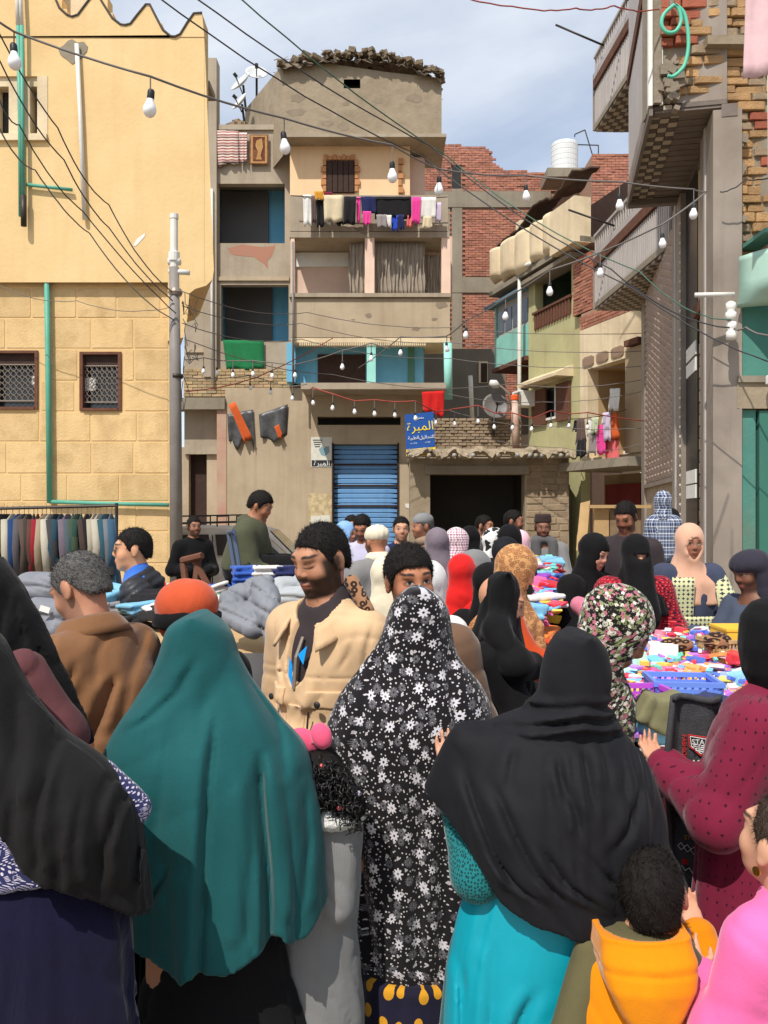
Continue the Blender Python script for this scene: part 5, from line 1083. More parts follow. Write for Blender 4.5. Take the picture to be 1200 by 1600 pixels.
def hand_prims(J, i, curl=.5, s=None):
    e, w = J.elb[i], J.wr[i]; f = (w-e)/np.linalg.norm(w-e); side = J.Ry @ np.array([1., 0, 0]); n = np.cross(side, f); n /= np.linalg.norm(n); side = np.cross(f, n); s_ = (J.hs if s is None else s); sg = (-1, 1)[i]
    R = np.stack([side, f, n], 1); pc = w+f*.045*s_; q = [ell(pc, (.04*s_, .05*s_, .016*s_), R, .02), cap(w-f*.03, w+f*.02*s_, .026*s_, .028*s_, .02)]
    for j, (o, L) in enumerate(((-.03, .062), (-.01, .075), (.01, .072), (.029, .056))):
        o = o*sg; a0 = w+f*.085*s_+side*o*s_; c = curl; f1 = f*math.cos(c*.6)-n*math.sin(c*.6); f2 = f*math.cos(c*1.7)-n*math.sin(c*1.7); m = a0+f1*L*.5*s_; q += [cap(a0-f*.02, m, .0095*s_, .009*s_, .006), cap(m, m+f2*L*.5*s_, .009*s_, .0072*s_, .003)]
    a0 = w+f*.03*s_-side*sg*.034*s_; m = a0+(f*.5-side*sg*.6-n*.3)*.042*s_; q += [cap(a0, m, .012*s_, .0105*s_, .01), cap(m, m+(f*.85-side*sg*.1-n*.35)*.032*s_, .0105*s_, .008*s_, .004)]
    return q
def torso_prims(J, g=0.0, hips=True):
    k = J.bulk*J.H/1.7; R = J.Rt; q = [ell(J.chest, (.158*k+g, .11*k+g, .2*k+g*.5), R, .06), ell(J.waist, (.146*k+g, .106*k+g, .19*k+g), R, .06), cap(J.S[0]-(J.S[0]-J.S[1])*.06, J.S[1]-(J.S[1]-J.S[0])*.06, .052*k+g*.8, .052*k+g*.8, .06)]+[cap(J.neck-R @ np.array([0, 0, .045*k]), J.S[i]+R @ np.array([0, .005, .0]), .05*k+g*.6, .04*k+g*.6, .05) for i in (0, 1)]
    if hips: q.append(ell(J.pel, (.165*k+g, .118*k+g, .15*k+g), R, .06))
    return q
def arm_prims(J, g=0.0, cuff=1.0, taper=0.0, k=.04, which=(0, 1)):
    s = J.H/1.7; q = []
    for i in which:
        w = J.elb[i]+(J.wr[i]-J.elb[i])*cuff; q += [cap(J.S[i], J.elb[i], .053*s+g, .043*s+g, k), cap(J.elb[i], w, .043*s+g, .03*s+g-taper, k)]
    return q
def leg_prims(J, g=0.0, k=.04, foot=True):
    s = J.H/1.7; q = []
    for i in (0, 1):
        q += [cap(J.hips[i], J.knee[i], .082*s+g, .056*s+g, k), cap(J.knee[i], J.ank[i], .056*s+g, .04*s+g, k)]
        if foot: q.append(ell(J.ank[i]+J.Ry @ np.array([0, -.07*s, -.035*s]), np.array((.045, .12, .04))*s, J.Ry, .03))
    return q
m_skin = mat('skin', (1, 1, 1), tint=True, rough=.55, spec=.35, bump=.08, bsc=260, sss=0.0)
m_hair = mat('dark_hair', (.006, .005, .0045), (.014, .011, .009), sc=90, rough=.65, spec=.15, bump=.35, bsc=300)
m_hairg = mat('greying_hair', (.03, .028, .026), (.16, .15, .14), sc=90, rough=.7, bump=.6, bsc=160)
def body(J, parent, skin=(186, 130, 98), beard=0.0, brow=1.0, curl=.5, hands=(0, 1), lips=(158, 86, 76), lids=False, hcol=(22, 18, 16), handscale=None, fine=1.0):
    q = head_prims(J)+[cap(hl(J, (0, .018, -.05)), J.neck, .052*J.hs, .062*J.hs, .03)]+torso_prims(J)+arm_prims(J)+leg_prims(J)
    for i in hands: q += hand_prims(J, i, curl, handscale)
    hf = min(.012, max(.0035, J.d*.0016)*fine); hb = min(.032, max(hf*3.5, .016)); bands = [(J.hc, .135*J.hs, hf)]+[(J.wr[i]+(J.wr[i]-J.elb[i])*.3, .1, max(.0062, hf)) for i in hands]
    V, Fq = implicit(q, hb, bands=bands, hz=2.0); L = (V-J.hc) @ J.Rh/J.hs; x, y, z = np.abs(L[:, 0]), L[:, 1], L[:, 2]; near = (np.linalg.norm(L, axis=1) < .17) & (y < .02)
    sk = np.array(lin(skin)); C = np.tile(sk, (len(V), 1)); nz = .98+.05*np.sin(V[:, 0]*61+V[:, 2]*83)*np.sin(V[:, 1]*71+V[:, 2]*47); C *= nz[:, None]; dk = np.array(lin(hcol))
    def paint(m, c, f): 
        m = np.clip(m, 0, 1)[:, None]*f; C[:] = C*(1-m)+np.array(c)*m
    sm = lambda v, e: np.clip(v/e+.5, 0, 1)
    fr = near & (y < -.045)
    paint(fr*np.exp(-((x-.036)/.022)**2-((z+.03)/.022)**2), np.array(sk)*np.array([1.1, .8, .75]), .35)
    if beard:
        w = sm(-.03-z+.25*np.clip(x-.035, 0, 1)*-1+.35*np.clip(x-.05, 0, 1)*1.0, .02)*near; w = np.maximum(w, near*sm(x-.058, .012)*sm(.02-z, .02)*sm(.01-y, .02)*sm(y+.055, .02)); w = w*(1-fr*np.exp(-(x/.022)**4-((z+.06)/.013)**4))*sm(z+.112, .012); mous = fr*np.exp(-(x/.03)**6-((z+.043)/.0075)**4); paint(np.maximum(w, mous)*(.93+.07*np.sin(V[:, 0]*900+V[:, 2]*700)*np.sin(V[:, 1]*800-V[:, 2]*500)), dk, beard)
    paint(fr*np.exp(-(x/.023)**4-((z+.061)/.0105)**4), lin(lips), .75); paint(fr*np.exp(-(x/.024)**6-((z+.0605)/.0018)**4), np.array(lin(lips))*.2, .9)
    arch = .036+.004*np.cos((x-.036)/.02*1.3); paint(fr*np.exp(-((x-.035)/.021)**8-((z-arch)/(.0056-.05*np.clip(x-.03, 0, 1)))**4), dk, .97*brow); paint(fr*np.exp(-((x-.0075)/.0042)**4-((z+.0315)/.0032)**4), sk*.12, .9); paint(fr*np.exp(-((x-.031)/.022)**4-((z-.012)/.014)**4), sk*.62, .4)  # brows; nostrils and eye sockets get shade painted into the skin colour
    if not lids:
        eo = fr*((((x-.031)/.0145)**2+((z-.009)/.0055)**2) < 1); paint(eo*1., (.42, .38, .35), .9); paint(eo*((((x-.031)**2+(z-.0095)**2) < .0058**2)*1.), (.015, .01, .008), 1)
    zl = .0155-((x-.031)/.016)**2*.007 if not lids else .004-(1-((x-.031)/.016)**2)*.004
    paint(fr*np.exp(-((x-.031)/.0165)**8-((z-zl)/.0027)**4), (.008, .006, .005), .97); paint(fr*np.exp(-((x-.031)/.017)**4-((z+.002)/.004)**2), sk*.6, .35)
    return imesh('body', (V, Fq), m_skin, parent, cols=C)
def hair(J, parent, mt=m_hair, vol=.010, front=.068, nape=-.06, fade=True, name='hair', rough=.0022, seed=1, flat=0.0):
    """cap of short hair: shell over the skull, kept above a line from forehead to nape and behind the temples"""
    q = [he(J, (0, .014, .032), (.078+vol*.7, .097+vol*.8, .089+vol-flat), .02), he(J, (0, .07, -.03), (.055, .035+vol*.5, .055), .03)]
    R, c, s = J.Rh, J.hc, J.hs; r = np.random.RandomState(seed); a = r.rand(6)*6
    def cut(X, Y_, Z):
        X, Y_, Z = X-c[0], Y_-c[1], Z-c[2]; x = np.abs(R[0, 0]*X+R[1, 0]*Y_+R[2, 0]*Z)/s; y = (R[0, 1]*X+R[1, 1]*Y_+R[2, 1]*Z)/s; z = (R[0, 2]*X+R[1, 2]*Y_+R[2, 2]*Z)/s
        line = np.interp(y, [-.12, -.07, -.05, -.035, -.02, -.005, .01, .025, .04, .07, .13], [front, front, front-.012, .02, -.02, -.005, .034, .03, -.01, nape, nape])-.25*np.clip(x-.045, 0, 1)*(y < -.05)
        return (line+.0016*np.sin(x*420+y*310)-z)*s*.8
    def disp(X, Y_, Z): return rough*(np.sin(X*420+a[0]+2*np.sin(Z*190+a[1]))*np.sin(Y_*390+a[2]+2*np.sin(X*170))*np.sin(Z*410+a[3])+.7*np.sin(X*150+a[4]+Z*120)*np.sin(Y_*140+a[5]))
    h = min(.012, max(.005, J.d*.0017)); VF = implicit(q, h, [cut], disp); o = imesh(name, VF, mt, parent)
    n = 4200 if J.d < 3.5 else 1100; wd, ln = (.0019, .013) if J.d < 3.5 else (.004, .016); V = VF[0][r.randint(0, len(VF[0]), n)]; nr = V-(c+R @ np.array([0, .01, .02])*s); nr /= np.linalg.norm(nr, axis=1)[:, None]
    fl = R @ np.array([0, .35, -.75]); t = fl[None]-nr*(nr @ fl)[:, None]; dr = nr*.35+t*.8+r.normal(0, .32, (n, 3)); dr /= np.linalg.norm(dr, axis=1)[:, None]; sd = np.cross(dr, nr); sd /= np.linalg.norm(sd, axis=1)[:, None]+1e-6; L = (ln*r.uniform(.5, 1.25, n)*s)[:, None]
    P = np.stack([V-nr*.001-sd*wd/2, V-nr*.001+sd*wd/2, V+dr*L], 1).reshape(-1, 3)-np.array(wl(parent)); me = bpy.data.meshes.new('strands'); me.from_pydata(P.tolist(), [], np.arange(3*n).reshape(-1, 3).tolist()); me.materials.append(mt); so_ = link('strands', me, o); tag(so_, kind='stuff')
    return o
def hcut_face(J, c=(0, -.125, -.022), r=(.054, .09, .08)):
    f = he(J, c, r)[0]; return lambda X, Y_, Z: -f(X, Y_, Z)
def scarf_head(J, g=.014, k=.03): return [he(J, (0, .014, .028), (.078+g, .099+g, .09+g), k), he(J, (0, -.02, -.04), (.068+g, .075+g, .085+g), .03), cap(hl(J, (0, .015, -.06)), J.neck, (.056+g)*J.hs, (.072+g)*J.hs, .035)]
def hc_(J): return float(min(.02, max(.0085, J.d*.0036)))
def top_garment(J, parent, mt, g=.025, hem=None, cuff=.93, name='jacket', wr=.006, seed=1, taper=0.0, neck=.07, sc=1.0, extra=(), cuts=(), uv=False, armk=.04, legs=False, bands=(), disp2=None):
    q = torso_prims(J, g)+arm_prims(J, g, cuff, taper, armk)+list(extra)
    if hem is not None and J.sit is None: zb = hem; s = J.bulk*J.H/1.7; q.append(loft([(zb, J.pel[0], J.pel[1], .185*s+g, .135*s+g), (J.waist[2], J.waist[0], J.waist[1], .16*s+g, .115*s+g)], k=.06))
    if legs: q += leg_prims(J, g, foot=False)
    nk = J.neck+(J.hc-J.neck)*.35; s0 = ell(nk, (neck, neck, .07), J.Rt)[0]; cs = [lambda X, Y_, Z: -s0(X, Y_, Z)]+list(cuts)
    if hem is not None: cs.append(lambda X, Y_, Z: hem+.006*np.sin(X*25)-Z+0*Y_)
    w0 = wrinkle(seed, wr, sc)
    return imesh(name, implicit(q, hc_(J), cs, w0 if disp2 is None else (lambda X, Y_, Z: w0(X, Y_, Z)+disp2(X, Y_, Z)), bands), mt, parent, uv=(J.pel[0], J.pel[1], .2) if uv else None)
def robe_rows(J, w=1.0, hem=.02, top=None):
    H = J.H; s = J.bulk*w*H/1.7; b, p, c = J.base, J.pel, J.chest; f = lambda t: b+(p-b)*t
    rows = [(hem, b[0], b[1], .27*s, .22*s), (.28*H, f(.6)[0], f(.6)[1], .235*s, .19*s), (p[2], p[0], p[1], .205*s, .165*s), (J.waist[2], J.waist[0], J.waist[1], .18*s, .15*s), (c[2], c[0], c[1], .185*s, .14*s), (J.S[0][2]*.5+J.S[1][2]*.5+.02, J.neck[0], J.neck[1], .12*s, .08*s)]
    return rows
def robe(J, parent, mt, w=1.0, hem=.02, name='robe', seed=1, amp=(.004, .045), n=12, sleeve=.03, cuff=.95, uv=False, neck=.06, wr=.006, flare=.02):
    q = [loft(robe_rows(J, w, hem), folds(seed, n), amp, .06)]+arm_prims(J, sleeve, cuff, -flare, .05)+[cap(J.S[0], J.S[1], .06*J.H/1.7+.012, .06*J.H/1.7+.012, .06)]
    nk = J.neck+(J.hc-J.neck)*.4; s0 = ell(nk, (neck, neck, .07), J.Rt)[0]
    return imesh(name, implicit(q, hc_(J)*1.15, [lambda X, Y_, Z: -s0(X, Y_, Z)], wrinkle(seed, wr), hz=1.5), mt, parent, uv=(J.pel[0], J.pel[1], .22) if uv else None)
def hijab(J, parent, mt, drop=.3, width=1.0, name='headscarf', seed=1, face=True, niqab=False, amp=(.004, .03), g=.014, uv=False, n=10, open_r=(.054, .09, .08), back=.0, shoulders=True, wr=.008, hem_t=0.0):
    """scarf over head and neck falling `drop` metres below the shoulders"""
    s = J.bulk*J.H/1.7*width; S = (J.S[0]+J.S[1])/2; n_ = J.neck; q = scarf_head(J, g)
    if shoulders:
        z1 = n_[2]+.06; z0 = S[2]-drop; a0 = .19*s if drop < .12 else .235*s; mid = S[2]-.05
        rows = [(z0, J.chest[0], J.chest[1], a0+.25*max(0, drop-.3), .15*s+.15*max(0, drop-.3)+back), (mid, S[0], S[1], .215*s, .135*s), (S[2]+.03, n_[0], n_[1], .14*s, .1*s), (z1, n_[0], n_[1], .07*s, .07*s)]
        q.append(loft(rows, folds(seed, n), amp, .045))
    cs = []
    if face: cs.append(hcut_face(J, r=open_r))
    if niqab: cs.append(hcut_face(J, (0, -.115, .011), (.052, .07, .013)))
    if niqab:
        q += [he(J, (0, -.075, -.06), (.07, .05, .09), .03), cap(hl(J, (0, -.085, -.06)), J.chest+J.Ry @ np.array([0, -.17*s, -.02]), .075, .11, .05)]
    if hem_t: cs.append(lambda X, Y_, Z: (S[2]-drop+.05+hem_t*(X-S[0]))-Z+0*Y_)
    return imesh(name, implicit(q, hc_(J)*.9, cs, wrinkle(seed+5, wr, 1.2)), mt, parent, uv=(J.hc[0], J.hc[1], None) if uv else None)
def trousers(J, parent, mt, g=.022, seed=2, name='trousers'):
    k = J.bulk*J.H/1.7; q = [ell(J.pel, (.165*k+g, .118*k+g, .15*k+g), J.Rt, .06)]+leg_prims(J, g, foot=False); return imesh(name, implicit(q, max(.016, hc_(J)*1.2), (), wrinkle(seed, .008), hz=1.5), mt, parent)
def shoes(J, parent, mt):
    s = J.H/1.7; q = [ell(J.ank[i]+J.Ry @ np.array([0, -.07*s, -.035*s]), np.array((.052, .135, .048))*s, J.Ry, .01) for i in (0, 1)]; return imesh('shoes', implicit(q, .02), mt, parent)
def khimar_px(rows, d, br=.62, fold=None, amp=(0, .03), k=.06, cyo=0.0, zfold=None, bmin=.0):
    """rows (row py, left px, right px[, depth shift]) traced at depth d -> loft rows in metres"""
    out = []
    for r in rows:
        a = (r[2]-r[1])/2/F*d; out.append((fz(r[0], d), fx((r[1]+r[2])/2, d), d+cyo+(r[3] if len(r) > 3 else 0), a, max(a*br, bmin)))
    return loft(out, fold, amp, k, zfold)
def person(label, J, group=None): return thing('person', label, 'person', (J.base[0], J.base[1], 0), group)
# ============================================================ printed fabrics (laid out on the cloth's own UV, in metres)
def printed(name, bg, layers, rough=.9, wrk=.12, sheen=.2, rot=0.0):
    """layers: (per metre, radius m, colour or list of colours, petals, randomness, [hole radius])"""
    m = cloth(name, bg, wrinkle=wrk, rough=rough, sheen=sheen, c2=None); nt = m.node_tree; b = nt.nodes[m['bsdf']]; L = nt.links.new
    uv = N(nt, 'ShaderNodeTexCoord'); mp = N(nt, 'ShaderNodeMapping'); mp.inputs['Rotation'].default_value = (0, 0, rot); L(uv.outputs['UV'], mp.inputs[0]); cur = None
    def M(op, a, b_=None, c=None):
        n = N(nt, 'ShaderNodeMath', operation=op)
        for i, v in enumerate((a, b_, c)):
            if v is None: continue
            if isinstance(v, (int, float)): n.inputs[i].default_value = v
            else: L(v, n.inputs[i])
        return n.outputs[0]
    for li, ly in enumerate(layers):
        sc, R, col, pet, rd = ly[:5]; hole = ly[5] if len(ly) > 5 else 0; off = N(nt, 'ShaderNodeVectorMath', operation='ADD'); L(mp.outputs[0], off.inputs[0]); off.inputs[1].default_value = (.37*li, .71*li, 0)
        v = N(nt, 'ShaderNodeTexVoronoi', voronoi_dimensions='2D', feature='F1'); v.inputs['Scale'].default_value = sc; v.inputs['Randomness'].default_value = rd; L(off.outputs[0], v.inputs['Vector'])
        dl = N(nt, 'ShaderNodeVectorMath', operation='SUBTRACT'); L(off.outputs[0], dl.inputs[0]); L(v.outputs['Position'], dl.inputs[1]); s = N(nt, 'ShaderNodeSeparateXYZ'); L(dl.outputs[0], s.inputs[0])
        r = M('SQRT', M('ADD', M('MULTIPLY', s.outputs[0], s.outputs[0]), M('MULTIPLY', s.outputs[1], s.outputs[1])))
        sep = N(nt, 'ShaderNodeSeparateColor'); L(v.outputs['Color'], sep.inputs[0]); rr = M('MULTIPLY_ADD', sep.outputs[0], .35*R if rd else 0, .82*R if rd else R)
        if pet: rr = M('MULTIPLY', rr, M('MULTIPLY_ADD', M('COSINE', M('MULTIPLY', M('ARCTAN2', s.outputs[1], s.outputs[0]), pet)), .2, .82))
        mask = M('GREATER_THAN', rr, r)
        if hole: mask = M('MULTIPLY', mask, M('GREATER_THAN', r, hole))
        if isinstance(col, list):
            cr = N(nt, 'ShaderNodeValToRGB'); cr.color_ramp.interpolation = 'CONSTANT'; L(sep.outputs[1], cr.inputs[0]); e = cr.color_ramp.elements
            while len(e) < len(col): e.new(1)
            for i, c in enumerate(col): e[i].position = i/len(col); e[i].color = (*lin(c), 1)
            csock = cr.outputs[0]
        else: csock = (*lin(col), 1)
        x = N(nt, 'ShaderNodeMix', data_type='RGBA'); L(mask, x.inputs[0])
        if cur is None: x.inputs[6].default_value = (*lin(bg), 1)
        else: L(cur, x.inputs[6])
        if isinstance(csock, tuple): x.inputs[7].default_value = csock
        else: L(csock, x.inputs[7])
        cur = x.outputs[2]
    L(cur, b.inputs['Base Color']); return m
def plaid(name, cols, period):
    m = cloth(name, cols[0], c2=None); nt = m.node_tree; b = nt.nodes[m['bsdf']]; L = nt.links.new; uv = N(nt, 'ShaderNodeTexCoord'); s = N(nt, 'ShaderNodeSeparateXYZ'); L(uv.outputs['UV'], s.inputs[0]); cur = None
    for ax in (0, 1):
        d = N(nt, 'ShaderNodeMath', operation='DIVIDE'); L(s.outputs[ax], d.inputs[0]); d.inputs[1].default_value = period; f = N(nt, 'ShaderNodeMath', operation='FRACT'); L(d.outputs[0], f.inputs[0]); r = N(nt, 'ShaderNodeValToRGB'); r.color_ramp.interpolation = 'CONSTANT'; L(f.outputs[0], r.inputs[0]); e = r.color_ramp.elements
        while len(e) < len(cols): e.new(1)
        for i, c in enumerate(cols): e[i].position = i/len(cols); e[i].color = (*lin(c), 1)
        if cur is None: cur = r.outputs[0]
        else: x = N(nt, 'ShaderNodeMix', data_type='RGBA'); x.inputs[0].default_value = .5; L(cur, x.inputs[6]); L(r.outputs[0], x.inputs[7]); cur = x.outputs[2]
    L(cur, b.inputs['Base Color']); return m
f_daisy = printed('daisy_print', (28, 25, 28), [(64, .0024, (190, 184, 182), 0, 1.0), (22, .0062, (176, 170, 170), 3, 1.0), (19, .0138, (92, 90, 94), 12, .75, .003), (13.0, .0148, (200, 196, 200), 8, .72, .0035)], wrk=.1)
f_flor = printed('blossom_print', (30, 26, 26), [(90, .004, (120, 124, 92), 0, 1.0), (66, .0075, [(206, 200, 180), (170, 96, 112), (120, 130, 84), (30, 26, 26), (30, 26, 26), (180, 176, 160)], 0, 1.0, .002), (52, .0075, [(30, 26, 26), (30, 26, 26), (180, 110, 124), (130, 140, 96), (214, 208, 196)], 5, 1.0)])
f_polka = printed('navy_polka', (46, 50, 92), [(74, .0036, (214, 206, 220), 0, 0.0)], rot=.6)
f_mus = printed('mustard_dots', (28, 26, 44), [(15, .017, (196, 140, 36), 0, .5)])
f_redot = printed('red_dotted', (150, 26, 40), [(52, .006, (30, 22, 40), 0, .3), (52, .0035, (226, 90, 90), 0, .3)])
f_leo = printed('leopard_print', (196, 146, 96), [(22, .018, (166, 116, 74), 0, 1.0), (40, .009, (140, 96, 62), 0, 1.0, .004)])
f_leoc = printed('leopard_trim', (150, 110, 80), [(46, .010, (48, 34, 28), 0, 1.0, .003)])
f_plaid = plaid('blue_plaid', [(44, 56, 84), (44, 56, 84), (150, 160, 180), (36, 44, 66), (206, 208, 214)], .06)
f_strip = plaid('rose_stripe', [(226, 214, 214), (190, 130, 150), (232, 222, 222), (120, 60, 80)], .05)
f_teald = printed('teal_knit', (30, 110, 112), [(110, .003, (20, 60, 64), 0, .6)])
f_maroon = printed('maroon_print', (116, 30, 54), [(27, .0048, (56, 14, 34), 4, .35)], wrk=.12)
f_white_blk = printed('white_black_scarf', (226, 224, 218), [(14, .03, (40, 38, 38), 3, 1.0)])
K = {}
for nm, c in dict(teal=(40, 108, 108), charcoal=(28, 27, 27), black=(21, 20, 21), black2=(24, 24, 28), blackblue=(40, 41, 49), velvet=(44, 40, 84), turq=(0, 160, 176), camel=(128, 90, 60), rust=(198, 84, 50), beige=(210, 176, 136), navy=(38, 44, 76), grey=(128, 126, 124), dgrey=(88, 86, 86), lgrey=(128, 127, 126), olive=(80, 82, 62), white=(228, 226, 222), cream=(226, 214, 186), red=(214, 36, 34), pink=(240, 110, 170), hotpink=(232, 64, 150), mauve=(120, 108, 116), sky=(140, 182, 226), lav=(190, 186, 206), amber=(222, 134, 10), khaki=(96, 90, 62), peachs=(222, 172, 144), palep=(238, 190, 200), slate=(72, 80, 96), dkjack=(58, 50, 52), navyd=(66, 72, 92), brown=(110, 84, 66), orange=(196, 74, 32), blue=(60, 110, 196), rose=(206, 120, 140), maroonp=(96, 58, 60)).items(): K[nm] = cloth('fabric_'+nm, c, sheen=.06 if sum(c) < 260 else .25)
K['velvet'] = cloth('velvet_indigo', (19, 17, 44), sheen=.3, wrinkle=.3); K['turq'] = cloth('satin_turquoise', (0, 150, 168), rough=.5, wrinkle=.06, sheen=.1, weave=.05, spec=.35); K['black2'] = cloth('jersey_black', (24, 24, 28), rough=.78, wrinkle=.06, sheen=.03, weave=.2, spec=.2)
K['teal'] = cloth('crepe_teal', (28, 86, 88), rough=.8, wrinkle=.1, weave=.35, sheen=.15); K['puff'] = cloth('nylon_black', (44, 44, 48), rough=.45, spec=.4, wrinkle=.2, sheen=0, weave=0); K['puffg'] = cloth('nylon_grey', (126, 128, 134), rough=.62, spec=.25, wrinkle=.2, sheen=0, weave=0)
m_shoe = mat('shoe_leather', (.02, .018, .016), rough=.5)
# ============================================================ people close to the camera
def hemcut(pts, d, wob=.004):
    """cut away everything below a hem line traced as (px, py) at depth d"""
    xs = np.array([fx(p[0], d) for p in pts]); zs_ = np.array([fz(p[1], d) for p in pts]); return lambda X, Y_, Z: (np.interp(X, xs, zs_)+wob*np.sin(X*40)+.02*np.sin(Y_*9)-Z)
# --- teal khimar, back turned
d = 2.1; J = skeleton(308, 974, d, 180, 0, .93, bulk=.62); p = person('woman seen from behind in a long plain teal khimar over a black skirt', J); body(J, p, hands=(), fine=4)
rows = [(959, 296, 320), (966, 274, 344), (983, 260, 358), (1023, 250, 373), (1057, 236, 389), (1083, 218, 408), (1113, 197, 432), (1140, 181, 448), (1173, 166, 466), (1207, 164, 480), (1273, 170, 493), (1340, 180, 500), (1440, 192, 508), (1530, 196, 512)]
def tealdisp(X, Y_, Z):     # the long crease down the back and the sleeve fold
    t = np.clip((fz(1090, 2.1)-Z)/.1, 0, 1)*(Y_ < 2.05); xc = fx(352, 2.1)-(fz(1090, 2.1)-Z)*.045; x2 = fx(424, 2.1)+.012*np.sin(Z*9); a2 = np.clip((fz(1150, 2.1)-Z)/.08, 0, 1)*(Y_ < 2.1)
    u = X-xc; return t*(.020*np.exp(-(u/.008)**2)-.022*np.exp(-((u+.03)/.026)**2)*(u < 0.004))+a2*(.028*np.exp(-((X-x2)/.012)**2)-.014*np.exp(-((X-x2-.04)/.03)**2))
w8 = wrinkle(4, .0035, .7); k8 = creases([([(305, 1025), (272, 1088), (226, 1128), (196, 1150)], .009, .012), ([(372, 1060), (400, 1110), (432, 1165), (446, 1230)], .009, .012), ([(277, 1337), (250, 1380), (224, 1424)], .014, .009), ([(268, 1120), (262, 1200), (240, 1330)], .006, .014), ([(392, 1200), (398, 1320), (388, 1470)], .008, .012), ([(470, 1240), (478, 1330), (470, 1440)], .008, .010), ([(318, 1070), (310, 1180), (300, 1350), (296, 1480)], .006, .014)], 1.97, .12)
VF = implicit([khimar_px(rows, d, .7, folds(3, 7), (.0, .026), bmin=.1, zfold=fz(1080, d)), cap(at(438, 1185, d), at(455, 1330, d), .055, .05, .06)], .0068, [hemcut([(150, 1480), (210, 1492), (250, 1498), (290, 1514), (300, 1506), (360, 1500), (412, 1478), (424, 1458), (436, 1450), (455, 1474), (475, 1472), (513, 1446), (560, 1440)], d-.15)], lambda X, Y_, Z: tealdisp(X, Y_, Z)+w8(X, Y_, Z)+k8(X, Y_, Z))
imesh('khimar', VF, K['teal'], p)
imesh('skirt', implicit([loft([(.02, fx(340, d), d, .27, .22), (.5, fx(340, d), d, .215, .14), (.66, fx(340, d), d, .17, .10), (.8, fx(340, d), d, .15, .08)], folds(8, 13), (.0, .04))], .012, (), wrinkle(3, .006)), K['black'], p)
# --- daisy khimar, back turned
d = 2.4; J = skeleton(652, 934, d, 180, 0, .9, bulk=.6); p = person('woman seen from behind in a black khimar covered with white daisies', J); body(J, p, hands=(), fine=4)
rows = [(917, 640, 664), (921, 627, 682), (938, 613, 697), (960, 606, 703), (995, 597, 706), (1030, 577, 712), (1050, 560, 734), (1064, 547, 747), (1097, 523, 764), (1137, 509, 772), (1200, 510, 773), (1300, 528, 768), (1400, 544, 762), (1500, 556, 756), (1585, 562, 748), (1600, 564, 744)]
VF = implicit([khimar_px(rows, d, .66, folds(11, 6), (.0, .026), bmin=.1, zfold=fz(1100, d))], .0085, [hemcut([(540, 1560), (580, 1570), (630, 1580), (690, 1575), (740, 1552), (780, 1530)], d-.14)], (lambda a, b: lambda X, Y_, Z: a(X, Y_, Z)+b(X, Y_, Z))(wrinkle(7, .004, .6), creases([([(742, 1240), (738, 1350), (728, 1520)], .018, .014), ([(700, 1010), (705, 1080), (722, 1170)], .009, .012), ([(600, 1010), (575, 1080), (548, 1180)], .009, .012), ([(560, 1250), (568, 1400), (585, 1540)], .012, .014), ([(650, 1200), (655, 1380), (650, 1540)], .010, .016), ([(690, 1300), (692, 1420), (684, 1550)], .010, .014)], 2.27, .12)))
imesh('khimar', VF, f_daisy, p, uv=(fx(645, d), d, None))
imesh('skirt', implicit([loft([(.02, fx(650, d), d, .24, .22), (.5, fx(652, d), d, .17, .15)], folds(5, 11), (.01, .04))], .012, (), wrinkle(5, .006)), f_mus, p, uv=(fx(650, d), d, .2))
# --- black jersey cape over turquoise, back turned
d = 2.0; J = skeleton(898, 1001, d, 180, 0, .9, b=(712, 1222, 2.12, 1), bulk=.74); p = person('woman from behind in a gathered black cape scarf over a turquoise dress', J); body(J, p, hands=(1,), curl=.35, skin=(196, 142, 112), fine=2.2)
rows = [(985, 888, 912), (990, 868, 926), (1010, 853, 941), (1043, 842, 948), (1077, 839, 946), (1098, 830, 941), (1110, 818, 942), (1116, 808, 948)]
hd = khimar_px(rows, d, .9, None, (0, 0), bmin=.1, cyo=-.03)
rows = [(1108, 835, 930), (1114, 800, 945), (1123, 775, 955), (1150, 742, 980), (1187, 718, 1010), (1227, 698, 1027), (1268, 690, 1036), (1340, 700, 1046), (1400, 720, 1050), (1460, 740, 1050)]
g8 = folds(17, 26, 1.0); w8 = wrinkle(21, .006, .8)
def capedisp(X, Y_, Z):
    t = np.clip((fz(1150, 2.0)-Z)/.02, 0, 1)*np.exp(-np.clip(fz(1152, 2.0)-Z, 0, 9)/.16); yoke = np.exp(-((Z-fz(1140, 2.)-.25*(X-.45)**2)/.006)**2)*.006*(Y_ < 2.)*(Z < fz(1120, 2.)); nk = np.exp(-((Z-fz(1105, 2.))/.035)**2)*.010*np.sin((Z+.22*np.abs(X-.45))*190)*(Y_ < 1.98)
    rr8 = np.sqrt((X-.66)**2+(Z-fz(1180, 2.))**2); dg = np.clip((fz(1240, 2.0)-Z)/.2, 0, 1)*.017*(1-np.abs(np.sin(rr8*48+1.5*np.sin(X*11))))**1.6*np.clip((.78-X)/.3, 0, 1)*(Y_ < 2.)
    return t*.008*np.sin(X*150+3*np.sin(X*31))*(X > .28)*(X < .62)*.7+yoke+nk+dg*.35+w8(X, Y_, Z)*.6+k8(X, Y_, Z)
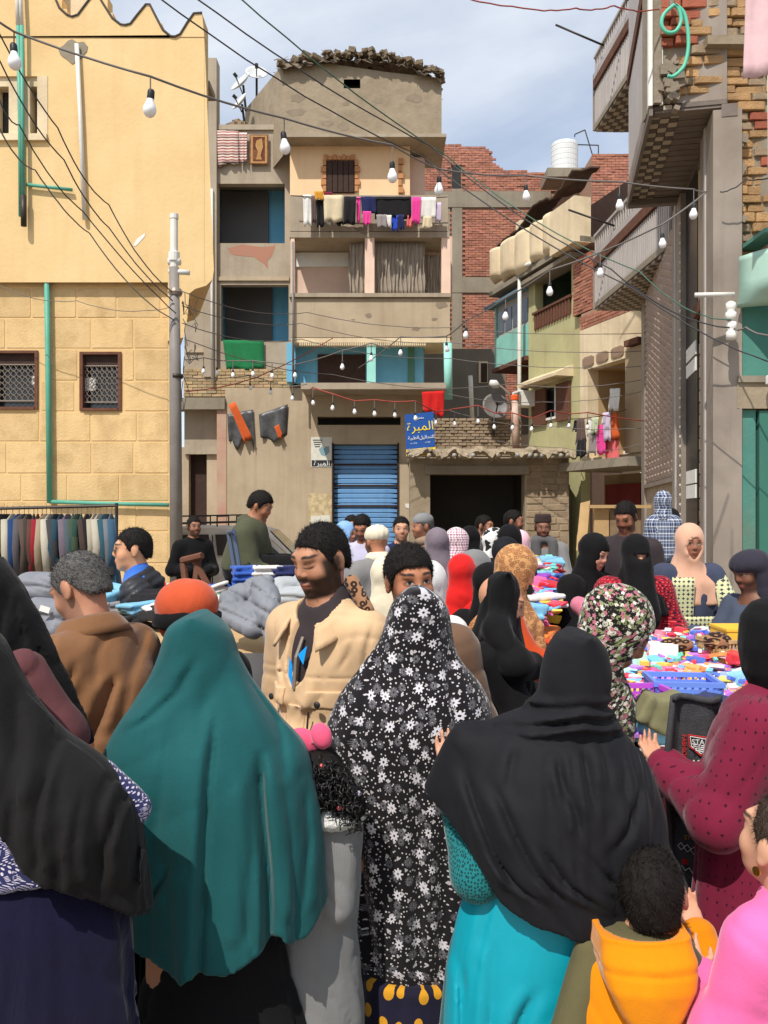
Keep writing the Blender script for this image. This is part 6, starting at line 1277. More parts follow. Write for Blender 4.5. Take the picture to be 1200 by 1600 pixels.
k8 = creases([([(730, 1213), (743, 1260), (770, 1327), (806, 1388)], .012, .009), ([(773, 1227), (800, 1293), (833, 1353), (880, 1400)], .012, .009), ([(860, 1165), (873, 1213), (893, 1260), (900, 1300)], .010, .009), ([(913, 1155), (914, 1213), (925, 1270)], .009, .009), ([(1013, 1213), (987, 1267), (953, 1323)], .011, .011), ([(980, 1180), (975, 1230), (985, 1300)], .008, .009), ([(760, 1325), (800, 1370), (845, 1404)], .011, .008), ([(830, 1300), (875, 1362), (935, 1408)], .012, .009), ([(900, 1310), (950, 1370), (1000, 1400)], .009, .009), ([(815, 1160), (800, 1200), (790, 1240)], .007, .009), ([(940, 1150), (946, 1190), (950, 1230)], .008, .007), ([(840, 1140), (850, 1175)], .007, .007), ([(1030, 1260), (1022, 1330), (1010, 1400)], .009, .010)], 1.87, .12)
hem = [(640, 1255), (677, 1266), (700, 1282), (725, 1312), (748, 1345), (780, 1393), (830, 1430), (900, 1446), (960, 1442), (1060, 1425)]
VF = implicit([hd, khimar_px(rows, d, .72, folds(2, 9), (0, .02), cyo=-.0), cap(at(730, 1160, d), at(700, 1240, d+.05), .05, .06, .06)], .0066, [hemcut(hem, d-.13)], capedisp); imesh('cape_scarf', VF, K['black2'], p)
fr = [he(J, (0, .02, .035), (.09, .105, .086), .02)]
rows = [(1260, 800, 960), (1330, 750, 1000), (1375, 735, 1020), (1425, 717, 1030), (1475, 706, 1037), (1525, 700, 1042), (1600, 696, 1048)]
imesh('dress', implicit([khimar_px(rows+[(1900, 690, 1060)], d, .5, folds(6, 6), (.004, .018))], .009, (), (lambda a, b: lambda X, Y_, Z: a(X, Y_, Z)+b(X, Y_, Z))(wrinkle(9, .005, .5), creases([([(825, 1495), (800, 1550), (778, 1640)], .014, .012), ([(880, 1530), (840, 1595), (820, 1660)], .012, .010), ([(721, 1480), (718, 1600), (716, 1700)], .008, .010), ([(765, 1440), (760, 1540), (750, 1660)], .006, .012)], 2.0))), K['turq'], p)
imesh('underdress', implicit([khimar_px([(1380, 735, 900), (1475, 702, 900), (1525, 694, 900), (1600, 686, 900), (1900, 684, 900)], d+.12, .5)], .014), f_teald, p, uv=(.2, 2.1, .25))
imesh('sleeve', implicit(arm_prims(J, .022, .98, 0, .03, (1,)), .008, (), wrinkle(3, .004)), f_teald, p, uv=(J.elb[1][0], J.elb[1][1], .08))
# --- charcoal khimar at the left edge
d = 1.7; J = skeleton(-62, 1004, d, 180, 0, .92, bulk=.66); p = person('woman at the left edge in charcoal khimar, dotted navy blouse and velvet skirt', J); body(J, p, hands=(), fine=4)
rows = [(982, -84, -40), (990, -108, -14), (1010, -120, 4), (1050, -132, 25), (1090, -145, 50), (1125, -160, 78), (1157, -175, 108), (1175, -188, 140), (1202, -198, 171), (1250, -205, 206), (1295, -205, 217), (1375, -200, 223), (1440, -198, 229), (1490, -195, 233)]
w8 = wrinkle(31, .005, .7); hem = [(-300, 1260), (-100, 1240), (0, 1284), (32, 1340), (55, 1372), (100, 1409), (160, 1452), (207, 1496), (232, 1528), (280, 1540)]
k8 = creases([([(60, 1195), (67, 1305), (72, 1362)], .012, .008), ([(99, 1245), (96, 1330), (101, 1395)], .012, .009), ([(142, 1205), (140, 1275), (150, 1400)], .011, .010), ([(175, 1222), (165, 1290), (155, 1350)], .010, .008), ([(180, 1275), (185, 1340), (190, 1420)], .012, .008), ([(206, 1330), (214, 1390), (222, 1440)], .012, .008), ([(18, 1040), (50, 1135), (66, 1257)], .011, .009), ([(82, 1190), (86, 1260), (84, 1340)], .009, .008), ([(20, 1180), (28, 1260), (30, 1320)], .010, .009), ([(-20, 1080), (10, 1180), (12, 1260)], .010, .010), ([(120, 1230), (118, 1320), (126, 1400)], .009, .008)], 1.57, .12)
def chdisp(X, Y_, Z):
    return w8(X, Y_, Z)*.7+k8(X, Y_, Z)
imesh('khimar', implicit([khimar_px(rows, d, .66, folds(14, 8), (0, .02), bmin=.1, zfold=fz(1150, d))], .0075, [hemcut(hem, d-.13)], chdisp), K['charcoal'], p)
imesh('blouse', implicit([khimar_px([(1180, -160, 100), (1240, -180, 180), (1300, -185, 196), (1390, -180, 200)], d, .5), cap(at(150, 1215, d+.03), at(212, 1262, d+.05), .04, .03, .04)], .010, [lambda X, Y_, Z: fz(1386, 1.58)+.02*X-Z+0*Y_], wrinkle(6, .004)), f_polka, p, uv=(0, d, None))
imesh('skirt', implicit([khimar_px([(1360, -130, 150), (1400, -172, 190), (1440, -182, 203), (1520, -186, 207), (1600, -190, 212), (2100, -215, 235)], d, .56, folds(23, 15), (.004, .03))], .010, (), wrinkle(8, .006)), K['velvet'], p)
# --- black khimar behind her, maroon sleeve
d = 2.15; J = skeleton(-28, 890, d, 150, 0, .9, bulk=.62); p = person('woman in black khimar with maroon sleeve behind the charcoal-veiled woman', J); body(J, p, hands=(), fine=4)
rows = [(872, -45, -8), (880, -68, 3), (897, -82, 16), (922, -90, 36), (965, -104, 60), (1010, -118, 80), (1050, -130, 98), (1100, -145, 118), (1175, -155, 144)]
w9 = wrinkle(41, .005, .8); k9 = creases([([(22, 900), (26, 960), (20, 1010)], .016, .010), ([(30, 925), (52, 1000), (78, 1080), (112, 1160)], .014, .010), ([(5, 1005), (20, 1060), (60, 1130)], .012, .010), ([(60, 985), (88, 1060), (125, 1150)], .012, .008)], 2.15); w8 = lambda X, Y_, Z: w9(X, Y_, Z)+k9(X, Y_, Z)
imesh('khimar', implicit([khimar_px(rows, d, .6, folds(24, 7), (0, .028), bmin=.1)], .009, [lambda X, Y_, Z: fz(1164, 2.15)-Z+0*X*Y_], w8), K['black'], p)
imesh('sleeve', implicit([cap(at(40, 1050, 1.98), at(98, 1150, 1.96), .05, .055, .04), cap(at(98, 1150, 1.96), at(60, 1240, 1.95), .05, .045, .04)], .009, (), wrinkle(4, .012, 1.6)), K['maroonp'], p)
imesh('robe', implicit([khimar_px([(1150, -130, 110), (1400, -150, 130), (1900, -170, 160)], d+.05, .6, folds(3, 10), (.0, .03))], .016), K['black'], p)
# --- maroon dress at the right edge, black scarf
d = 2.3; J = skeleton(1216, 944, d, -150, 2, .9, b=(1040, 1198, 2.42, 1), bulk=.85); p = person('woman at the right edge in a dark red dotted dress and black headscarf', J); body(J, p, hands=(1,), curl=.7, skin=(200, 144, 114), fine=2.2)
q = [khimar_px([(1068, 1172, 1260), (1085, 1140, 1290), (1110, 1124, 1300), (1160, 1105, 1310), (1230, 1094, 1312), (1300, 1092, 1312), (1400, 1086, 1315), (1500, 1080, 1320), (1900, 1060, 1335)], d, .62, folds(12, 7), (.0, .035))]+arm_prims(J, .026, .95, -.004, .05)
imesh('dress', implicit(q, .0085, (), wrinkle(13, .008, 1.1)), f_maroon, p, uv=(fx(1200, d), d, .3))
imesh('headscarf', implicit([khimar_px([(933, 1200, 1232), (940, 1178, 1256), (965, 1160, 1274), (1010, 1156, 1278), (1050, 1162, 1272), (1078, 1176, 1262)], d, .95, None, (0, 0))], .0085, (), wrinkle(15, .005)), K['black'], p)
# --- man in brown coat, looking down to the left
d = 2.95; J = skeleton(126, 866, d, -118, 14, 1.04, hy=4, hp=16, a=(.35, -.1, 1.05), b=(.3, .2, .95), bulk=1.02); p = person('grey-haired man in a camel coat bending over the jackets', J); body(J, p, beard=.45, skin=(178, 124, 96), hcol=(70, 64, 60)); hair(J, p, m_hairg, .006, .062, -.055, seed=3)
top_garment(J, p, K['camel'], .045, .45, .97, 'coat', .005, 5, neck=.062, armk=.014, sc=.6, disp2=creases([([(120, 975), (121, 1040)], .014, .010), ([(205, 1035), (192, 1090), (165, 1160), (150, 1190)], .03, .016), ([(216, 970), (222, 1060), (215, 1120)], .012, .012), ([(160, 1010), (140, 1080), (130, 1150)], .012, .012), ([(185, 960), (178, 1010), (185, 1060)], .009, .012)], 2.95, .1)); co = MB(); co.grid(lambda s, t: Vector(J.neck+J.Rt @ np.array([math.sin((s-.5)*5)*(.085+.05*t), math.cos((s-.5)*5)*(.085+.045*t)-.01, .03-.07*t+.012*math.sin(t*3)])), 26, 4); co.build('collar', K['camel'], p, smooth=True, solid=.012); trousers(J, p, K['dgrey']); shoes(J, p, m_shoe)
# --- young man in the beige field jacket
d = 2.74; J = skeleton(502, 820, d, -38, 2, .97, hy=-6, hp=15, hr=0, bulk=.98); p = person('bearded young man in a beige field jacket looking down', J); body(J, p, beard=.98, skin=(178, 126, 96), lids=True, fine=.55); hair(J, p, m_hair, .0045, .068, -.055, seed=5, rough=.002)
c = J.neck; F3 = lambda x, y, z: J.pel+J.Rt @ np.array([x, y, z]); vv = hl(J, (0, 0, 0))
top_y = J.shz
nk1 = [cap(F3(-.06, -.135, top_y-.20), F3(-.105, -.03, top_y+.055), .02, .024, .02), cap(F3(.035, -.14, top_y-.20), F3(.105, -.03, top_y+.055), .02, .024, .02), cap(F3(-.105, -.03, top_y+.055), F3(0, .085, top_y+.07), .024, .028, .02), cap(F3(.105, -.03, top_y+.055), F3(0, .085, top_y+.07), .024, .028, .02)]
vcut = ell(F3(-.01, -.155, top_y+.015), (.062, .09, .17), J.Rt)[0]; ncut = ell(F3(0, -.02, top_y+.10), (.085, .09, .11), J.Rt)[0]
q = torso_prims(J, .028)+arm_prims(J, .024, .96, 0, .03)+[loft([(.72, J.pel[0], J.pel[1], .225, .18), (J.waist[2], J.waist[0], J.waist[1], .2, .16)], k=.06)]+nk1
wj = wrinkle(51, .007, 1.1)
kj = creases([([(450, 960), (446, 1010), (440, 1060)], .012, .009), ([(470, 985), (478, 1040), (470, 1110)], .009, .009), ([(560, 975), (548, 1010), (530, 1040)], .009, .009), ([(585, 960), (575, 1000), (568, 1050)], .012, .008), ([(500, 1050), (512, 1100), (505, 1150)], .008, .010), ([(436, 1020), (446, 1060), (438, 1100)], .010, .008)], 2.74, .05)
def jd(X, Y_, Z):     # front placket, pocket edges and yoke seam in the torso frame
    P = [X-J.pel[0], Y_-J.pel[1], Z-J.pel[2]]; R = J.Rt; x = R[0, 0]*P[0]+R[1, 0]*P[1]+R[2, 0]*P[2]; y = R[0, 1]*P[0]+R[1, 1]*P[1]+R[2, 1]*P[2]; z = R[0, 2]*P[0]+R[1, 2]*P[1]+R[2, 2]*P[2]; f = y < -.03
    box_ = lambda x0, x1, z0, z1, h: -h*((x > x0) & (x < x1) & (z > z0) & (z < z1) & f)
    s = .5*kj(X, Y_, Z)+.004*np.exp(-((z-top_y+.12)/.004)**2)*f+.004*np.exp(-((z+.02)/.004)**2); return s+wj(X, Y_, Z)
imesh('jacket', implicit(q, .0072, [lambda X, Y_, Z: -vcut(X, Y_, Z), lambda X, Y_, Z: -ncut(X, Y_, Z), lambda X, Y_, Z: .80-Z+0*X*Y_], jd), K['beige'], p)
def panel(nm, x0, x1, z0, z1, h):      # pocket flaps, pockets and placket: raised pieces of the same cloth
    P0 = np.array([[x, y, z] for x in (x0, x1) for y in (-.26, -.02) for z in (z0, z1)]) @ J.Rt.T+J.pel; R = J.Rt
    def cut(X, Y_, Z):
        P = [X-J.pel[0], Y_-J.pel[1], Z-J.pel[2]]; x, y, z = [R[0, i]*P[0]+R[1, i]*P[1]+R[2, i]*P[2] for i in range(3)]; return np.maximum(np.maximum(np.abs(x-(x0+x1)/2)-(x1-x0)/2, np.abs(z-(z0+z1)/2)-(z1-z0)/2), y+.03)
    imesh(nm, implicit(q, .0048, [cut], lambda X, Y_, Z: jd(X, Y_, Z)-h, clip=(P0.min(0)-.02, P0.max(0)+.02)), K['beige'], p)
panel('placket', -.03, .03, -.16, top_y-.21, .005)
for sg in (-1, 1): panel('pocket', min(sg*.052, sg*.142), max(sg*.052, sg*.142), top_y-.36, top_y-.205, .004); panel('pocket_flap', min(sg*.047, sg*.147), max(sg*.047, sg*.147), top_y-.215, top_y-.16, .009)
q = torso_prims(J, .012)+[cap(J.neck+J.Rt @ np.array([0, .01, -.05]), J.neck+J.Rt @ np.array([0, .012, .0]), .08, .074, .04)]; n2 = ell(J.neck+J.Rt @ np.array([0, -.045, .05]), (.062, .085, .075), J.Rt)[0]
imesh('hoodie', implicit(q, .010, [lambda X, Y_, Z: -n2(X, Y_, Z)]), K['dkjack'], p)
mz = MB()
def onj(x, z, w=0.0): return F3(x, 0, z)+J.Rt @ np.array([0, -1., 0])*(.165+w)
MB().tube([Vector(F3(-.006, -.152, top_y-.16)), Vector(F3(-.002, -.142, top_y-.06)), Vector(F3(0, -.11, top_y+.0))], .006, 6).build('zip', m_iron, p)
bl_ = MB(); bl_.prism([Vector(F3(-.034, -.139, top_y-.06)), Vector(F3(-.014, -.147, top_y-.085)), Vector(F3(-.012, -.152, top_y-.155)), Vector(F3(-.032, -.148, top_y-.12))], (0, -.003, 0)); bl_.prism([Vector(F3(.008, -.143, top_y-.05)), Vector(F3(.04, -.134, top_y-.02)), Vector(F3(.03, -.143, top_y-.08))], (0, -.004, 0)); bl_.build('blue_lining', mat('bright_blue_nylon', lin((20, 150, 226)), rough=.5), p)
for sg in (-1, 1): MB().lathe([(.0105, 0), (.0105, .005), (.006, .008)], Vector(F3(sg*.10, -.158, top_y-.195)), 12, Vector(J.Rt @ np.array([sg*.25, -1., 0]))).build('button', m_sock, p)
MB().tube([Vector(F3(.07, -.168, top_y-.22)), Vector(F3(.066, -.172, top_y-.28)), Vector(F3(.062, -.172, top_y-.34))], .0035, 5).build('pocket_zip', m_dkiron, p)
co = MB()
def cof(s, t):
    a = (s-.5)*4.7; rr_ = .1+.028*t; bx_ = math.sin(a)*rr_; by_ = math.cos(a)*rr_*.95; drop_ = max(0, abs(s-.5)*2-.6)/.4
    return Vector(F3(bx_*(1-.1*drop_)*(1+.12*t*drop_), by_*1.0-.045*drop_-.012-.01*t*drop_, top_y+.095-.062*t-.065*drop_))
co.grid(cof, 30, 4); co.build('collar', K['beige'], p, smooth=True, solid=.012)
imesh('epaulette', implicit([cap(J.S[1]+np.array([0, 0, .085]), J.neck+J.Rt @ np.array([.10, .01, .055]), .022, .026, .02)], .008), f_leoc, p, uv=(J.S[1][0], J.S[1][1]-.3, .3)); trousers(J, p, K['slate']); shoes(J, p, m_shoe)
# --- man peering over the daisy khimar
d = 3.0; J = skeleton(640, 855, d, -12, 2, 1.02, hy=30, hp=4, hr=-4, bulk=1.0); p = person('young man with short dark hair half hidden behind the daisy khimar', J); body(J, p, beard=.35, skin=(176, 116, 84), fine=.55); hair(J, p, m_hair, .012, .062, -.03, seed=8); top_garment(J, p, K['brown'], .025, .8, seed=6); trousers(J, p, K['slate']); shoes(J, p, m_shoe)
# --- orange turban scarf with black band, behind the teal khimar
d = 3.1; J = skeleton(292, 905, d, -170, 5, .98, hy=10, bulk=.95); p = person('woman in rust orange headscarf tied with a black band behind the teal khimar', J); body(J, p, hands=(), fine=4)
imesh('headscarf', implicit([he(J, (0, .012, .02), (.118, .12, .098), .03), he(J, (.0, 0, -.06), (.1, .1, .07), .03)], .0085, (), wrinkle(12, .006)), K['rust'], p)
Rb = J.Rh @ ry(.12); imesh('band', implicit([ell(hl(J, (0, .008, -.03)), (.128, .13, .07), Rb, .02)], .0085, [lambda X, Y_, Z: np.abs((Z-hl(J, (0, 0, -.03))[2])+.14*(X-J.hc[0]))-.04+0*Y_]), K['black'], p); robe(J, p, K['black'], 1.1, seed=31); hijab(J, p, K['black'], .3, 1.05, 'shoulder_veil', seed=9, face=False, g=-.012)
# --- girl with pink bow and fur-trimmed grey coat
d = 2.2; J = skeleton(494, 1166, d, 165, 0, .88, bulk=.5); p = person('small girl with curly black ponytail, pink bow and grey coat', J); body(J, p, hands=(), fine=4); hair(J, p, m_hair, .008, .07, -.08, seed=9)
r = random.Random(4); cu = MB()
for i in range(1100):
    t = r.random(); c0 = at(500+52*t+r.uniform(-16, 16), 1205+60*t+r.uniform(-26, 26), d-.05+r.uniform(-.06, .04)); ax = Vector((r.uniform(-1, 1), r.uniform(-1, 1), r.uniform(-1, .3))).normalized(); e1 = ax.orthogonal().normalized(); e2 = ax.cross(e1); rad = r.uniform(.004, .009)
    cu.tube([c0+ax*(k_*.005)+(e1*math.cos(k_*1.1)+e2*math.sin(k_*1.1))*rad for k_ in range(7)], .0019, 3, caps=False)
o = cu.build('curls', mat('curl_black', (.010, .009, .009), rough=.4, spec=.5), p, smooth=True); tag(o, kind='stuff')
imesh('ponytail', implicit([cap(at(500, 1205, d-.05), at(548, 1258, d-.06), .05, .042, .02)], .008, (), wrinkle(3, .012, 3)), m_hair, p)
imesh('bow', implicit([ell(at(476, 1158, d-.03), (.045, .02, .032), ry(.5), .01), ell(at(502, 1150, d-.06), (.028, .02, .036), ry(-.3), .01)], .007, (), wrinkle(2, .003, 2)), mat('pink_felt', lin((224, 86, 120)), rough=.9, sheen=.4), p)
for (x_, y_, c_) in ((504, 1196, 'coral'), (560, 1240, 'lilac'), (530, 1262, 'coral')): MB().lathe([(.004, -.006), (.008, 0), (.004, .006)], at(x_, y_, d-.1), 8).build('hair_bead', LC['r'] if c_ == 'coral' else LC['l'], p)
zc = fz(1266, d); imesh('fur_collar', implicit([ell((fx(522, d), d-.02, zc), (.088, .09, .035), None, .02)], .006, (), lambda X, Y_, Z: .006*np.sin(X*260+3*np.sin(Z*130))*np.sin(Z*310)*np.sin(Y_*240)), cloth('white_fur', (232, 230, 222), sheen=.8, bump=.8, bsc=120), p)
J2 = J; rows = [(1258, 450, 540), (1280, 428, 562), (1320, 422, 566), (1400, 424, 564), (1440, 430, 558), (1470, 426, 562), (1600, 418, 570), (1780, 405, 580)]
imesh('coat', implicit([khimar_px(rows, d, .75, folds(15, 5), (.0, .008)), cap(at(540, 1295, d-.03), at(532, 1420, d-.06), .038, .034, .03)], .0075, [lambda X, Y_, Z: .12-Z+0*X*Y_], wrinkle(19, .007, 1.5)), K['lgrey'], p)
# --- woman with blossom-print scarf, bent over the stall
d = 2.75; J = skeleton(962, 924, d, 70, 22, 1.06, hy=4, hp=16, bulk=.9, a=(.42, -.05, .98), b=(.42, .15, .98)); p = person('woman in blossom-print black headscarf bending over the baskets', J); body(J, p, skin=(150, 98, 72)); 
hijab(J, p, f_flor, .34, 1.0, seed=14, uv=True, amp=(.0, .02), g=.016, open_r=(.066, .1, .1)); robe(J, p, f_flor, .95, seed=18, uv=True)
# --- boy in amber hoodie
d = 1.85; J = skeleton(988, 1324, d, 176, 0, .88, hy=-10, hp=-4, hr=8, a=(1088, 1456, 1.98, 1), b=None, bulk=.8, h=1.06); J.hc[0] += .042; J.neck[0] += .015; J.S = [v+np.array([0, 0, .045]) for v in J.S]; p = person('small boy seen from behind in an amber and olive hooded sweatshirt', J); body(J, p, skin=(206, 152, 122), hands=(0, 1), curl=.4, handscale=.62, fine=2); hair(J, p, m_hair, .004, .07, -.045, seed=10, rough=.003)
sz_ = J.S[0][2]; arms_ = arm_prims(J, .014, .9, -.008, .04)
zq = [loft([(.42, J.base[0], J.base[1], .145, .125), (.55, J.base[0], J.base[1], .15, .13), (sz_-.10, J.chest[0], J.chest[1], .145, .118), (sz_+.0, J.S[0][0]*.5+J.S[1][0]*.5, J.chest[1], .115, .095), (sz_+.05, J.neck[0], J.neck[1], .07, .07)], folds(4, 5), (0, .006)), ]
imesh('sweatshirt', implicit(zq, .0072, (), wrinkle(25, .005, 1.4)), K['amber'], p)
imesh('sleeves', implicit(arms_, .0072, (), wrinkle(26, .005, 1.4)), K['khaki'], p)
for i in (0, 1): imesh('cuff', implicit([cap(J.elb[i]+(J.wr[i]-J.elb[i])*.15, J.elb[i]+(J.wr[i]-J.elb[i])*.92, .05, .045, .02)], .0075, (), wrinkle(27, .004, 1.4)), K['amber'], p)
hp_ = (J.S[0]+J.S[1])/2; bk_ = np.array([0, -.075, 0])
def hoodfn(X, Y_, Z):
    z = Z-hp_[2]; x = X-hp_[0]; wx = np.interp(z, [-.15, -.132, -.10, -.05, 0, .04, .07], [-.03, .010, .034, .068, .092, .1, .095]); y0 = hp_[1]-np.interp(z, [-.14, -.08, 0, .05, .08], [.135, .158, .165, .15, .12])+.28*x*x/.12
    a, b = np.abs(x)-wx+.02, y0-Y_+.02; return np.minimum(np.maximum(a, b), 0)+np.sqrt(np.maximum(a, 0)**2+np.maximum(b, 0)**2)-.02
imesh('hood', implicit([(hoodfn, hp_+np.array([-.14, -.19, -.15]), hp_+np.array([.14, .03, .075]), .01)], .006, [(lambda f: lambda X, Y_, Z: -f(X, Y_, Z))(ell(hp_+np.array([0, -.03, .09]), (.084, .08, .052), rx(.2))[0]), lambda X, Y_, Z: Y_-hp_[1]-.0+0*X*Z], lambda X, Y_, Z: wrinkle(28, .004, 1.3)(X, Y_, Z)+.005*np.exp(-((Z-hp_[2]-.035)/.004)**2)), K['amber'], p)
imesh('hood_lining', implicit([ell(hp_+np.array([0, -.025, .035]), (.09, .076, .05), rx(.25), .02)], .008, [lambda X, Y_, Z: Z-(hp_[2]+.07)+0*X*Y_]), K['khaki'], p)
i_ = 0; st_ = J.elb[i_]+(J.wr[i_]-J.elb[i_])*.35; st2 = J.elb[i_]+(J.wr[i_]-J.elb[i_])*.55
for s_ in (.3, .42): a_ = J.elb[0]+(J.wr[0]-J.elb[0])*s_; ax = Vector(J.wr[0]-J.elb[0]).normalized(); MB().lathe([(.06-.012*s_, -.006), (.0645-.012*s_, 0), (.06-.012*s_, .006)], Vector(a_), 20, ax).build('stripe', m_white, p, smooth=True)
trousers(J, p, K['slate'], .02); shoes(J, p, m_shoe)
# --- girl in pink, cropped by the right edge
d = 1.7; J = skeleton(1226, 1240, d, -156, 2, .86, hy=0, hp=-14, a=(.25, -.1, .72), b=(.22, .05, .78), bulk=.8, h=1.24); p = person('girl in pink jacket with gold earring cropped by the right edge', J); body(J, p, skin=(206, 156, 126), hands=(0, 1), handscale=.7); hair(J, p, mat('brown_hair', (.03, .018, .012), (.06, .036, .024), sc=60, rough=.5, bump=.5, bsc=140), .003, .078, -.05, seed=12)
top_garment(J, p, K['pink'], .026, .55, .8, 'jacket', .006, 17, neck=.05, extra=[ell(J.neck+np.array([0, 0, -.005]), (.07, .07, .032), J.Rt, .015)]); trousers(J, p, K['hotpink'], .02)
MB().lathe([(.0095, -.0015), (.0095, .0015)], Vector(hl(J, (.083, .004, -.055))), 16, Vector(J.Rh @ np.array([1., 0, 0]))).build('earring', mat('gold', lin((226, 180, 90)), metal=1, rough=.25), p)
imesh('hair_tie', implicit([ell(hl(J, (.03, .085, .045)), (.03, .03, .03), None, .01)], .008), mat('red_satin', lin((206, 30, 36)), rough=.4), p)
# ============================================================ people further off
def woman(label, px, py, d, yaw, scarf, dress, drop=.25, lean=3, hy=0, hp=6, skin=(196, 142, 110), bulk=.9, w=1.0, a=None, b=None, niqab=False, face=True, seed=1, suv=False, duv=False, hands=(0, 1), hs=.97, curl=.5, **kw):
    J = skeleton(px, py+4, d, yaw, lean, hs, hy, hp, a=a, b=b, bulk=bulk); p = person(label, J); body(J, p, skin, hands=hands if d < 6.5 and (a or b) else (), curl=curl, fine=1.0 if face else 3)
    hijab(J, p, scarf, drop, 1.0, seed=seed, face=face and not niqab, niqab=niqab, uv=suv, **kw); robe(J, p, dress, w, seed=seed+3, uv=duv); return J, p
def man(label, px, py, d, yaw, top, legs=None, lean=2, hy=0, hp=4, skin=(176, 120, 90), hair_m=None, beard=.5, bulk=1.0, a=None, b=None, robe_m=None, seed=1, hs=1.0, sit=None, g=.026, hem=.8, hv=.008, cap_m=None, nape=-.055):
    J = skeleton(px, py, d, yaw, lean, hs, hy, hp, a=a, b=b, bulk=bulk, sit=sit); p = person(label, J); body(J, p, skin, min(1, beard*1.5), hands=(0, 1) if d < 8 and (a or b) else ())
    if hair_m is not False: hair(J, p, hair_m or m_hair, hv, seed=seed, nape=nape)
    if robe_m: robe(J, p, robe_m, 1.0, seed=seed+2, amp=(0, .025))
    else:
        top_garment(J, p, top, g, hem if sit is None else sit-.02, .95, 'jacket', .007, seed+4); trousers(J, p, legs or K['slate']); shoes(J, p, m_shoe)
    return J, p
# left side
J, p = man('boy with glasses in a black puffer jacket and blue shirt', 207, 827, 4.8, -78, K['puff'], K['slate'], hy=6, hp=2, skin=(206, 150, 114), beard=0, bulk=.92, seed=3, g=.022)
for s_ in (-1, 1): MB().lathe([(.019, -.001), (.021, -.001), (.021, .001), (.019, .001)], Vector(hl(J, (s_*.032, -.104, .01))), 16, Vector(J.Rh @ np.array([0, -1., 0]))).build('spectacle_rim', m_dkiron, p)
MB().tube([Vector(hl(J, (-.05, -.1, .012))), Vector(hl(J, (-.078, 0, .01)))], .002, 5).build('spectacle_arm', m_dkiron, p)
q = torso_prims(J, .034)+arm_prims(J, .034, .95); pj = lambda X, Y_, Z: .012*(1-np.abs(np.sin((Z+.12*np.sin(X*7))*52)))**2+0*Y_
imesh('quilting', implicit([q_ for q_ in q]+[cap(J.neck+np.array([.03, .02, -.02]), J.neck+np.array([.09, .04, -.06]), .07, .06, .05)], .012, [lambda X, Y_, Z: .85-Z+0*X*Y_, (lambda f: lambda X, Y_, Z: -f(X, Y_, Z))(ell(J.neck+(J.hc-J.neck)*.3+J.Ry @ np.array([0, -.045, 0]), (.075, .1, .085), J.Rt)[0]), (lambda f: lambda X, Y_, Z: -f(X, Y_, Z))(ell(J.chest+J.Ry @ np.array([0, -.2, .1]), (.05, .12, .28), J.Rt)[0])], pj), K['puff'], p); imesh('shirt', implicit(torso_prims(J, .027)+[cap(J.neck-np.array([0, 0, .03]), J.neck+np.array([0, 0, .015]), .068, .066, .03)], .012, [lambda X, Y_, Z: .9-Z+0*X*Y_]), K['blue'], p)
man('man in black standing in the shaded alley by the pole', 303, 808, 10.2, 35, K['black'], lean=0, seed=5, skin=(150, 104, 80), a=(.2, -.12, 1.1), b=(.25, .1, 1.1))
J, p = man('young man in olive hooded sweatshirt perched sideways on the clothes stall', 407, 770, 7.2, 82, K['olive'], K['black'], lean=16, hp=10, sit=1.33, hy=-4, skin=(166, 110, 80), beard=.2, a=(.42, -.08, 1.36), b=(.42, .1, 1.36), seed=7, hv=.02, g=.035); imesh('hood', implicit([ell(J.neck+J.Ry @ np.array([0, .07, -.02]), (.1, .08, .075), J.Rt, .02)], .02), K['olive'], p)
# middle distance, left to right
woman('woman in sky blue scarf beside the lavender shirt man', 541, 812, 8.3, 60, K['sky'], K['slate'], .25, seed=4); man('dark-haired man just behind the sky blue scarf', 550, 806, 8.9, 20, K['dgrey'], seed=8)
man('man in lavender shirt looking down before the blue shutter', 566, 805, 8.0, -25, K['lav'], lean=8, hp=22, seed=9, skin=(170, 112, 84), hy=10)
J, p = man('man in grey overcoat and cream knitted cap, seen from behind', 588, 822, 6.3, -150, K['grey'], K['dgrey'], lean=6, hair_m=False, seed=10, a=(.3, -.28, 1.15), b=(.3, .25, 1.1), g=.04, hem=.4, bulk=1.05); imesh('knitted_cap', implicit([he(J, (0, .014, .05), (.092, .11, .08), .02)], .012, [lambda X, Y_, Z: J.hc[2]+.012-Z+0*X*Y_], lambda X, Y_, Z: .003*np.sin(X*160)+0*Y_*Z), K['cream'], p); imesh('neck_scarf', implicit([ell(J.neck+np.array([0, 0, .01]), (.1, .1, .05), None, .02)], .014, (), wrinkle(4, .006)), K['cream'], p)
man('smiling young man in a navy sweater facing the crowd', 627, 808, 8.2, 4, K['navy'], beard=.15, skin=(206, 152, 120), seed=11, hv=.006)
J, p = man('elderly man in white skullcap and brown scarf looking left', 660, 803, 7.9, -72, K['dgrey'], lean=4, hair_m=m_hairg, beard=.3, skin=(172, 116, 88), seed=12, robe_m=K['dgrey']); imesh('skullcap', implicit([he(J, (0, .012, .055), (.088, .104, .075), .02)], .012, [lambda X, Y_, Z: J.hc[2]+.03-Z+0*X*Y_]), K['lgrey'], p); imesh('neck_scarf', implicit([ell(J.neck+np.array([0, 0, -.01]), (.11, .11, .06), None, .02)], .014, (), wrinkle(5, .006)), cloth('brown_wool', (150, 126, 104)), p)
woman('woman in mauve grey headscarf and grey coat, back turned', 683, 823, 6.1, 175, K['mauve'], K['dgrey'], .22, bulk=1.0, seed=13, face=False)
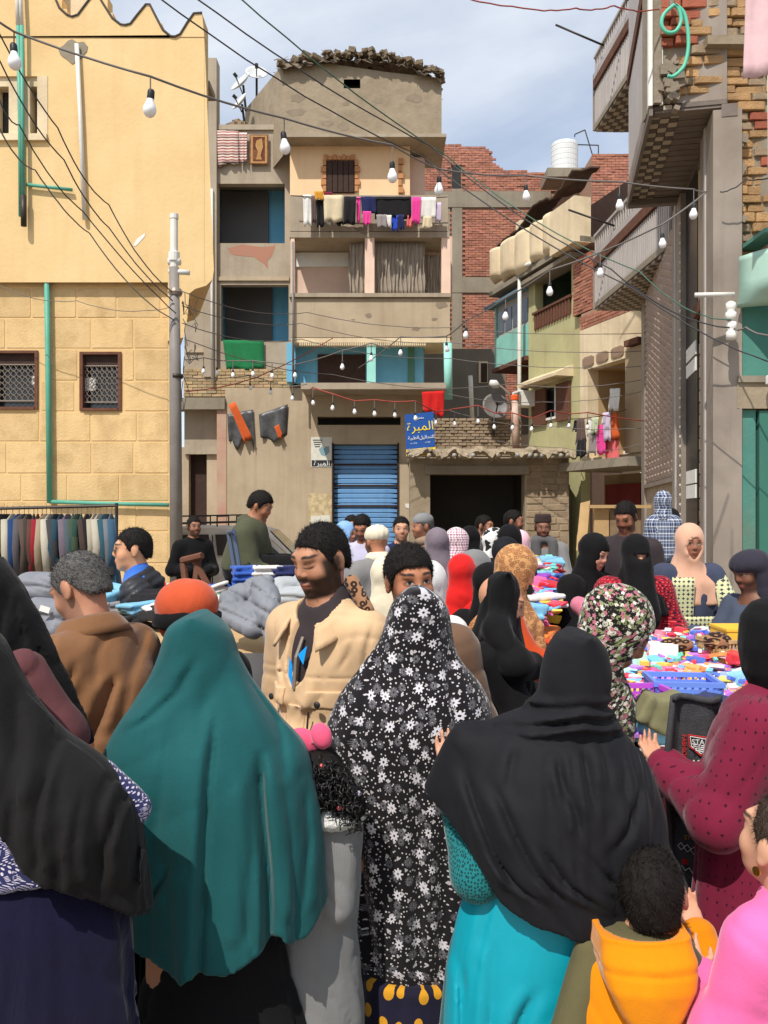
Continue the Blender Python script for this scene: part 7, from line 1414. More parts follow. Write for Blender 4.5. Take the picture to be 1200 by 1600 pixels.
woman('woman in rose striped scarf right of the mauve scarf', 715, 823, 7.2, 120, f_strip, K['palep'], .2, seed=14, suv=True); woman('woman in black scarf behind the rose striped scarf', 735, 820, 7.8, 150, K['black'], K['black'], .2, seed=15, face=False)
man('dark-haired man in front of the black store opening', 757, 806, 9.5, 60, K['dgrey'], seed=16); woman('woman in white and black headscarf before the store opening', 775, 823, 6.8, 100, f_white_blk, K['white'], .26, seed=17, suv=True, face=False)
woman('woman in black scarf between white and pink scarves', 797, 818, 6.6, 140, K['black'], K['black'], .3, seed=18, face=False); man('dark-haired man turned right above the pink scarf', 803, 798, 8.8, 70, K['slate'], seed=19, skin=(160, 104, 78)); woman('child-sized figure in pale pink scarf beside the store pier', 813, 826, 7.6, 150, K['palep'], K['white'], .3, seed=20, face=False)
J, p = man('trader in dark felt cap and grey scarf behind the clothes table', 848, 806, 8.7, -4, K['grey'], robe_m=K['grey'], hair_m=False, beard=.5, skin=(134, 90, 68), seed=21, hp=10, a=(.4, -.16, 1.12), b=(.4, .14, 1.12)); imesh('felt_cap', implicit([cap(hl(J, (0, .01, .05)), hl(J, (0, .01, .115)), .094, .086, .01)], .014, [lambda X, Y_, Z: Z-(J.hc[2]+.14)+0*X*Y_, lambda X, Y_, Z: J.hc[2]+.045-Z+0*X*Y_]), cloth('brown_felt', (66, 52, 48)), p)
imesh('neck_scarf', implicit([ell(J.neck, (.12, .12, .06), None, .03)]+[cap(J.neck+np.array([s_*.09, -.1, -.02]), J.chest+np.array([s_*.085, -.17, -.22]), .05, .06, .04) for s_ in (-1, 1)], .016, (), wrinkle(5, .006)), K['dgrey'], p)
# customers left of the table
woman('figure in bright red hooded gown among the customers', 722, 864, 5.0, 160, K['red'], K['red'], .35, seed=22, face=False, bulk=.85, hs=.95)
woman('woman in pale grey scarf beyond the red gown', 744, 858, 5.4, 110, K['lgrey'], K['white'], .3, seed=23); woman('woman in plain black scarf between red gown and leopard scarf', 765, 878, 4.6, 150, K['black'], K['black'], .5, seed=24, face=False, w=1.05); woman('woman in black scarf standing behind the leopard scarf', 792, 838, 5.6, 130, K['black2'], K['black'], .35, seed=25, face=False)
woman('woman in leopard-print headscarf and orange shawl at the table', 806, 852, 4.3, 80, f_leo, K['orange'], .2, lean=8, hp=20, suv=True, seed=26, a=(.42, -.1, 1.08), b=(.42, .1, 1.08), skin=(206, 150, 118))
d = 3.45; J = skeleton(782, 900, d, 85, 5, .95, 0, 14, a=(.38, -.1, .98), b=(.40, .06, 1.0), bulk=.85); p = person('woman in a full black khimar leaning over goods at the table', J); body(J, p, (190, 136, 106), curl=.7); S = (J.S[0]+J.S[1])/2
rows = [(894, 778, 796), (900, 765, 806), (920, 755, 812), (950, 750, 812), (975, 742, 812), (1010, 722, 816), (1040, 714, 824), (1070, 716, 828), (1100, 730, 824), (1130, 742, 822)]
imesh('khimar', implicit([khimar_px(rows, d, .8, folds(9, 7), (0, .03), bmin=.1), cap(at(775, 985, d-.12), at(806, 1040, d-.2), .06, .06, .05), cap(at(806, 1040, d-.2), at(830, 1040, d-.12), .055, .06, .05)], .0095, (), wrinkle(14, .009, 1.1)), K['black'], p); robe(J, p, K['black'], .9, seed=28)
# behind the right-hand stall
J, p = woman('smiling woman in black scarf and black zip abaya bending right', 928, 832, 5.5, 38, K['black'], K['black'], .34, lean=10, hy=4, hp=14, seed=29, bulk=1.0, w=1.05, a=(.35, -.12, 1.02), b=(.4, .1, 1.0), skin=(222, 164, 138)); imesh('pink_bundle', implicit([cap(at(905, 945, 5.05), at(922, 965, 5.0), .05, .045, .03)], .012, (), wrinkle(4, .006)), K['rose'], p)
woman('veiled woman in black niqab and red dotted dress', 994, 834, 5.35, 2, K['black'], f_redot, .16, niqab=True, seed=30, duv=True, a=(.2, -.3, .95), b=(.25, .26, .96), bulk=1.0, lean=4, hp=10)
J, p = woman('woman in peach headscarf and embroidered slate dress facing the camera', 1078, 818, 5.8, 2, K['peachs'], K['navyd'], .2, lean=6, g=.018, hp=4, seed=32, a=(.3, -.28, 1.02), b=(.38, .30, .98), bulk=1.0, w=1.05, skin=(158, 106, 82))
f_emb = printed('embroidery', (206, 206, 160), [(34, .010, (60, 64, 76), 4, .15)]); k_ = J.H/1.7
def patch(x0, x1, z0, z1, nm='embroidered_panel', yy=-.165, slant=0.0):
    c = MB(); c.grid(lambda s, t: Vector(J.pel+J.Rt @ np.array([x0+(x1-x0)*s, yy+.25*(x0+(x1-x0)*s)**2/.2*.5, z0+(z1-z0)*t+slant*s])), 6, 4); o = c.build(nm, f_emb, p, smooth=True, solid=.006); me = o.data; l = me.uv_layers.new(name='UVMap'); l.data.foreach_set('uv', [v for lp_ in me.loops for v in (me.vertices[lp_.vertex_index].co.x, me.vertices[lp_.vertex_index].co.z)])
patch(-.17, -.02, J.shz-.30, J.shz+.02, yy=-.175); patch(-.17, .15, J.shz-.36, J.shz-.25, yy=-.185); patch(.04, .2, -.12, .06, 'embroidered_pocket', -.2, .04)
imesh('embroidered_sleeve', implicit(arm_prims(J, .036, .9, -.01, .03, (1,)), .013), f_emb, p, uv=(J.elb[1][0], J.elb[1][1]+.1, .1))
J, p = man('seated trader in black turban and slate gown at the right edge', 1172, 862, 5.0, -72, K['slate'], robe_m=K['slate'], hair_m=False, beard=.4, skin=(120, 80, 60), hp=18, seed=34, a=(.36, -.1, 1.05), b=(.32, .12, 1.05)); imesh('turban', implicit([he(J, (0, .012, .055), (.108, .118, .07), .03), cap(hl(J, (.07, .03, .03)), hl(J, (.07, -.01, -.26)), .05, .06, .04), cap(hl(J, (0, .07, .0)), hl(J, (0, .06, -.16)), .07, .08, .04)], .012, (), wrinkle(6, .008, 1.3)), cloth('black_turban', (50, 48, 58)), p)
man('bearded man in dark jacket looking down behind the niqab', 978, 785, 6.6, -38, K['dkjack'], lean=5, hp=24, seed=36, skin=(150, 96, 70), a=(.3, -.2, 1.1))
woman('woman in black carrying a child beside the clad building', 1048, 792, 7.6, 150, K['black'], K['black'], .4, seed=38, face=False)
J = skeleton(1036, 768, 7.3, 165, 2, .85, bulk=.75, h=1.15, sit=1.42, a=(.1, -.1, 1.3), b=(.1, .1, 1.3)); p = person('child in blue plaid hooded shirt carried on an arm', J); body(J, p, hands=()); hijab(J, p, f_plaid, .1, seed=40, face=False, uv=True, name='hood'); top_garment(J, p, f_plaid, .03, None, uv=True, seed=41); trousers(J, p, K['slate'])
woman('woman with cream scarf glimpsed behind the man by the daisy khimar', 606, 866, 4.4, 170, K['cream'], K['cream'], .35, seed=42, face=False); woman('woman with white scarf right of the half-hidden man', 670, 876, 4.2, 160, K['white'], K['white'], .3, seed=43, face=False, bulk=.8)
# ============================================================ stalls and goods
ORD = ['leftmost', 'second', 'third', 'fourth', 'fifth', 'sixth', 'seventh', 'eighth', 'ninth', 'tenth', 'eleventh', 'twelfth', 'thirteenth', 'fourteenth', 'fifteenth', 'sixteenth', 'seventeenth', 'eighteenth', 'nineteenth', 'twentieth', 'twenty-first', 'twenty-second', 'twenty-third', 'rightmost']
# --- clothes rail before the yellow wall
d = 8.6; rk = thing('clothes_rail', 'black metal clothes rail before the yellow wall', 'clothes rack', (fx(100, d), d, 0))
MB().tube([at(-60, 796, d), at(60, 793, d), at(184, 790, d)], .016, 8).build('bar', m_dkiron, rk)
for px in (-55, 182): MB().tube([at(px, 786, d), Vector((fx(px, d), d, .02))], .018, 8).build('post', m_dkiron, rk); MB().tube([Vector((fx(px, d), d-.4, .02)), Vector((fx(px, d), d+.4, .02))], .018, 8).build('foot', m_dkiron, rk)
RC = [(2, 'navy', (44, 42, 66), 90), (10, 'black', (40, 38, 42), 95), (20, 'cream', (222, 214, 190), 84), (30, 'blue', (40, 76, 130), 100), (38, 'grey', (110, 104, 108), 88), (45, 'brown', (104, 88, 76), 96), (53, 'charcoal', (74, 66, 64), 98), (59, 'rust brown', (110, 70, 56), 104), (66, 'crimson', (170, 40, 56), 104), (73, 'tan', (190, 170, 140), 98), (79, 'ivory', (226, 218, 198), 90), (88, 'graphite', (76, 74, 76), 96), (96, 'petrol', (50, 82, 98), 88), (106, 'lilac', (130, 116, 128), 86), (114, 'slate', (92, 104, 112), 92), (121, 'moss', (80, 96, 72), 90), (127, 'bottle green', (52, 88, 78), 94), (136, 'dark brown', (86, 66, 58), 96), (142, 'jet', (38, 34, 36), 100), (149, 'sand', (206, 196, 170), 88), (156, 'off-white', (216, 206, 186), 92), (166, 'teal', (56, 98, 112), 98), (174, 'ash grey', (134, 136, 142), 102), (181, 'denim blue', (70, 108, 134), 90)]
for i, (px, nm, rgb, ln) in enumerate(RC):
    o = thing('hanging_coat', f'{nm} garment, {ORD[i]}'+(' from left' if 0 < i < 23 else '')+' on the clothes rail', 'coat', at(px, 900, d), 'coats on the clothes rail'); r = random.Random(i+90)
    mt = cloth('coat_'+nm.replace(' ', '_'), tuple(v*.8 for v in rgb)); c = MB(); wd = r.uniform(.035, .055); tw = r.uniform(-.35, .35); c0 = at(px, 803, d)
    def fn(s, t):
        a = 6.2832*s; k = (.25+.75*min(1, t*7)**.6); dep = .21*k*(1+.15*t); th_ = wd*(.5+.8*t)*k*(1+.25*math.sin(4*a+i)); x = th_*math.cos(a); y = dep*math.sin(a); return c0+Vector((x*math.cos(tw)-y*math.sin(tw)+.03*math.sin(t*3+i)*t, y*math.cos(tw)+x*math.sin(tw), -(ln/F*d)*1.35*t))
    c.grid(fn, 16, 12); c.build('garment', mt, o, smooth=True); sl = MB(); s0 = c0+Vector((wd*.3, -.2, -.06)); sl.tube([s0, s0+Vector((r.uniform(-.02, .06), -.05, -.28)), s0+Vector((r.uniform(-.02, .08), -.03, -.55))], [.045, .05, .042], 8); sl.build('sleeve', mt, o, smooth=True)
    MB().tube([c0+Vector((0, 0, .0)), c0+Vector((0, 0, .055)), c0+Vector((.012, 0, .075)), c0+Vector((0, 0, .085))], .004, 5).build('hook', m_iron, o)
# --- parked estate car with roof rack
d = 16.0; cr_ = thing('parked_car', 'pale old estate car with a black roof rack behind the stalls', 'car', (fx(340, d), d, 0)); m_car = mat('car_paint', lin((226, 222, 212)), lin((206, 200, 188)), sc=2, rough=.4, grime=.4, gsc=2, gcol=lin((150, 132, 106)))
def cz(pts, w): return [at(a, b, d+w) for a, b in pts]
k = F/d
prof = [(172, 926), (172, 880), (184, 868), (200, 832), (212, 826), (300, 822), (405, 825), (418, 829), (462, 872), (500, 880), (508, 892), (510, 926)]
bdm = MB(); n = len(prof); A = [at(a, b, d) for a, b in prof]; ins = [Vector((0, .09 if b < 862 else 0, 0)) for a, b in prof]
V0 = [p+q_ for p, q_ in zip(A, ins)]; V1 = [p+Vector((0, 1.6, 0))-q_ for p, q_ in zip(A, ins)]
bdm._add(V0+V1, [tuple(range(n)), tuple(range(2*n-1, n-1, -1))]+[(i, i+n, (i+1) % n+n, (i+1) % n) for i in range(n)]); bdm.build('body', m_car, cr_, bevel=.03)
for pts in ([(206, 838), (246, 836), (248, 868), (196, 868)], [(254, 836), (326, 835), (330, 868), (256, 868)], [(336, 835), (404, 835), (440, 868), (340, 868)]):
    w_ = MB(); w_.prism([at(a, b, d)+Vector((0, .07-.09*(868-b)/33*-.0, 0))+Vector((0, -.075, 0)) for a, b in pts], (0, .012, 0)); w_.build('side_window', m_glass, cr_)
ws = MB(); ws.quad(at(419, 830, d)+Vector((.02, .2, .01)), at(461, 871, d)+Vector((.02, .08, .01)), at(461, 871, d)+Vector((.02, 1.52, .01)), at(419, 830, d)+Vector((.02, 1.4, .01))); ws.build('windscreen', m_glass, cr_, solid=.01)
for px in (225, 450): c0 = at(px, 926, d); MB().lathe([(.05, 0), (.31, 0), (.33, .04), (.33, .15), (.31, .19), (.05, .19)], c0+Vector((0, .18, 0)), 22, Vector((0, -1, 0))).build('tyre', mat('tyre_rubber', (.02, .02, .02), rough=.8), cr_); MB().lathe([(.02, 0), (.19, 0), (.19, .02), (.05, .04)], c0+Vector((0, -.01, 0)), 16, Vector((0, -1, 0))).build('rim', m_iron, cr_)
pxpart('bumper', m_dkiron, cr_, flat(d), (500, 908, 516, 920, -1.5, .05)); pxpart('headlight', m_bulb, cr_, flat(d), (505, 886, 511, 898, -.4, .02)); pxpart('door_seam', m_dkiron, cr_, flat(d), (331, 836, 333, 922, .0, .004), (250, 836, 252, 922, .0, .004))
rr_ = MB()
for w_ in (.2, .8, 1.4):
    rr_.tube([at(210, 820, d)+Vector((0, w_, 0)), at(400, 815, d)+Vector((0, w_, 0))], .018, 6); 
    rr_.tube([at(210, 808, d)+Vector((0, w_, 0)), at(400, 804, d)+Vector((0, w_, 0))], .014, 6)
for i in range(7): x = 212+i*31; rr_.tube([at(x, 826, d)+Vector((0, .2, 0)), at(x, 807, d)+Vector((0, .2, 0)), at(x, 807, d)+Vector((0, 1.4, 0)), at(x, 826, d)+Vector((0, 1.4, 0))], .014, 6)
rr_.build('roof_rack', m_dkiron, cr_)
# --- tables
def table(name, label, P4, z0, z1, mt_top, skirt=None, th=.04):
    """P4: near-left, near-right, far-right, far-left ground points; top rises from z0 (near) to z1 (far)"""
    c = [Vector((*p_, 0)) for p_ in P4]; zz_ = [z0, z0, z1, z1]; o = thing(name, label, 'table', tuple(sum((Vector(v) for v in c), Vector())/4))
    t = MB(); t.hexa([c[i]+Vector((0, 0, zz_[i]-th)) for i in range(4)]+[c[i]+Vector((0, 0, zz_[i])) for i in range(4)]); t.build('tabletop', mt_top, o)
    for i in range(4): MB().tube([c[i]*.97+c[(i+2) % 4]*.03, c[i]*.97+c[(i+2) % 4]*.03+Vector((0, 0, zz_[i]-th))], .025, 8).build('leg', m_dkiron, o)
    if skirt:
        s_ = MB()
        for i, j in ((0, 1), (3, 0), (1, 2)):
            a, b = c[i], c[j]; nn = (b-a).cross(Vector((0, 0, 1))).normalized(); n_w = max(6, int((b-a).length/.09))
            s_.grid(lambda s, t: a.lerp(b, s)+nn*(.012+.018*math.sin(s*n_w*2.1+t))*(1 if t else 0)+Vector((0, 0, (zz_[i]+(zz_[j]-zz_[i])*s)*(1-t*.9)+.004)), n_w*2, 5)
        s_.build('cloth_skirt', skirt, o, smooth=True, solid=.006)
    def surf(s, t): a = c[0].lerp(c[1], s).lerp(c[3].lerp(c[2], s), t); a.z = z0+(z1-z0)*t; return a
    return surf
T1 = table('stall_table', 'long sloping display table of baskets and packets on the right', [(.80, 2.75), (1.95, 2.75), (2.5, 4.9), (1.36, 4.9)], .93, .99, m_ply, K['rose'])
T2 = table('stall_table', 'narrow table of folded clothes beyond the baskets', [(.62, 4.95), (1.04, 4.95), (1.66, 8.2), (1.2, 8.2)], 1.02, 1.16, m_ply, K['slate'])
T3 = table('stall_table', 'grey-draped table under the puffer jackets', [(-1.75, 3.75), (-.46, 3.75), (-.5, 4.9), (-1.95, 4.9)], 1.16, 1.22, m_ply, K['dgrey'])
T4 = table('stall_table', 'clothes table under the young man in olive', [(-1.75, 6.4), (-.25, 6.4), (-.3, 7.7), (-2.0, 7.7)], .98, 1.02, m_ply, K['brown'])
GC = {'pink': (232, 100, 150), 'white': (226, 222, 216), 'blue': (60, 96, 180), 'sky blue': (130, 190, 220), 'red': (200, 44, 50), 'yellow': (238, 200, 70), 'green': (90, 160, 110), 'navy': (44, 50, 90), 'orange': (232, 130, 60), 'purple': (150, 70, 180), 'black': (40, 38, 40), 'cream': (226, 212, 180), 'mint': (160, 210, 190), 'grey': (140, 138, 138), 'rose': (206, 120, 140)}
GM = {k_: cloth('goods_'+k_.replace(' ', '_'), c) for k_, c in GC.items()}; GP = {k_: mat('packet_'+k_.replace(' ', '_'), lin(c), tuple(min(1, v*1.3+.05) for v in lin(c)), sc=60, rough=.3, spec=.5) for k_, c in GC.items()}
def folded_mesh(nm, mt, seed):
    r = np.random.RandomState(seed); q = []
    for i in range(3): q.append(rbox((r.uniform(-.01, .01), r.uniform(-.01, .01), .012+i*.02), (.14+r.uniform(-.02, .01), .11+r.uniform(-.02, .01), .0105), rz(r.uniform(-.12, .12)), .009, .004))
    V, Fq = implicit(q, .0095, (), wrinkle(seed, .004, 1.8)); me = bpy.data.meshes.new(nm); me.from_pydata(V.tolist(), [], Fq.tolist()); me.materials.append(mt); me.polygons.foreach_set('use_smooth', [True]*len(me.polygons)); return me
FM = {k_: folded_mesh('folded_garment', GM[k_], i+3) for i, k_ in enumerate(GC)}
r = random.Random(77)
def strew(surf, n, names, where, grp, kinds, s0=0, s1=1, t0=0, t1=1, dz=.06, layers=3):
    for i in range(n):
        c = r.choice(names); s, t = r.uniform(s0, s1), t0+(t1-t0)*(i+.5)/n; p_ = surf(s, t)+Vector((0, 0, r.choice(range(layers))*dz+.004)); kd = r.choice(kinds); side = 'left' if s < s0+(s1-s0)*.5 else 'right'; zone = 'near' if t < t0+(t1-t0)*.34 else 'middle' if t < t0+(t1-t0)*.67 else 'far'
        rot = (r.uniform(-.25, .25), r.uniform(-.25, .25), r.uniform(0, 6.28)); k_ = r.uniform(.8, 1.15) if kd == 'fold' else r.uniform(.55, 1.05)
        if kd == 'fold': o = link('folded_garment', FM[c], None, p_, rot, (k_, k_, k_*r.uniform(.9, 1.5))); tag(o, f'{c} folded garment on the {zone} {side} part of {where}', 'garment', grp)
        else: o = link('goods_packet', PKM[kd][c], None, p_, rot, (k_, k_, k_)); tag(o, f'{c} {PKN[kd]} on the {zone} {side} part of {where}', 'packet', grp)
def packet_mesh(nm, mt, kind):
    m = MB(); 
    if kind == 'bag': m.grid(lambda s, t: Vector(((s-.5)*.12, (t-.5)*.16, .012+.012*math.sin(3.14*s)*math.sin(3.14*t)+.004*math.sin(s*20+t*13))), 8, 8); m.grid(lambda s, t: Vector(((s-.5)*.12, (t-.5)*.16, .008-.006*math.sin(3.14*s)*math.sin(3.14*t))), 4, 4)
    elif kind == 'box': m.box((0, 0, .03), (.13, .09, .06)); m.box((0, 0, .0615), (.1, .06, .003))
    elif kind == 'card': m.box((0, 0, .004), (.09, .13, .004)); m.lathe([(.03, 0), (.036, .004), (.036, .012), (.03, .016)], (0, .0, .006), 12)
    else: m.lathe([(.02, 0), (.035, .0), (.037, .04), (.033, .075), (.03, .08), (.03, .1), (.01, .102)], (0, 0, 0), 14)
    return m.mesh(nm, mt, smooth=kind in ('bag',))
PKN = {'bag': 'plastic packet', 'box': 'small box', 'card': 'hair-band card', 'jar': 'small jar'}; PKM = {k_: {c: packet_mesh('goods_packet', GP[c], k_) for c in GC} for k_ in PKN}
strew(T1, 230, ['pink', 'white', 'sky blue', 'rose', 'red', 'cream', 'mint', 'blue'], 'the basket table', 'packets on the basket table', ['bag', 'card', 'bag', 'box', 'card'], .0, .98, .14, .82, .026, 5); strew(T1, 60, ['pink', 'orange', 'cream', 'rose', 'white', 'yellow', 'blue'], 'the basket table back rows', 'boxes at the back of the basket table', ['box', 'jar', 'box'], .05, .9, .74, .99, .055, 2)
strew(T1, 22, ['navy', 'sky blue', 'mint', 'cream', 'green', 'white'], 'the basket table front', 'clothes at the front of the basket table', ['fold'], .02, .6, .0, .2, .045, 3)
strew(T2, 66, ['pink', 'white', 'sky blue', 'blue', 'yellow', 'red', 'green', 'purple', 'orange', 'black', 'mint', 'rose'], 'the narrow clothes table', 'folded clothes on the narrow table', ['fold'], .0, 1, 0, 1, .045, 4)
strew(T4, 44, ['white', 'grey', 'red', 'mint', 'blue', 'pink', 'cream', 'green', 'black', 'sky blue'], 'the table below the olive sweatshirt', 'folded clothes left of the beige jacket', ['fold'], .05, 1, .0, 1, .045, 3); strew(T3, 14, ['grey', 'white', 'black', 'sky blue'], 'the grey-draped table', 'clothes on the grey-draped table', ['fold'], .0, 1, .45, 1, .05, 2)
sm = MB(); r5 = random.Random(55)
for i in range(1100):
    s_, t_ = r5.random(), r5.random()*.97; p_ = T1(s_, t_)+Vector((0, 0, .09+r5.random()*.05)); c_ = lin(r5.choice([(240, 110, 170), (250, 220, 230), (120, 190, 230), (230, 60, 80), (250, 210, 90), (190, 120, 220), (240, 240, 236), (120, 210, 190), (250, 160, 90), (90, 120, 220)])); sm.col = c_
    k = r5.choice((.02, .03, .045)); sm.box(p_, (k*r5.uniform(.8, 2), k*r5.uniform(.6, 1.6), r5.uniform(.006, .022)), Matrix.Rotation(r5.random()*3, 3, 'Z') @ Matrix.Rotation(r5.uniform(-.5, .5), 3, 'X'))
for i in range(500):
    s_, t_ = r5.random(), r5.random(); p_ = T2(s_, t_)+Vector((0, 0, .16+r5.random()*.05)); sm.col = lin(r5.choice([(240, 110, 170), (246, 240, 240), (120, 190, 230), (230, 60, 80), (250, 210, 90), (60, 90, 190), (120, 210, 190)])); sm.box(p_, (r5.uniform(.04, .12), r5.uniform(.03, .09), .012), Matrix.Rotation(r5.random()*3, 3, 'Z') @ Matrix.Rotation(r5.uniform(-.4, .4), 3, 'X'))
tag(sm.build('small_goods', mat('small_goods_colours', (1, 1, 1), tint=True, rough=.35, spec=.5)), 'tiny bright hair clips, combs and tags strewn over the stall tables', 'goods', kind='stuff')
# --- baskets
def basket(px, py, d, w, l, h, mt, label, rot=0.0):
    c = at(px, py, d); o = thing('plastic_basket', label, 'basket', c); Rm = Matrix.Rotation(rot, 3, 'Z'); n = 9
    b = MB(); b.box(c+Vector((0, 0, .006)), (w, l, .008), Rm); b.build('base', mt, o); g_ = MB()
    for sx, sy, L_, ax in ((0, -1, w, 0), (0, 1, w, 0), (-1, 0, l, 1), (1, 0, l, 1)):
        for i in range(n+1):
            u = -L_/2+L_*i/n; v = Vector((u if ax == 0 else sx*w/2, u if ax == 1 else sy*l/2, 0)); g_.box(c+Rm @ (v+Vector((0, 0, h/2))), (.008, .008, h), Rm)
        g_.box(c+Rm @ (Vector((sx*w/2, sy*l/2, h*.5))), ((w, .005, .01) if ax == 0 else (.005, l, .01)), Rm)
    g_.build('lattice', mt, o); rm = MB()
    for sx, sy, L_, ax in ((0, -1, w, 0), (0, 1, w, 0), (-1, 0, l, 1), (1, 0, l, 1)): rm.box(c+Rm @ Vector((sx*w/2, sy*l/2, h)), ((w+.02, .016, .018) if ax == 0 else (.015, l-.017, .018)), Rm)
    rm.build('rim', mt, o)
basket(1008, 1106, 3.0, .2, .24, .055, mat('purple_plastic', lin((190, 90, 200)), rough=.35), 'purple slatted basket at the near left of the table', .1); basket(1066, 1082, 3.2, .24, .2, .05, mat('blue_plastic', lin((110, 140, 220)), rough=.35), 'blue slatted basket in the middle of the table', -.1); basket(1128, 1024, 4.2, .17, .16, .08, mat('wicker', lin((200, 170, 120)), lin((170, 136, 90)), sc=60, rough=.8, bump=.4), 'straw basket with leopard cloth at the back', .2)
y_ = MB(); y_.box(at(1168, 1000, 4.3)+Vector((0, 0, .03)), (.3, .22, .06)); y_.box(at(1168, 1000, 4.3)+Vector((0, 0, .065)), (.31, .23, .012)); tag(y_.build('yellow_box', mat('yellow_card', lin((236, 184, 60)), rough=.5)), 'flat yellow box at the right rear of the table', 'box')
o = imesh('leopard_cloth', implicit([ell(at(1122, 1003, 4.15), (.07, .05, .05), None, .02), ell(at(1055, 1008, 4.2), (.09, .05, .04), None, .02)], .012, (), wrinkle(5, .008, 1.5)), f_leoc, None, uv=(1.6, 4.5, .15)); tag(o, 'leopard-print cloth among the boxes', 'cloth')
# --- grey puffer jackets
def puffer(label, caps, mt, seed=1):
    q = [cap(at(*a), at(*b), ra, rb, .03) for a, b, ra, rb in caps]; o = thing('puffer_jacket', label, 'jacket', at(*caps[0][0])); w_ = wrinkle(seed, .010, 1.9)
    imesh('shell', implicit(q, .0085, (), lambda X, Y_, Z: .016*(1-np.abs(np.sin((Z*.95+X*.3+.04*np.sin(X*8+Y_*6))*40)))**2.5+w_(X, Y_, Z)), mt, o); return o
o = puffer('grey puffer jacket spread left of the camel coat', [((50, 922, 3.95), (92, 918, 3.95), .085, .08), ((55, 960, 3.8), (98, 962, 3.78), .075, .07), ((88, 985, 3.72), (104, 950, 3.75), .045, .05)], K['puffg'], 3); MB().box(at(70, 952, 3.68), (.045, .006, .025), Matrix.Rotation(.3, 3, 'Y')).build('label_patch', m_white, o)
puffer('grey puffer jacket with a hanging sleeve beside the beige jacket', [((366, 938, 3.95), (405, 922, 4.0), .066, .066), ((356, 958, 3.85), (392, 982, 3.75), .055, .05), ((378, 962, 3.85), (408, 950, 3.85), .062, .062), ((412, 918, 3.9), (424, 955, 3.76), .06, .056), ((424, 955, 3.76), (431, 1010, 3.7), .056, .042)], K['puffg'], 5)
puffer('pale grey quilted jacket behind the hanging sleeve', [((440, 918, 4.6), (475, 914, 4.65), .06, .06), ((442, 932, 4.5), (478, 930, 4.5), .05, .05)], cloth('nylon_mist', (170, 174, 176), rough=.6, wrinkle=.1), 7)
for i, (px, c) in enumerate(((386, 'blue'), (392, 'white'), (399, 'navy'))):
    for j in range(3): o = link('folded_garment', FM[c], None, at(px+24*i, 916-9*j, 6.5), (0, 0, .2*j), (.8, .8, 1.1)); tag(o, f'{c} garment, {("bottom", "middle", "top")[j]} of a stack below the seated man', 'garment', 'stacks below the seated man')
fr_ = thing('steel_frame', 'upright blue steel frame beside the seated young man', 'frame', at(372, 930, 6.6))
for a, b in (((357, 832), (373, 930)), ((365, 830), (380, 925)), ((357, 832), (365, 830))): MB().tube([at(*a, 6.7), at(*b, 6.6)], .018, 8).build('tube', mat('blue_steel', lin((88, 100, 120)), rough=.4, metal=.5), fr_)
st_ = thing('wooden_trestle', 'rough brown wooden trestle beside the grey pole', 'trestle', (fx(300, 8.2), 8.2, 0))
for a, b in (((286, 880), (296, 960)), ((310, 872), (300, 960)), ((300, 870), (345, 950)), ((284, 876), (316, 868))): MB().tube([at(*a, 8.2), at(*b, 8.1)], .035, 6).build('timber', m_brown, st_)
# --- denim held up by the woman in dark red
d = 2.42; jn = thing('denim_trousers', 'charcoal denim trousers with STAR badge held over the stall', 'trousers', at(1075, 1300, d)); m_den = mat('charcoal_denim', lin((58, 58, 60)), lin((74, 74, 76)), sc=26, rough=.9, bump=.3, bsc=160, weave=.5)
def dn(px, py, o=0.0): p_ = at(px, py, d); p_.y += .03*math.sin(px*.09)+.00025*(py-1180)-o; return p_
den = MB(); L0 = [(1085, 1046, 1118), (1110, 1043, 1124), (1150, 1038, 1122), (1190, 1036, 1116), (1230, 1040, 1112), (1270, 1050, 1106), (1310, 1058, 1100), (1360, 1062, 1094), (1420, 1064, 1092), (1470, 1064, 1092)]
def df(s, t): y = 1085+385*t; l = np.interp(y, [q_[0] for q_ in L0], [q_[1] for q_ in L0]); r_ = np.interp(y, [q_[0] for q_ in L0], [q_[2] for q_ in L0]); return dn(l+(r_-l)*s, y)
den.grid(df, 14, 26); den.build('cloth', m_den, jn, smooth=True, solid=.014); den = MB(); den.grid(lambda s, t: dn(1047+72*s, 1083+9*t, .012), 12, 2); den.build('waistband', m_den, jn, smooth=True, solid=.012)
m_rd = mat('red_print', lin((196, 40, 40))); m_wp = mat('white_print', lin((220, 218, 214))); m_gp = mat('gold_print', lin((196, 140, 50))); FD = flat(d)
def txt(b, mt, px, py, sz, roll=0.0, sx=1.0): return text(b, mt, jn, dn(px, py, .024), sz, FD, roll=roll, sx=sx, extr=.001)
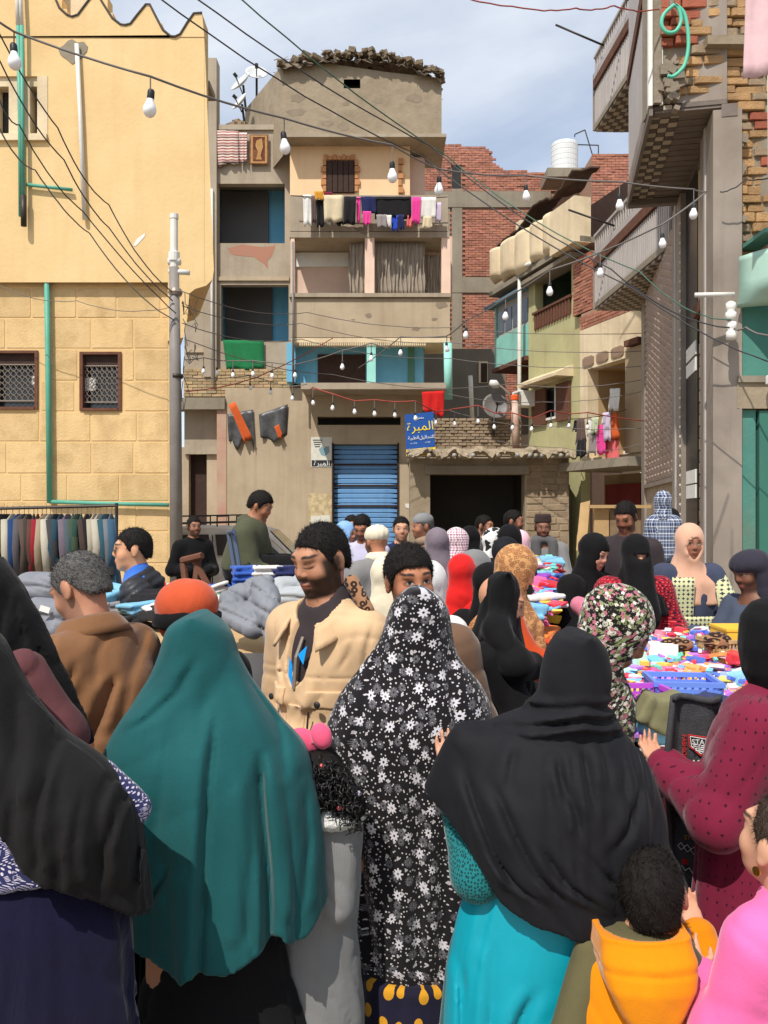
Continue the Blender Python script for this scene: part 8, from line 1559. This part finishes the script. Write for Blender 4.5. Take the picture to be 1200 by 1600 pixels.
txt('STAR', m_wp, 1086, 1154, .021, .05); txt('ACTIV', m_wp, 1089, 1186, .022, .03); txt('FASHION', m_rd, 1069, 1168, .018, math.radians(90)); txt('STYLE', m_gp, 1083, 1310, .018); 
def line(pts, mt, nm='badge_line', r_=.0018): MB().tube([dn(a, b, .02) for a, b in pts], r_, 5).build(nm, mt, jn)
line([(1074, 1147), (1099, 1145), (1098, 1162), (1088, 1175), (1076, 1165), (1074, 1147)], m_rd); line([(1076, 1149), (1097, 1147.5), (1096, 1161), (1088, 1172), (1078, 1164), (1076, 1149)], m_wp, r_=.0012)
for i in range(4): line([(1079+i, 1160+i*3), (1096-i*2, 1159+i*3)], m_wp, r_=.0016)
for i in range(3): line([(1072+i*7, 1325), (1076+i*7, 1331), (1072+i*7, 1337), (1068+i*7, 1331), (1072+i*7, 1325)], m_wp, 'zigzag', .0012)
MB().box(dn(1081, 1354, .012), (.03, .004, .014)).build('red_bar', m_rd, jn); line([(1074, 1362), (1078, 1369), (1082, 1362), (1086, 1369)], m_wp, 'zigzag', .0012)
tg = MB(); tg.hexa([at(1104, 1112, 2.6), at(1128, 1134, 2.55), at(1128, 1134, 2.56), at(1104, 1112, 2.61), at(1126, 1102, 2.6), at(1142, 1118, 2.55), at(1142, 1118, 2.56), at(1126, 1102, 2.61)]); tag(tg.build('price_card', mat('yellow_tag', lin((240, 214, 20)), rough=.5)), 'bright yellow card tucked behind the denim', 'card')
o = imesh('khaki_bag', implicit([rbox(at(1028, 1116, 2.75), (.07, .05, .05), ry(.5), .012, .01), rbox(at(1042, 1102, 2.75), (.05, .05, .03), ry(-.3), .01, .01)], .008, (), wrinkle(8, .012, 1.6)), cloth('khaki_canvas', (128, 124, 92)), None); tag(o, 'khaki cloth bag left of the denim', 'bag')
sk_ = MB(); r9 = random.Random(2)
for i in range(26): p_ = Vector((r9.uniform(-3, 4), r9.uniform(3, 12), .01)); sk_.box(p_, (r9.uniform(.03, .12), r9.uniform(.03, .1), .01), Matrix.Rotation(r9.random()*3, 3, 'Z'))
tag(sk_.build('litter', m_poster), 'scraps of paper lying on the street', 'litter', kind='stuff')
